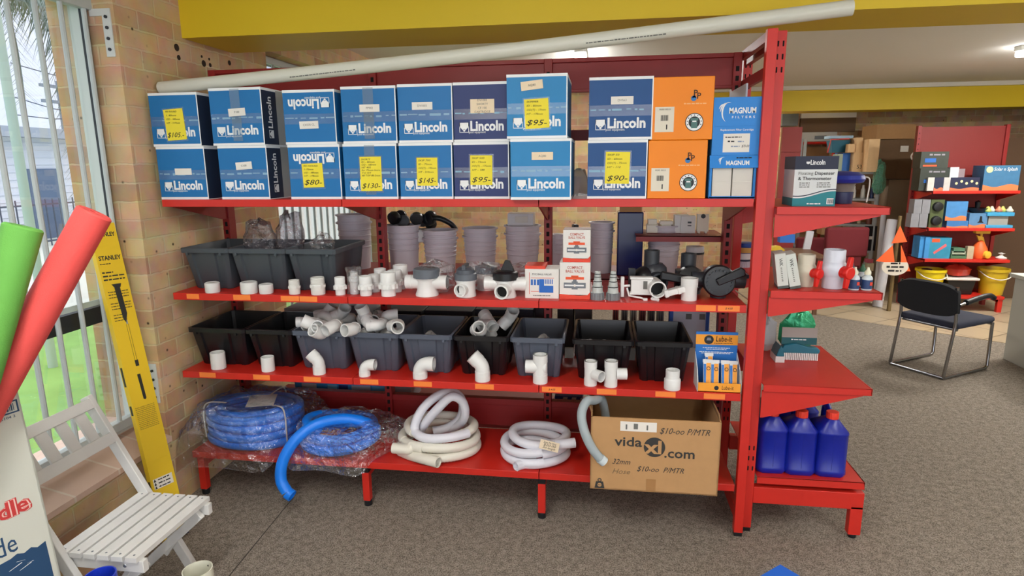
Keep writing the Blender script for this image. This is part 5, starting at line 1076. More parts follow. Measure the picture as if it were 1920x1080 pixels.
# below: rear base shelf
o, a, c = rbox(552, 726, 716, .62, .26, '#3F93D6', 'blue printed carton behind the second blue hose, on the rear base shelf', 'printed_carton', .3)
for i, (fx0, fx1, col) in enumerate(((.08, .24, '#C4C9D0'), (.36, .46, '#7FC4E8'), (.48, .58, '#28307A'), (.62, .82, '#B9BCC8'), (.84, .98, '#5FB0E0'))):
    ww = c.x-a.x; card(o, 'picture', a.x+ww*fx0, a.x+ww*fx1, a.z-.12, a.z-.006, mat('pic_%d' % i, col, .6), y=.6188)
rbox(735, 770, 716, .66, .26, '#A79FA6', 'grey carton on the rear base shelf by the slotted post'); rbox(775, 1020, 738, .80, .26, '#8A3A2C', 'long red brown carton on the rear base shelf', d=.18)
o, a, c = rbox(1040, 1092, 742, .66, .26, '#2B4590', 'navy and white striped carton on the rear base shelf', 'striped_carton')
for k in range(3):
    b = MB(); xx = a.x+.02+k*.05; b.prism([(xx, a.z-.12), (xx+.025, a.z-.12), (xx+.055, a.z-.005), (xx+.03, a.z-.005)], .6585, .66, 'xz'); b.build('white_stripe', WHITE, o, smooth=False)
# ============================================================ LEFT FOREGROUND
WOOD = mat('white_wood', '#D3D2CE', .55, noise=.08, nscale=14)
t = thing('folding_chair', 'small white slatted wooden folding chair beside the brick window sill', 'chair', (.41, -.85, 0))
def bar(b, p0, p1, wy, th):
    """flat wooden bar in an XZ plane from p0 to p1 (x, z), centred on y, wy wide in y and th thick"""
    (x0, z0), (x1, z1), y = p0, p1, wy[0]; d = Vector((x1-x0, 0, z1-z0)); L = d.length; a = math.atan2(d.x, d.z)
    b.push(Matrix.Translation((x0, y, z0)) @ Matrix.Rotation(a, 4, 'Y')); b.box(-th/2, th/2, -wy[1]/2, wy[1]/2, 0, L); b.pop()
def C(b): b.push(Matrix.Translation((-.41, .85, 0))); return b
for k in range(6):
    x0 = .252+k*.0525; b = C(MB()); b.box(x0, x0+.042, -1.047, -.65, .402, .42)
    for y in (-1.03, -.667): b.m(1).cyl((x0+.022, y, .4195), (x0+.022, y, .4206), .004, n=8)
    b.build('seat_slat', [WOOD, GREYP], t, bev=.002)
for y in (-.672, -1.024):
    b = C(MB()); b.box(.25, .57, y-.012, y+.012, .358, .402); b.m(1).cyl((.50, y-.0135, .38), (.50, y+.0135, .38), .007, n=10); b.build('seat_rail', [WOOD, STEEL], t, bev=.002)
ty = -.70, -.995
for y in (-.645, -1.052):
    b = C(MB()); bar(b, (.485, 0), (.066, .812), (y, .024), .042); b.build('back_post', WOOD, t, bev=.003)
for y in (-.70, -.998):
    b = C(MB()); bar(b, (.545, .372), (.14, 0.0), (y, .022), .036); b.build('leg', WOOD, t, bev=.003)
b = C(MB()); b.tube([(.475, -1.05, .03), (.475, -.65, .03)], .011, 10); b.tube([(.2, -1.0, .06), (.2, -.7, .06)], .011, 10); b.build('cross_bar', WOOD, t)
for nm, z0, z1 in (('top_rail', .768, .806), ('lower_rail', .628, .668)):
    b = C(MB()); x = lambda z: .485-.419*z/.812; bar(b, (x(z0)+.012, z0), (x(z1)+.012, z1), (-.8485, .39), .02); b.build(nm, WOOD, t, bev=.002)
for y in (-.72, -.805, -.89, -.975):
    b = C(MB()); bar(b, (.485-.419*.66/.812+.008, .66), (.485-.419*.775/.812+.008, .775), (y, .045), .010); b.build('back_slat', WOOD, t, smooth=False)
b = C(MB()); bar(b, (.50, .36), (.36, .17), (-.685, .012), .018); bar(b, (.50, .36), (.36, .17), (-1.01, .012), .018); b.build('brace', WOOD, t, bev=.002)
# ---- tall yellow carton leaning in the window corner
SY = mat('stanley_yellow', '#E3BE1C', .5); KB = mat('yellow_box_black', '#23241F', .6)
bl_, br_ = Vector((.136, -.425, .012)), Vector((.176, -.312, .012)); top = P(214, 417, Y=-.165)
ax = (top-br_); Lb = ax.length; ax.normalize(); xw = (br_-bl_); xw = (xw-ax*xw.dot(ax)).normalized(); nr = xw.cross(ax)   # x: to the right, z: up the box
Wb, Db = .112, .03
M_ = Matrix((xw, -nr, ax)).transposed().to_4x4(); M_.translation = br_-xw*Wb/2
t = thing('tool_carton', 'tall yellow tool carton leaning in the corner by the window', 'carton', (0, 0, 0)); t.matrix_world = M_
if (M_.to_3x3().determinant() < 0): M_ = Matrix((xw, nr, ax)).transposed().to_4x4()
b = MB(); b.box(-Wb/2, Wb/2, 0, Db, 0, Lb); b.box(-Wb/2, Wb/2, -.0006, 0, Lb*.93, Lb*.931); b.box(-Wb/2, Wb/2, -.0006, 0, Lb*.26, Lb*.261); b.m(1).box(-Wb*.5, Wb*.5, -.0005, Db, 0, .02); b.build('body', [SY, mat('yellow_box_navy', '#20284A', .6)], t, bev=.002)
lettering(t, 'STANLEY', .004, Lb*.965, .026, KB, w=Wb*.74, bold=.03); lettering(t, 'STANLEY', 0, Lb*.893, .028, KB, w=Wb*.86, bold=.03); greek(t, [(-Wb*.42, -Wb*.02, Lb*.876)], .004, KB)
greek(t, [(-Wb*.42, Wb*(.0 if i == 0 else .4), Lb*(.85-.011*i)) for i in range(3)], .007, KB)
greek(t, [(-Wb*.38, Wb*(.4 if i < 6 else .1), Lb*(.79-.0085*i-(.01 if i > 2 else 0)-(.01 if i > 5 else 0))) for i in range(9)], .004, KB)
MI = t.matrix_world.inverted() if False else M_.inverted(); CL = MI @ CAM
def onbox(px, py):
    d = MI.to_3x3() @ ray(px, py); k = -CL.y/d.y; q = CL+d*k; return q.x, q.z
zz = lambda y_: onbox(232, y_)[1] if y_ < 560 else onbox(250, y_)[1] if y_ < 720 else onbox(280, y_)[1]
b = MB(); z0, z1, z2, z3 = zz(530), zz(537), zz(585), zz(602)
b.prism([(-.020, z0), (.022, z0), (.016, z1), (-.010, z1)], -.0014, -.0004, 'xz'); b.prism([(-.011, z1), (.013, z1), (.017, z2), (.004, z3), (-.005, (z2+z3)/2)], -.0014, -.0004, 'xz')
z4, z5, z6, z7, z8 = zz(600), zz(676), zz(688), zz(704), zz(746)
b.box(.0, .015, -.0014, -.0004, z6, z5); b.prism([(-.004, z7), (.010, z7), (.012, z8+.006), (.007, z8), (-.001, z8+.004)], -.0014, -.0004, 'xz'); b.m(1).box(.003, .011, -.0012, -.0004, z4-.012, z4+.006); b.m(2).box(.001, .003, -.0012, -.0004, z5, z4-.012); b.box(.010, .012, -.0012, -.0004, z5, z4-.012); b.build('tool_picture', [KB, STEEL, mat('yellow_dark_line', '#9A8420', .6)], t, smooth=False)
greek(t, [(-Wb*.42, Wb*.36, zz(758)-.0082*i) for i in range(13)], .0035, mat('yellow_dark_line'))
wz0, wz1 = zz(924), zz(903); w_ = card(t, 'warning_label', -Wb*.42, Wb*.38, wz0, wz1, PAPER); b = MB(); wk = (wz1-wz0)/3
for i in range(3): z = wz0+.002+wk*i; b.prism([(-Wb*.40, z), (-Wb*.30, z), (-Wb*.35, z+wk*.85)], -.0016, -.001, 'xz')
b.build('warning_marks', KB, w_, smooth=False)
greek(w_, [(-Wb*.22, Wb*.30, wz0+wk*(i+.5)) for i in range(3)], .006, KB, y=-.0014)
b = MB()
for z0, z1 in ((.50, .56), (.41, .44), (.1, .2)): b.box(-Wb/2-.001, -Wb/2, Db*.3, Db*.75, Lb*z0, Lb*z1)
b.build('side_print', KB, t, smooth=False)
# ---- pool noodles in their carton
e = P(33, 733, Y=-1.2); l = P(0, 743, Z=e.z); dx = (e-l); dx.z = 0; dx.normalize(); ny = Vector((dx.y, -dx.x, 0)); NW, ND, NH = .40, .28, e.z; SK = .045; e = e+dx*SK*NH; e.z = NH
CW = mat('carton_off_white', '#C9CBC0', .65)
t = thing('noodle_carton', 'tall white printed carton holding pool noodles, next to the folding chair', 'carton', (0, 0, 0)); t.matrix_world = Matrix(((dx.x, -ny.x, 0, e.x), (dx.y, -ny.y, 0, e.y), (0, 0, 1, 0), (0, 0, 0, 1)))
b = MB(); b.box(-NW, 0, 0, .005, 0, NH); b.box(-NW, -NW+.005, 0, ND, 0, NH); b.box(-.005, 0, 0, ND, 0, NH); b.box(-NW, 0, ND-.005, ND, 0, NH+.0); b.box(-NW, 0, 0, ND, 0, .005); b.build('body', CW, t, smooth=False)
def face(px, py):
    d = ray(px, py); k = (e-CAM).dot(ny)/d.dot(ny); q = CAM+d*k; return (q-e).dot(dx)+SK*q.z, q.z
NB = mat('print_dark_blue', '#1F4468', .6)
a = face(-60, 790); c_ = face(31, 748); a2 = face(31, 772)
b = MB(); z1, z0 = c_[1], a2[1]; x1 = c_[0]; x0 = x1-.11
b.box(x0, x1, -.0012, -.0004, z1-.004, z1); b.box(x0, x1, -.0012, -.0004, z0, z0+.004); b.box(x1-.004, x1, -.0012, -.0004, z0, z1); b.box(x0, x0+.004, -.0012, -.0004, z0, z1); rnd = random.Random(4); x = x1-.012
while x > x0+.01: ww = rnd.choice((.0015, .003, .0045)); b.box(x-ww, x, -.0012, -.0004, z0+.008, z1-.008); x -= ww+.0028
b.build('barcode', NB, t, smooth=False); lettering(t, '9 328706 5104 2', x1-.06, z0-.010, .011, NB, w=.095)
q = face(54, 940); q2 = face(0, 955); hh = face(20, 928)[1]-face(20, 972)[1]
for bo, m_, yy in ((.075, mat('print_noodle_red', '#C43A3A', .6), -.0009), (.048, mat('print_noodle_pink', '#EBC4BA', .6), -.0013), (.022, mat('print_noodle_red'), -.0017)):
    lettering(t, 'Noodle', q[0]-.004+bo*.1, q[1], hh*1.0, m_, align='RIGHT', bold=bo*.8, y=yy, spacing=.98)
q = face(32, 1015); lettering(t, 'de', q[0], q[1], hh*1.25, NB, align='RIGHT', y=-.0009, w=.055)
w0 = [face(-40, 1085), face(0, 1059), face(20, 1048), face(32, 1038), face(45, 1037), face(58, 1026), face(70, 1026), face(85, 1014)]
poly = [(x, z) for x, z in w0]+[(w0[-1][0], .02), (-NW+.01, .02), (-NW+.01, w0[0][1])]
b = MB(); b.prism(poly, -.0012, -.0004, 'xz'); b.m(1)
for (xa_, ya_, xb_, yb_) in ((16, 1072, 40, 1055), (30, 1054, 46, 1050), (36, 1070, 58, 1054), (50, 1056, 62, 1051)):
    p_, r_ = face(xa_, ya_), face(xb_, yb_); b.prism([p_, (p_[0]+.004, p_[1]), (r_[0]+.002, r_[1]), (r_[0], r_[1]+.0015)], -.0018, -.0012, 'xz')
b.build('wave_print', [NB, WHITE], t, smooth=False)
for c_ in kids(t): c_.data.transform(Matrix(((1, 0, -SK, 0), (0, 1, 0, 0), (0, 0, 1, 0), (0, 0, 0, 1))))   # the carton stands slightly racked
def noodle(p0, p1, m, label, r=.046):
    d = (p1-p0); b = MB(); L_n = d.length; b.lathe([(.012, 0), (r-.004, 0), (r, .004), (r, L_n-.005), (r-.005, L_n), (.013, L_n), (.012, L_n-.004), (.011, L_n-.05), (0, L_n-.05)], 32, tuple(p0), tuple(d)); return tag(b.build('pool_noodle', m), label, 'pool noodle')
NG = mat('noodle_green', '#62A545', .75, bump=.15, bscale=300); NR = mat('noodle_red', '#E0504C', .75, bump=.15, bscale=300)
def thru(pa_, pb_, zlow): d = (pa_-pb_); return pb_-(d*((pb_.z-zlow)/d.z))
ta, tb = P(178, 398, Y=-1.12), P(-20, 755, Y=-1.29); noodle(thru(ta, tb, .55), ta, NR, 'coral red pool noodle leaning out of the white carton')
ta, tb = P(44, 424, Y=-1.25), P(-42, 720, Y=-1.36); noodle(thru(ta, tb, .5), ta, NG, 'green pool noodle leaning out of the white carton')
# ---- open tubes standing by the chair, blue carton corner
q = P(370, 1067, Z=.25); b = MB(); b.pipe([(0, 0, 0), (0, 0, .25)], .052, .004, 32); o = tag(b.build('white_tube', mat('tube_cream', '#DAD9C6', .4), None, (q.x, q.y, 0)), 'open off white plastic tube standing on end beside the white chair', 'tube')
b = MB(); b.lathe([(.0, 0), (.004, 0), (.004, .001), (0, .001)], 12, (.01, .0475, .232), (0, -1, 0)); b.build('hole', BORE, o)
q = P(187, 1078, Z=.40); b = MB(); b.pipe([(0, 0, 0), (0, 0, .40)], .047, .004, 32); tag(b.build('blue_tube', mat('tube_blue', '#1B36B8', .35), None, (q.x, q.y, 0)), 'open royal blue tube standing on end in front of the white chair', 'tube')
a, l_, r_ = P(1463, 1058, Z=.2), P(1418, 1081, Z=.2), P(1502, 1081, Z=.2); d = (r_-a); d.z = 0; d.normalize()
t = thing('blue_carton', 'corner of a bright blue carton on the carpet in front of the end bay', 'carton', (a.x, a.y, 0), math.atan2(d.y, d.x))
b = MB(); b.box(0, .16, -.3, 0, 0, .2); b.m(1).box(.085, .096, -.3, 0, .2, .2008); b.m(2).box(.105, .118, -.3, 0, .2, .2008); b.build('body', [mat('carton_royal', '#0F62CC', .5), mat('stripe_aqua', '#BFE3EE', .6), mat('stripe_cream', '#EADFA8', .6)], t, bev=.002)
# ============================================================ GOODS ON THE END BAY
xa, xb = P(1485, 386, Y=.07).x, P(1565, 384, Y=.07).x; w_ = xb-xa; h = P(1530, 293, Y=.07).z-S1
t = thing('dispenser_box', 'white, navy and teal product box of a floating dispenser on the top end shelf', 'product box', ((xa+xb)/2, .07, S1))
TEAL = mat('print_teal', '#137C86', .55); NAV = mat('print_navy', '#161E38', .55)
def wave(o): return [(-w_/2+w_*i/16, h*(.26+.07*sin(-1.9+3.6*i/16))+o) for i in range(17)]
b = MB(); b.box(-w_/2, w_/2, 0, .15, 0, h); b.m(1).box(-w_/2-.0006, w_/2+.0006, -.0006, .1506, h*.74, h+.0006)
wv = wave(-.006); b.m(2).prism([(-w_/2, 0), (w_/2, 0)]+wv[::-1], -.0008, 0, 'xz'); b.box(-w_/2-.0008, -w_/2, 0, .15, 0, wv[0][1]); w1_, w2_ = wave(.0), wave(.004); b.m(3).prism(w1_+w2_[::-1], -.0009, 0, 'xz'); b.build('body', [mat('box_cool_white', '#D4D8D8', .55), NAV, TEAL, NAV], t, smooth=False)
lettering(t, 'Lincoln', .004, h*.875, .028, WHITE, w=w_*.34, bold=.02); b = MB(); b.prism([(-.041, h*.86), (-.034, h*.845), (-.027, h*.86), (-.027, h*.895), (-.041, h*.895)], -.0016, -.0008, 'xz'); b.build('logo', WHITE, t, smooth=False)
lettering(t, 'Floating', -w_*.24, h*.66, .019, mat('grey_ink'), w=w_*.34); lettering(t, 'Dispenser', w_*.20, h*.66, .02, INK, w=w_*.46, bold=.012); lettering(t, '& Thermometer', -w_*.02, h*.555, .02, INK, w=w_*.78, bold=.012)
greek(t, [q for k in range(3) for q in ((-w_*.37, -w_*.13, h*(.47-.04*k)), (w_*.04, w_*.36, h*(.47-.04*k)))], .004, mat('grey_ink'))
b_ = card(t, 'barcode', w_*.30, w_*.46, h*.04, h*.16, WHITE, y=-.0012); bb = MB(); [bb.box(w_*.32+k*.0028, w_*.32+k*.0028+.0014, -.0022, -.0016, h*.055, h*.14) for k in range(9)]; bb.build('bars', INK, b_, smooth=False); greek(t, [(-w_*.16, w_*.16, h*.05)], .005, WHITE, y=-.0014)
# floating dispenser out of its box
x = P(1578, 360, Y=.27).x
t = thing('floating_dispenser', 'blue topped floating dispenser with white cord behind the product box', 'dispenser', (x, .27, S1)); b = MB(); b.lathe([(.045, 0), (.048, .05), (.044, .052)], 26); b.build('base', mat('navy_plastic', '#1D2550', .35), t)
b = MB(); b.lathe([(.044, .05), (.05, .078), (.055, .088)], 26); b.build('neck', mat('taupe_plastic', '#77706A', .4), t); b = MB(); b.lathe([(.055, .086), (.082, .092), (.09, .106), (.084, .122), (.06, .136), (0, .142)], 30); b.build('float', mat('royal_blue_plastic', '#1A2C8C', .35), t)
b = MB(); b.tube(catmull([(.08, -.01, .115), (.10, -.02, .11), (.105, -.02, .08), (.10, -.02, .005)], 6), .003, 6); b.build('cord', mat('cord_white'), t)
# ball valves with red handles
def ballvalve(px, py, Y, r, h, m, label, sc=1):
    t = thing('ball_valve', label, 'valve', (P(px, py, Y=Y).x, Y, S2), group='ball valves with red handles')
    b = MB(); b.lathe([(r*.88, 0), (r*.95, .004), (r*.95, h*.30), (r*1.02, h*.33), (r*1.2, h*.42), (r*1.26, h*.5), (r*1.2, h*.6), (r*1.02, h*.68), (r*.98, h*.7), (r*.98, h-.003), (r*.95, h), (r*.82, h), (r*.8, h*.6), (0, h*.6)], 34); b.build('body', m, t)
    b = MB(); d = Vector((.5, -.87, 0)).normalized(); c = d*r*1.05+Vector((0, 0, h*.46)); b.cyl(tuple(c), tuple(c+d*.022), r*.6, r*.55)
    b.push(Matrix.Translation(c+d*.022) @ Matrix.Rotation(math.atan2(d.y, d.x)+pi/2, 4, 'Z') @ Matrix.Rotation(R(8), 4, 'Y'))
    b.prism([(-r*.2, -h*.40), (r*.2, -h*.40), (r*.3, -h*.1), (r*.3, h*.1), (r*.2, h*.40), (-r*.2, h*.40), (-r*.3, h*.1), (-r*.3, -h*.1)], -.014, .002, 'xz'); b.lathe([(0, -.004), (r*.6, -.004), (r*.62, .0), (r*.62, .016), (r*.55, .02), (0, .02)], 24, (0, 0, 0), (0, -1, 0)); b.pop(); b.build('handle', mat('handle_red', '#D8231C', .35), t, bev=.003); return t
ballvalve(1508, 540, .14, .036, .142, mat('valve_cream', '#CFC8B4', .35), 'smaller cream ball valve with red handle on the middle end shelf')
ballvalve(1559, 544, .11, .044, .168, mat('valve_white', '#D3D8E4', .3), 'larger white ball valve with red handle on the middle end shelf')
# two leaning white cartons
for px, lean, lb in ((1463, .16, 'white tester carton leaning against the red post'), (1486, .22, 'white tester carton leaning between its twin and the cream valve')):
    x = P(px, 545, Y=.06).x; t = thing('tester_carton', lb, 'carton', (x+.012, .06, S2+.003), group='slim white tester cartons', rot=(0, -lean, -.12))
    b = MB(); b.box(-.022, .022, 0, .11, 0, .152); b.m(1).box(-.0222, .0222, -.0004, .11, .0, .012); b.build('body', [mat('tester_white', '#CDD2CB', .6), mat('tester_dark', '#4A524E', .6)], t, bev=.001)
    lettering(t, 'WK', .0, .115, .02, INK, rot=-pi/2); greek(t, [(-.003, .003, .09-.008*k) for k in range(8)], .004, mat('grey_ink'))
# dropper bottles
def dropper(px, Y, capm, label):
    t = thing('dropper_bottle', label, 'bottle', (P(px, 543, Y=Y).x, Y, S2)); b = MB(); b.lathe([(.0, 0), (.020, 0), (.021, .004), (.021, .052), (.016, .06), (.010, .064), (.010, .07)], 22); b.build('bottle', mat('bottle_white', '#CCD6DA', .35), t)
    b = MB(); b.lathe([(.0212, .006), (.0212, .045)], 22); b.m(1).box(.004, .014, -.0222, -.018, .022, .036); b.build('label', [mat('label_navy', '#24406E', .5), rd], t); b = MB(); b.lathe([(.013, .066), (.013, .078), (.006, .088), (.005, .097), (0, .098)], 18); b.build('cap', capm, t); return t
CC = mat('cap_cream', '#E3E2C8', .4)
dropper(1600, .08, CC, 'white capped dropper bottle nearest the red valve handle'); dropper(1624, .08, CC, 'white capped dropper bottle nearest the shelf corner'); dropper(1614, .16, mat('cap_green', '#1F5A3C', .4), 'green capped dropper bottle between and behind the white capped ones'); dropper(1594, .19, mat('cap_navy', '#1C2648', .4), 'navy capped dropper bottle at the back by the red valve handle')
# brushes on the next shelf
x = P(1500, 660, Y=.40).x
t = thing('pool_brush', 'teal pool brush with white bristles and card header on the lower end shelf', 'brush', (x, .42, S3)); b = MB(); pr = [(-.085, .035), (.09, .035), (.095, .05), (.085, .062), (.03, .07), (-.02, .085), (-.075, .075), (-.09, .05)]; b.prism(pr, -.02, .02, 'xz'); b.build('head', mat('brush_teal', '#16667A', .4), t, bev=.004)
b = MB(); [b.box(-.082+k*.0085, -.082+k*.0085+.006, -.02, .02, 0, .036, -.0) for k in range(20)]; b.build('bristles', mat('bristle_white', '#D8D4D0', .7), t, smooth=False); b = MB(); b.box(-.085, .08, .0, .004, .075, .16); b.m(1).box(-.085, .08, -.0008, 0, .075, .11); b.build('card_header', [mat('card_grey', '#9A938C', .6), mat('card_teal', '#14555C', .6)], t, smooth=False)
greek(t, [(-.04, .03, .10)], .006, WHITE, y=-.0014)
x = P(1458, 660, Y=.40).x; t = thing('pool_brush', 'teal brush seen end on, beside the red post on the lower end shelf', 'brush', (x, .40, S3)); b = MB(); b.prism([(-.02, .03), (.02, .03), (.014, .06), (.002, .085), (-.012, .06)], -.05, .05, 'xz'); b.build('head', mat('brush_teal'), t, bev=.004); b = MB(); b.box(-.021, .021, -.05, .05, 0, .031); b.build('bristles', mat('bristle_white'), t, smooth=False)
p = P(1500, 600, Y=.56); film_blob('foil_pack', 'crinkled green foil pack behind the teal brush', (p.x, .58, S3+.105), .085, .035, .10, 41, 'pack', mat('green_foil', '#2E9E6C', .25, .35, bump=.6, bscale=30), amp=.12)
p = P(1445, 630, Y=.5); film_blob('plastic_bag', 'milky plastic bag standing behind the red post on the lower end shelf', (p.x-.01, .55, S3+.09), .05, .04, .09, 42, 'bag', mat('milky_bag'))
# blue jugs
JB = mat('jug_blue', '#0E1F8F', .32); JR = mat('jug_cap_red', '#E33A24', .45)
def jug():
    t = thing('chemical_jug', 'j', 'jug', (0, 0, 0), 0, 'blue jugs with red caps')
    b = MB(); wx, dy = .066, .09
    def sec_(s, k=0): x, y, r = wx*s, dy*s, .02*s; return [(x-r, -y+k), (x, -y+r+k), (x, y-r+k), (x-r, y+k), (-x+r, y+k), (-x, y-r+k), (-x, -y+r+k), (-x+r, -y+k)]
    loft(b, [(0, sec_(.92)), (.012, sec_(1.0)), (.03, sec_(1)), (.034, sec_(.975)), (.2, sec_(.975)), (.205, sec_(1)), (.215, sec_(.98)), (.262, sec_(.42, -.028)), (.268, sec_(.36, -.03))], True, True)
    b.box(-.0006, .0006, -dy*.975-.0008, -dy*.975, .036, .2); b.cyl((0, -.032, .26), (0, -.032, .275), .022); b.build('body', JB, t, ang=50)
    b = MB(); b.tube(catmull([(0, .0, .255), (0, .035, .285), (0, .065, .29), (0, .082, .25), (0, .084, .19)], 6), .015, 10); b.build('handle', JB, t)
    b = MB(); n = 30; b.prism([((.027 if j % 2 else .0255)*cos(2*pi*j/n), -.032+(.027 if j % 2 else .0255)*sin(2*pi*j/n)) for j in range(n)], .266, .298, 'xy'); b.build('cap', JR, t, bev=.002); return t
J0 = jug()
for i, (px, Y, rz, lb) in enumerate(((1446, .165, .03, 'blue jug with red cap standing against the red post on the base shelf'), (1501, .16, -.02, 'middle blue jug of the three in the front row on the base shelf'), (1559, .16, -.05, 'blue jug at the outer end of the front row on the base shelf'), (1452, .40, .05, 'blue jug in the second row, behind the one by the red post'), (1500, .40, 0, 'blue jug in the second row, behind the middle jug'))):
    loc = (P(px, 902, Y=Y-.09).x, Y, S4)
    if i == 0: J0.location = loc; J0.rotation_euler.z = rz; J0['label'] = lb
    else: dup(J0, loc, rz, lb)
# ============================================================ BACK OF THE SHOP
# ---- black visitor chair
t = thing('visitor_chair', 'black upholstered visitor chair with chrome sled frame on the carpet', 'chair', (4.885, 2.70, 0), R(-56.5))
FAB = mat('black_fabric', '#15171C', .9, bump=.2, bscale=600); FABS = mat('navy_fabric', '#2C3040', .9, bump=.2, bscale=600); r_ = .0125
def rr(pts, n=6): return catmull(pts, n)
for sx in (-1, 1):
    X = sx*.215
    b = MB(); b.tube([Vector(p) for p in ((X, -.27, .74), (X, -.235, .47), (X, -.24, .40), (X, -.30, .03), (X, -.295, .013), (X, -.27, .0125), (X, .24, .0125), (X, .27, .016), (X, .285, .035), (X, .275, .40))], r_, 10); b.build('side_frame', CHROME, t)
b = MB(); b.tube([(-.215, -.295, .0135), (.215, -.295, .0135)], r_, 10); b.build('floor_bar', CHROME, t); b = MB(); b.tube([(-.215, .26, .395), (.215, .26, .395)], r_, 10); b.tube([(-.215, -.2, .395), (.215, -.2, .395)], r_, 10); b.build('seat_bar', CHROME, t)
b = MB(); b.box(-.235, .235, -.225, .28, .40, .455); b.build('seat', FABS, t, bev=.026, seg=4)
b = MB(); n = 14; vs = []
for i in range(n+1):
    u = -1+2*i/n; x = .235*u; y = -.245-.03*(1-u*u); e = .045*(abs(u)**4)
    for (dy, z) in ((-.022, .50+e), (-.03, .62), (-.045, .755-e*1.2), (-.012, .765-e*1.2), (.004, .62), (.012, .49+e)): vs.append((x, y+dy, z))
fs = [(i*6+j, i*6+(j+1) % 6, i*6+6+(j+1) % 6, i*6+6+j) for i in range(n) for j in range(6)]+[tuple(range(6)), tuple(range(n*6+5, n*6-1, -1))]
b.add(vs, fs); b.build('backrest', FAB, t, ang=60)
for sx in (-1, 1):
    X = sx*.235; b = MB(); b.tube([(X, -.25, .60), (X, -.16, .615)], .011, 8); b.build('arm_bracket', CHROME, t); b = MB(); b.tube(rr([(X, -.17, .615), (X, .0, .635), (X, .13, .64), (X, .20, .615)]), .022, 10); b.build('armrest', BLACK, t)
# ---- counter edge
b = MB(); b.box(5.55, 6.6, .9, 3.0, 0, .72); b.box(5.52, 6.63, .87, 3.03, .72, .752); tag(b.build('service_counter', mat('counter_grey', '#B9BCB4', .5), bev=.004), 'pale grey service counter at the right edge by the visitor chair', 'counter')
# ---- display rack
t = thing('display_rack', 'red display rack with pegboard back beyond the visitor chair', 'shelving unit', (6.12, 5.0, 0))
def K(b): b.push(Matrix.Translation((-6.12, -5.0, 0))); return b
for x in (5.665, 6.585): b = K(MB()); b.box(x-.02, x+.02, 5.18, 5.24, 0, 2.085); b.m(1); slots(b, x, 5.18, .2, 2.05, .06, .004, .008) if x < 6 else None; b.build('upright', [RED_SHADED, SLOT], t, bev=.002)
PEG = mat('pegboard_red_dim', '#84221E', .55); n_ = PEG.node_tree; vb = n_.nodes.new('ShaderNodeTexVoronoi'); vb.inputs['Scale'].default_value = 38; vb.inputs['Randomness'].default_value = 0; bn = n_.nodes.new('ShaderNodeBump'); bn.inputs['Strength'].default_value = .8  # dim light at the back of the shop is put into this darker red
tcn = n_.nodes.new('ShaderNodeTexCoord'); n_.links.new(tcn.outputs['Object'], vb.inputs['Vector']); n_.links.new(vb.outputs['Distance'], bn.inputs['Height']); n_.links.new(bn.outputs['Normal'], n_.nodes['Principled BSDF'].inputs['Normal'])
b = K(MB()); b.box(5.68, 6.57, 5.2, 5.215, .1, 2.07); b.build('back_panel', PEG, t, smooth=False)
RZ = (1.365, .955, .605, .187)
for i, z in enumerate(RZ):
    b = K(MB()); b.box(5.69, 6.56, 4.78, 5.19, z-.004, z); b.box(5.69, 6.56, 4.775, 4.785, z-.032, z); b.build('shelf', RED, t, bev=.0015)
    if i < 3:
        for x in (5.684, 6.562): b = K(MB()); b.prism([(4.80, z-.02), (4.80, z-.034), (5.18, z-.13), (5.18, z-.02)], x-.004, x+.004, 'yz'); b.build('bracket', RED, t, smooth=False)
for x in (5.71, 6.53): b = K(MB()); b.box(x-.025, x+.025, 4.79, 4.83, 0, .155); b.box(x-.025, x+.025, 4.79, 5.18, .12, .155); b.build('foot', RED, t, bev=.002)
def goods(px0, px1, py0, py1, z, col, label, name='toy_box', Y=4.84, d=.18, cat='box', band=None, parent_m=None):
    a, c = P(px0, py1, Y=Y), P(px1, py1, Y=Y); hh = P((px0+px1)/2, py0, Y=Y).z-max(z, P((px0+px1)/2, py1, Y=Y).z); b = MB(); w2 = (c.x-a.x)/2; hh = max(hh, .03)
    b.box(-w2, w2, 0, d, 0, hh)
    if band: b.m(1).prism([(-w2, 0), (w2, 0)]+[(w2-2*w2*i/10, hh*.2+hh*.06*sin(i*.7)) for i in range(11)], -.002, 0, 'xz')
    o = b.build(name, [mat('pk_'+col[1:], col, .5, noise=.2, nscale=18)]+([mat('pk_'+band[1:], band, .5)] if band else []), None, ((a.x+c.x)/2, Y, z), smooth=False); tag(o, label, cat); return o, w2, hh
z = RZ[0]
o, w2, hh = goods(1722, 1776, 313, 355, z, '#2C332C', 'dark packaged set, lower of two stacked on the rack top shelf'); greek(o, [(-w2*.4, w2*.7, hh*.85)], .02, mat('grey_print_light'), y=-.002)
card(o, 'picture', -w2*.7, w2*.2, hh*.35, hh*.5, mat('print_blue'), y=-.002)
o2, w2, h2_ = goods(1725, 1777, 281, 312, z, '#333A32', 'dark packaged set, upper of two stacked on the rack top shelf'); o2.location.z = z+hh+.001; greek(o2, [(-w2*.4, w2*.7, h2_*.82)], .02, mat('grey_print_light'), y=-.002); card(o2, 'picture', -w2*.7, w2*.1, h2_*.35, h2_*.6, mat('print_blue'), y=-.002); card(o2, 'stripe', -w2*.8, w2*.2, h2_*.1, h2_*.2, mat('print_orange_red'), y=-.002)
goods(1738, 1750, 331, 356, z, '#C9C5C0', 'white pack standing before the stacked dark sets', Y=4.80, d=.03, name='white_pack'); goods(1768, 1780, 331, 356, z, '#BDB9B6', 'white pack standing beside the long navy box', Y=4.80, d=.03, name='white_pack')
goods(1750.5, 1767.5, 331, 356, z, '#1F2440', 'small navy box between the two white packs on the rack', band='#D0704A', Y=4.80, d=.05)
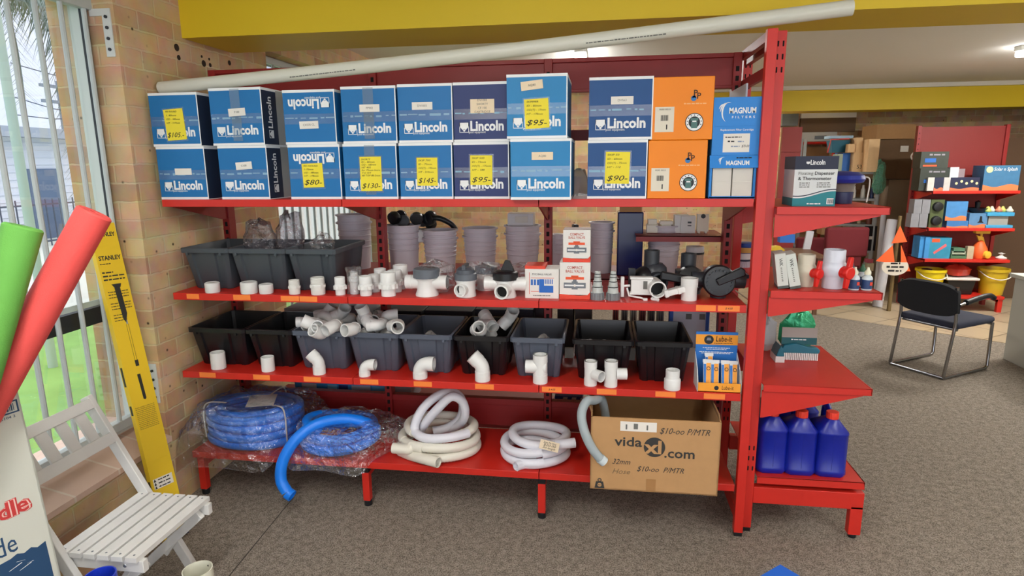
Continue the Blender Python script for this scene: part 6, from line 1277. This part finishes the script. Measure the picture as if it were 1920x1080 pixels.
o, w2, hh = goods(1780.5, 1835, 331, 356, z, '#1B2040', 'long navy box with pale stars and orange base on the rack', band='#D0704A', Y=4.80, d=.12); b = MB(); [b.lathe([(0, 0), (.014, 0), (.014, .002), (0, .002)], 8, (-w2*.6+w2*.35*k, -.002, hh*(.7 if k % 2 else .55)), (0, -1, 0)) for k in range(5)]; b.build('stars', mat('star_yellow', '#E3D9A0', .6), o, smooth=False)
p = P(1762, 330, Y=4.93); b = MB(); b.lathe([(0, 0), (.09, 0), (.088, .05), (.07, .085), (.03, .10), (0, .102)], 26); tag(b.build('grey_dome', mat('dome_grey', '#8F9290', .4), None, (p.x, 4.98, z+.001)), 'grey dome shaped light in front of the dark packaged sets', 'pool light')
goods(1781, 1797, 307, 327, z, '#E2E6E8', 'bright white square device on the long navy box', Y=4.83, d=.06, name='white_device').__getitem__(0).location.z = z+.118+.02
b = MB(); q = P(1796, 330, Y=4.83); w3 = .08; b.box(-w3, w3, 0, .08, 0, .022); b.m(1).box(.0, w3*.8, .02, .07, .022, .12); tag(b.build('device_stand', [mat('pale_plastic'), mat('stand_mauve', '#8B7A80', .5)], None, (q.x+.01, 4.825, z+.116)), 'pale stand and mauve block on top of the long navy box', 'device')
o, w2, hh = goods(1841, 1908, 310, 357, z, '#3B6F95', 'largest blue box with an orange wave at the outer end of the rack top shelf', band='#D97B4B', Y=4.80, d=.22); lettering(o, 'Solar n Splash', .03, hh*.85, .05, WHITE, y=-.0025, w=w2*1.3, shear=.15); b = MB(); b.lathe([(0, 0), (.035, 0), (.035, .002), (0, .002)], 16, (-w2*.72, -.001, hh*.84), (0, -1, 0)); b.build('round_logo', mat('logo_lime', '#B7C99A', .5), o, smooth=False)
z = RZ[1]
for i, (x0, x1, y0, y1, lv) in enumerate(((1707, 1722, 395, 421, 0), (1723, 1738, 395, 421, 0), (1710, 1724, 371, 395, 1), (1725, 1740, 371, 395, 1))):
    o, w2, hh = goods(x0, x1, 395, 421, z, '#85868C', ('clear grey pack, lower one by the rack upright', 'clear grey pack, lower one beside the dark blisters', 'clear grey pack, upper one by the rack upright', 'clear grey pack, upper one beside the dark blisters')[i], 'clear_pack', cat='pack', d=.12)
    if lv: o.location.z += hh+.001
for i, (y0, y1) in enumerate(((396, 422), (371, 396))):
    o, w2, hh = goods(1741, 1766, 396, 422, z, '#4E5A34', ('lower dark and lime blister pack on the rack', 'upper dark and lime blister pack on the rack')[i], 'blister_pack', cat='pack', d=.1); o.location.z += i*(hh+.001); b = MB(); b.lathe([(0, 0), (w2*.8, 0), (w2*.7, .03), (0, .04)], 22, (0, -.001, hh*.5), (0, -1, 0)); b.build('black_disc', BLACK, o)
o, w2, h1_ = goods(1775, 1815, 408, 421, z, '#3A78B4', 'flat blue box lying under the taller one on the rack', band='#D97B4B'); o, w2, hh = goods(1772, 1812, 372, 408, z, '#4684BE', 'tall blue box with an orange wave standing on a flat one', band='#D97B4B'); o.location.z = z+h1_+.001
o, w2, h3_ = goods(1816, 1850, 394, 421, z, '#5683AC', 'grey blue box with a dark cone picture on the rack', band='#D97B4B'); b = MB(); b.prism([(-.01, h3_*.35), (.06, h3_*.35), (.04, h3_*.45), (.035, h3_*.8), (.015, h3_*.8), (.01, h3_*.45)], -.002, 0, 'xz'); b.build('picture', BLACK, o, smooth=False)
b = MB(); b.lathe([(.0, 0), (.06, 0), (.10, .05), (.105, .055), (.06, .03), (0, .02)], 24); b.lathe([(.02, .03), (.03, .12), (.0, .14)], 14); tag(b.build('black_bowl', BLACK, None, (P(1832, 394, Y=4.93).x, 4.93, z+h3_+.001)), 'black bowl with central post on the grey blue box', 'bowl')
a, c = P(1851, 421, Y=4.8), P(1902, 421, Y=4.8); w2 = (c.x-a.x)/2
t = thing('toy_stand', 'blue two tier toy stand with clear middle at the outer end of the rack', 'display stand', ((a.x+c.x)/2, 4.82, z)); b = MB(); b.box(-w2, w2, 0, .2, 0, .03); b.box(-w2, w2, 0, .2, .13, .17); b.build('tiers', mat('pk_aqua', '#3E9AC8', .5), t, bev=.003); b = MB(); b.box(-w2*.75, w2*.7, .03, .18, .03, .13); b.build('clear_core', mat('core_grey', '#9A9A92', .3), t, smooth=False)
for i in range(5):
    b = MB(); b.lathe([(0, 0), (.03, .004), (.036, .02), (.02, .04), (.012, .06), (0, .066)], 12); tag(b.build('dive_toy', mat('toy_%d' % (i % 3), ('#C9CF6A', '#D9D4C0', '#D98A6A')[i % 3], .5), None, (a.x+.03+i*(2*w2-.05)/4, 4.88+.03*(i % 2), z+.171)), 'small pale dive toy on the upper tier of the blue stand', 'toy', 'dive toys on the blue stand')
z = RZ[2]
for i, (x0, x1, Y, lb) in enumerate(((1722, 1732, 4.86, 'thin light blue book pack at the rack bracket end'), (1732, 1741, 4.84, 'thin blue book pack next to the picture box'))): goods(x0, x1, 438, 478, z, '#3D8FD0', lb, 'swim_pack', Y=Y, d=.16, cat='pack')
o, w2, hh = goods(1741, 1781, 439, 478, z, '#2F8FB0', 'teal picture box with a red swimmer print on the rack'); b = MB(); b.prism([(-w2*.6, hh*.3), (w2*.5, hh*.72), (w2*.6, hh*.6), (-w2*.5, hh*.2)], -.002, 0, 'xz'); b.build('swimmer_print', mat('print_coral', '#D2646A', .6), o, smooth=False); card(o, 'orange_panel', -w2*.85, -w2*.1, hh*.78, hh*.95, mat('print_orange_red'), y=-.002)
for i in range(3): o, w2, hh = goods(1783+i*2, 1812-i*2, 470, 478, z, ('#4E7A5A', '#9FB09A', '#557F66')[i], ('lowest striped green pack in the pile beside the teal picture box', 'middle pale striped pack in the pile beside the teal picture box', 'topmost striped green pack beside the teal picture box')[i], 'striped_pack', cat='pack'); o.location.z = z+i*.035; 
goods(1813, 1825, 455, 478, z, '#B9AE92', 'beige card pack next to the orange fish toy', 'card_pack', cat='pack', d=.05)
p = P(1839, 478, Y=4.86)
t = thing('fish_toy', 'plump orange and yellow fish toy with a crown on the rack', 'toy', (p.x, 4.9, z)); b = MB(); b.lathe([(0, 0), (.07, .003), (.085, .05), (.075, .11), (.045, .17), (.02, .2), (0, .21)], 20); b.m(1).lathe([(0, 0), (.045, .005), (.04, .05), (0, .06)], 16, (.03, -.05, .05), (.3, -1, 0)); b.prism([(-.02, .19), (.05, .15), (.02, .24), (-.05, .26)], -.01, .01, 'xz'); b.build('body', [mat('fish_orange', '#E4632A', .5), mat('fish_yellow', '#E6B83A', .5)], t); b = MB(); b.prism([(-.07, .28), (.07, .28), (.085, .36), (.045, .325), (.0, .37), (-.045, .325), (-.085, .36)], -.03, .03, 'xz'); b.tube([(0, 0, .2), (0, 0, .29)], .012, 8); b.build('crown', mat('fish_yellow'), t, smooth=False)
b = MB(); b.lathe([(0, 0), (.05, 0), (.055, .012), (.02, .03), (.012, .05), (.035, .06), (0, .07)], 18); tag(b.build('white_float', mat('pale_plastic'), None, (P(1878, 476, Y=4.88).x, 4.88, z)), 'small white float toy at the outer end of the third rack shelf', 'toy')
z = RZ[3]
def ybucket(px0, px1, py0, label, col):
    a, c = P(px0, 510, Y=4.95), P(px1, 510, Y=4.95); r = (c.x-a.x)/2-.01; hh = P((px0+px1)/2, py0, Y=4.95-r*.6).z-z
    t = thing('yellow_bucket', label, 'bucket', ((a.x+c.x)/2, 4.96, z)); b = MB(); b.lathe([(0, 0), (r*.76, 0), (r*.97, hh*.88), (r*1.06, hh*.9), (r*1.06, hh), (r*.97, hh), (r*.74, .006), (0, .006)], 34); b.build('body', col, t); b = MB(); b.tube(catmull([(-r, 0, hh*.9), (-r*.8, -r*.8, hh*.72), (0, -r*1.02, hh*.62), (r*.8, -r*.8, hh*.72), (r, 0, hh*.9)], 8), .006, 6); b.build('handle', mat('pale_plastic'), t); return t, r, hh
YB = mat('bucket_yellow', '#E0C912', .4); YB2 = mat('bucket_ochre', '#C6A81E', .45)
t_, r, hh = ybucket(1718, 1774, 506, 'bright yellow bucket filled with dark goods beside the chair back', YB); b = MB(); b.lathe([(0, .03), (.05, .02), (.07, -.01), (.05, -.04)], 14, (0, 0, 0)); tag(b.build('dark_ball', mat('ball_dark', '#2C2830', .25), None, (t_.location.x-.06, 4.93, z+hh-.02)), 'dark glossy ball on top of the bright yellow bucket', 'ball')
ybucket(1835, 1892, 505, 'ochre yellow bucket at the outer end of the rack base', YB2)
a, c = P(1774, 553, Y=4.82), P(1832, 553, Y=4.82); w2 = (c.x-a.x)/2; hh = P(1800, 526, Y=4.82).z-z
t = thing('black_bin', 'black bin with white rim between the two yellow buckets', 'bin', ((a.x+c.x)/2, 4.84, z)); b = MB(); b.box(-w2*.9, w2*.9, 0, .3, 0, hh, taper=.02); b.build('body', BLACK, t, bev=.01); b = MB(); b.box(-w2-.01, w2+.01, -.02, .32, hh, hh+.025); b.build('rim', mat('pale_plastic'), t, bev=.006)
film_blob('red_pack', 'shiny red bagged towel heaped on the black bin', ((a.x+c.x)/2, 4.98, z+hh+.095), w2*.85, .12, .07, 51, 'pack', mat('red_wrap', '#C23A2C', .25, bump=.4, bscale=20), amp=.1)
# ---- grey metal shelving beyond
t = thing('metal_shelving', 'grey metal shelving stocked with small bottles and cartons at the back', 'shelving unit', (5.61, 6.0, 0), R(-24)); GM = mat('grey_enamel', '#9FA2A0', .45, .3)
GZ = (1.557, 1.21, .87, .53, .26); SW = .95
for x in (-SW, 0): 
    for y in (0, .4): b = MB(); b.box(x-.02, x+.02, y, y+.03, 0, 1.57 if x == 0 else 2.0); b.build('post', GM, t, smooth=False)
for z in GZ: b = MB(); b.box(-SW, 0, .0, .42, z-.03, z); b.build('shelf', GM, t, smooth=False)
MS = t.matrix_basis.copy() if False else Matrix.Translation((5.61, 6.0, 0)) @ Matrix.Rotation(R(-24), 4, 'Z')
def onms(x, y, z): return MS @ Vector((x, y, z))
rnd = random.Random(12); BC = ('#D8D4CC', '#C9C6C0', '#2A3A6A', '#D8C8A8', '#7A4030', '#3A4A4A')
k = 0
for z, xs in ((1.21, 9), (.87, 8), (.26, 3)):
    for i in range(xs):
        r = rnd.uniform(.022, .036); hh = rnd.uniform(.09, .19) if z > .3 else rnd.uniform(.08, .12); b = MB(); b.lathe([(0, 0), (r, 0), (r, hh*.62), (r*.55, hh*.78), (r*.5, hh), (0, hh)], 14); q = onms(-SW+.06+(SW-.12)*i/max(1, xs-1), rnd.uniform(.08, .16), z)
        tag(b.build('small_bottle', mat('bot_%d' % (k % 6), BC[k % 6], .4), None, q), 'small bottle in the row on the grey metal shelving', 'bottle', 'small bottles on the grey shelving'); k += 1
def bcart(px0, px1, py0, py1, Y, z, label, d=.3, m=None, name='brown_carton', rz=0, text=None):
    a, c = P(px0, py1, Y=Y), P(px1, py1, Y=Y); z = a.z if z is None else z; hh = P(px0, py0, Y=Y).z-z; w2 = (c.x-a.x)/2; b = MB(); b.box(-w2, w2, 0, d, 0, max(.04, hh)); b.box(-w2*.06, w2*.06, -.001, 0, 0, max(.04, hh)); o = b.build(name, m or KRAFT, None, ((a.x+c.x)/2, Y, z), rz, smooth=False); tag(o, label, 'box')
    if text: lettering(o, text, w2*.2, .06, .07, INK, y=-.002)
    return o
KR2 = mat('kraft_pale', '#E0BC8C', .8, noise=.06)
bcart(1599, 1618, 286, 320, 6.12, 1.558, 'brown carton marked 53 on top of the grey metal shelving', m=KR2, text='53', d=.25)
bcart(1590, 1603, 270, 286, 6.16, None, 'small pale carton behind and above the one marked 53', m=KR2, d=.1); bcart(1604, 1616, 258, 286, 6.14, None, 'upright pale carton stacked over the one marked 53', m=KR2, d=.2)
bcart(1625, 1645, 261, 316, 5.95, 1.558, 'tall narrow brown carton at the end of the grey shelving top', m=KR2, d=.3)
bcart(1578, 1597, 287, 319, 6.25, 1.558, 'blue and yellow box on the grey shelving next to a brown carton', m=mat('box_blue_bright', '#2A70C8', .5), name='blue_box'); bcart(1569, 1578, 289, 319, 6.24, 1.558, 'pale green box edge beside the blue and yellow box', m=mat('box_green_pale', '#AFC0A8', .6), name='green_box', d=.2)
t = thing('toy_tub', 'teal picture box with red handle frame above the blue and yellow box', 'box', (P(1575, 285, Y=6.3).x, 6.3, P(1575, 286, Y=6.3).z)); b = MB(); b.box(-.12, .12, 0, .2, 0, .16, taper=.03); b.build('body', mat('teal_tub', '#2A6A80', .4), t, smooth=False); b = MB(); b.tube([(-.16, -.01, 0), (-.13, -.01, .17), (.1, -.01, .18)], .01, 6); b.build('frame', RED, t); b = MB(); b.box(-.15, .15, 0, .2, .185, .22); b.build('lid', mat('sky_lid', '#9FC0D8', .5), t, smooth=False)
bcart(1643, 1716, 234, 261, 6.47, None, 'long brown carton lying on top of the big dark carton behind the rack', d=.5)
o = bcart(1642, 1722, 262, 336, 6.45, None, 'big dark brown carton with white sticker and round mark behind the rack', d=.6, m=mat('kraft_dark', '#6E543A', .8, noise=.08)); card(o, 'sticker', .0, .10, .36, .44, PAPER, y=-.002); b = MB(); b.lathe([(.045, 0), (.065, 0), (.065, .002), (.045, .002)], 20, (.2, -.001, .3), (0, -1, 0), close=True); b.build('round_mark', PAPER, o, smooth=False)
bcart(1656, 1722, 337, 440, 6.46, 0, 'tall beige panel carton below the big dark carton', d=.5, m=mat('kraft_grey', '#93806A', .8), name='beige_carton')
for i, (x0, x1, y0, y1, z, lb) in enumerate(((1540, 1555, 425, 440, .53, 'brown carton on the grey shelving, seen above the maroon chair, first of three'), (1556, 1577, 421, 436, .53, 'brown carton on the grey shelving, middle of three above the maroon chair'), (1579, 1596, 424, 436, .53, 'brown carton on the grey shelving nearest the black bin'))): bcart(x0, x1, y0, y1, 6.3-i*.06, None, lb, d=.2, m=KR2)
o = bcart(1620, 1641, 424, 466, 6.0, .531, 'black lidded bin with white label on the grey shelving', m=BLACK, name='black_tub'); card(o, 'label', -.02, .02, .15, .19, PAPER, y=-.002)
q = bcart(1627, 1638, 494, 503, 5.98, .261, 'cream sponge on the lowest grey shelf', m=mat('sponge_cream', '#DCD0A8', .9), name='sponge', d=.1); o = bcart(1626, 1637, 486, 493, 5.98, None, 'pink sponge on top of the cream one', m=mat('sponge_pink', '#D66A78', .9), name='sponge', d=.1)
# green net bag hanging from the shelving post
p = P(1648, 335, Y=5.96); t = film_blob('net_bag', 'green net bag hanging on the end of the grey shelving', (p.x, 5.96, p.z), .07, .05, .20, 61, 'net bag', clear_mat('green_net', tint=(.75, .9, .82, 1), gloss=.05, rough=.3, body=.55, bodycol=(.12, .5, .32, 1), bump=.8, bscale=40), amp=.22)
# white rolls, flag pole
a, c = P(1673, 412, Y=5.15), P(1649, 550, Y=5.0); c = a+(c-a)*(a.z/(a.z-c.z)); b = MB(); b.cyl(c, a, .055, .055, 20); tag(b.build('white_roll', mat('roll_white', '#C4C4CA', .5)), 'white roll of sheet leaning beside the red display rack', 'roll')
a, c = P(1657, 400, Y=5.5), P(1643, 545, Y=5.4); c = a+(c-a)*(a.z/(a.z-c.z)); b = MB(); b.cyl(c, a, .03, .03, 12); tag(b.build('white_tube', mat('roll_white')), 'thin white tube leaning behind the white roll', 'tube')
a, c = P(1688, 405, Y=4.85), P(1668, 566, Y=4.75); ax_ = c-a
t = thing('flag_pole', 'wooden float pole with orange flags and a white lettered disc against the rack', 'pole', (0, 0, 0)); b = MB(); b.cyl((c.x, c.y, .0), a, .022, .018, 10); b.build('pole', mat('pole_wood', '#6E5A34', .6), t)
for i, (px, py, pts) in enumerate(((1686, 440, [(0, .1), (.09, -.08), (-.07, -.1)]), (1668, 480, [(.02, .12), (.06, -.08), (-.14, -.06)]), (1692, 482, [(-.03, .14), (.10, -.16), (-.0, -.16)]))):
    q = P(px, py, Y=4.72); b = MB(); b.push(Matrix.Translation(q)); b.prism(pts, -.003, .003, 'xz'); b.pop(); b.build('flag', mat('flag_orange', '#F0622A', .6), t, smooth=False)
q = P(1678, 500, Y=4.71); b = MB(); b.push(Matrix.Translation(q)); b.prism([(.14*cos(R(a_)), .10*sin(R(a_))) for a_ in range(150, 400, 10)], -.004, .004, 'xz'); b.pop(); b.build('disc', mat('disc_white', '#D6CFC2', .6), t, smooth=False)
greek(t, [(q.x-.09, q.x+.09, q.z), (q.x-.07, q.x+.07, q.z-.045), (q.x-.05, q.x+.05, q.z+.04)], .022, INK, y=q.y-.0055, name='disc_lettering')
# ---- maroon chairs
MRN = mat('maroon_fabric', '#6E1E26', .85, bump=.15, bscale=400)
def office(px, Y, w_, zt, label, rz):
    x = P(px, 480, Y=Y).x; t = thing('office_chair', label, 'chair', (x, Y, 0), rz); b = MB(); b.box(-w_/2, w_/2, -.06, .02, zt-.36, zt); b.build('backrest', MRN, t, bev=.03, seg=3); b = MB(); b.box(-w_*.42, w_*.42, -.02, .45, .40, .48); b.build('seat', MRN, t, bev=.03, seg=3)
    b = MB(); b.box(-w_*.38, w_*.38, -.04, .0, .44, zt-.34); b.build('back_support', MRN, t, bev=.01); b = MB(); b.cyl((0, .2, .06), (0, .2, .4), .03); [b.tube([(0, .2, .09), (.26*cos(R(a_)), .2+.26*sin(R(a_)), .045)], .02, 8) for a_ in range(0, 360, 72)]; b.build('pedestal', BLACK, t)
    b = MB(); [b.lathe([(0, -.015), (.03, -.015), (.03, .015), (0, .015)], 14, (.26*cos(R(a_)), .2+.26*sin(R(a_)), .03), (1, 0, 0)) for a_ in range(0, 360, 72)]; b.build('castors', BLACK, t)
office(1582, 5.25, .52, .915, 'maroon office chair behind the white ball valve', .15); office(1520, 5.86, .40, .72, 'low maroon chair behind the cream ball valve', -.1)
# ---- items on the far left of that view
o = bcart(1500, 1603, 222, 248, 7.238, None, 'wide brown board hung high on the back brick wall', m=mat('board_brown', '#6B5138', .7), name='brown_board', d=.06); we = MB(); hb_ = max(v.co.z for v in o.data.vertices); wb_ = max(v.co.x for v in o.data.vertices); we.box(-wb_, wb_, 0, .06, hb_, hb_+.10); we.build('white_upper_board', PAPER, o, smooth=False)
o = bcart(1466, 1496, 210, 236, 7.098, None, 'dark grey air conditioner unit high on the back wall', m=mat('unit_grey', '#4C5050', .5), name='wall_unit', d=.2)
b = MB(); a, c = P(1464, 290, Y=5.6), P(1505, 238, Y=5.6); b.box(a.x, c.x, 5.6, 5.66, .0, c.z); b.box(a.x, c.x, 5.585, 5.60, c.z-.30, c.z-.28); tag(b.build('red_end_panel', mat('dim_red', '#8E2620', .5), smooth=False), 'dull red shelving end panel behind the dispenser box', 'shelving panel')
t = thing('red_trolley', 'red framed trolley with a grey machine on top at the back', 'trolley', (P(1532, 290, Y=6.94).x, 6.94, 0)); zz = P(1532, 268, Y=6.94).z; b = MB()
for x in (-.22, .22): b.tube([(x, 0, 0), (x, 0, zz)], .02, 8); b.tube([(x, .3, 0), (x, .3, zz)], .02, 8)
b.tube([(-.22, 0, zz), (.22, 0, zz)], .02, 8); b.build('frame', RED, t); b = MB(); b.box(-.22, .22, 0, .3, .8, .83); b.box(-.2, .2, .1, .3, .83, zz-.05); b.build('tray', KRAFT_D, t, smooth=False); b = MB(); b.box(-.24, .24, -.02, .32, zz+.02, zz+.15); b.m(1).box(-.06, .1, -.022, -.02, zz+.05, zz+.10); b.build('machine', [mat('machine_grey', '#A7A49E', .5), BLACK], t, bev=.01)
bcart(1462, 1490, 440, 455, 4.6, None, 'blue box seen behind the slim tester cartons', m=mat('box_blue_bright'), name='blue_box', d=.1)
p = P(1455, 465, Y=4.6); b = MB(); b.lathe([(0, 0), (.09, .01), (.10, .06), (.05, .1), (0, .11)], 14); tag(b.build('yellow_pack', mat('pack_yellow', '#C9A82A', .5), None, (p.x, 4.62, p.z-.08)), 'crumpled yellow pack behind the slim tester cartons', 'pack')
a, c = P(1513, 432, Y=5.0), P(1500, 475, Y=4.95); b = MB(); b.push(Matrix.Translation((c.x, 4.98, 0)) @ Matrix.Rotation(.12, 4, 'Y')); b.box(-.04, .04, 0, .03, 0, a.z); tag(b.build('white_foam_sheet', mat('roll_white'), smooth=False), 'narrow white panel leaning behind the cream ball valve', 'panel')
b = MB(); a, c = P(1440, 480, Y=4.5), P(1545, 480, Y=4.5); b.box(a.x, c.x, 4.45, 5.1, P(1480, 476, Y=4.5).z-.04, P(1480, 476, Y=4.5).z-.01)
for x in (a.x+.05, c.x-.05):
    for y in (4.5, 5.05): b.box(x-.02, x+.02, y-.02, y+.02, 0, P(1480, 476, Y=4.5).z-.03)
tag(b.build('back_table', mat('table_brown', '#6A4A32', .5), smooth=False), 'brown table in the back seen between the end bay shelves', 'table')
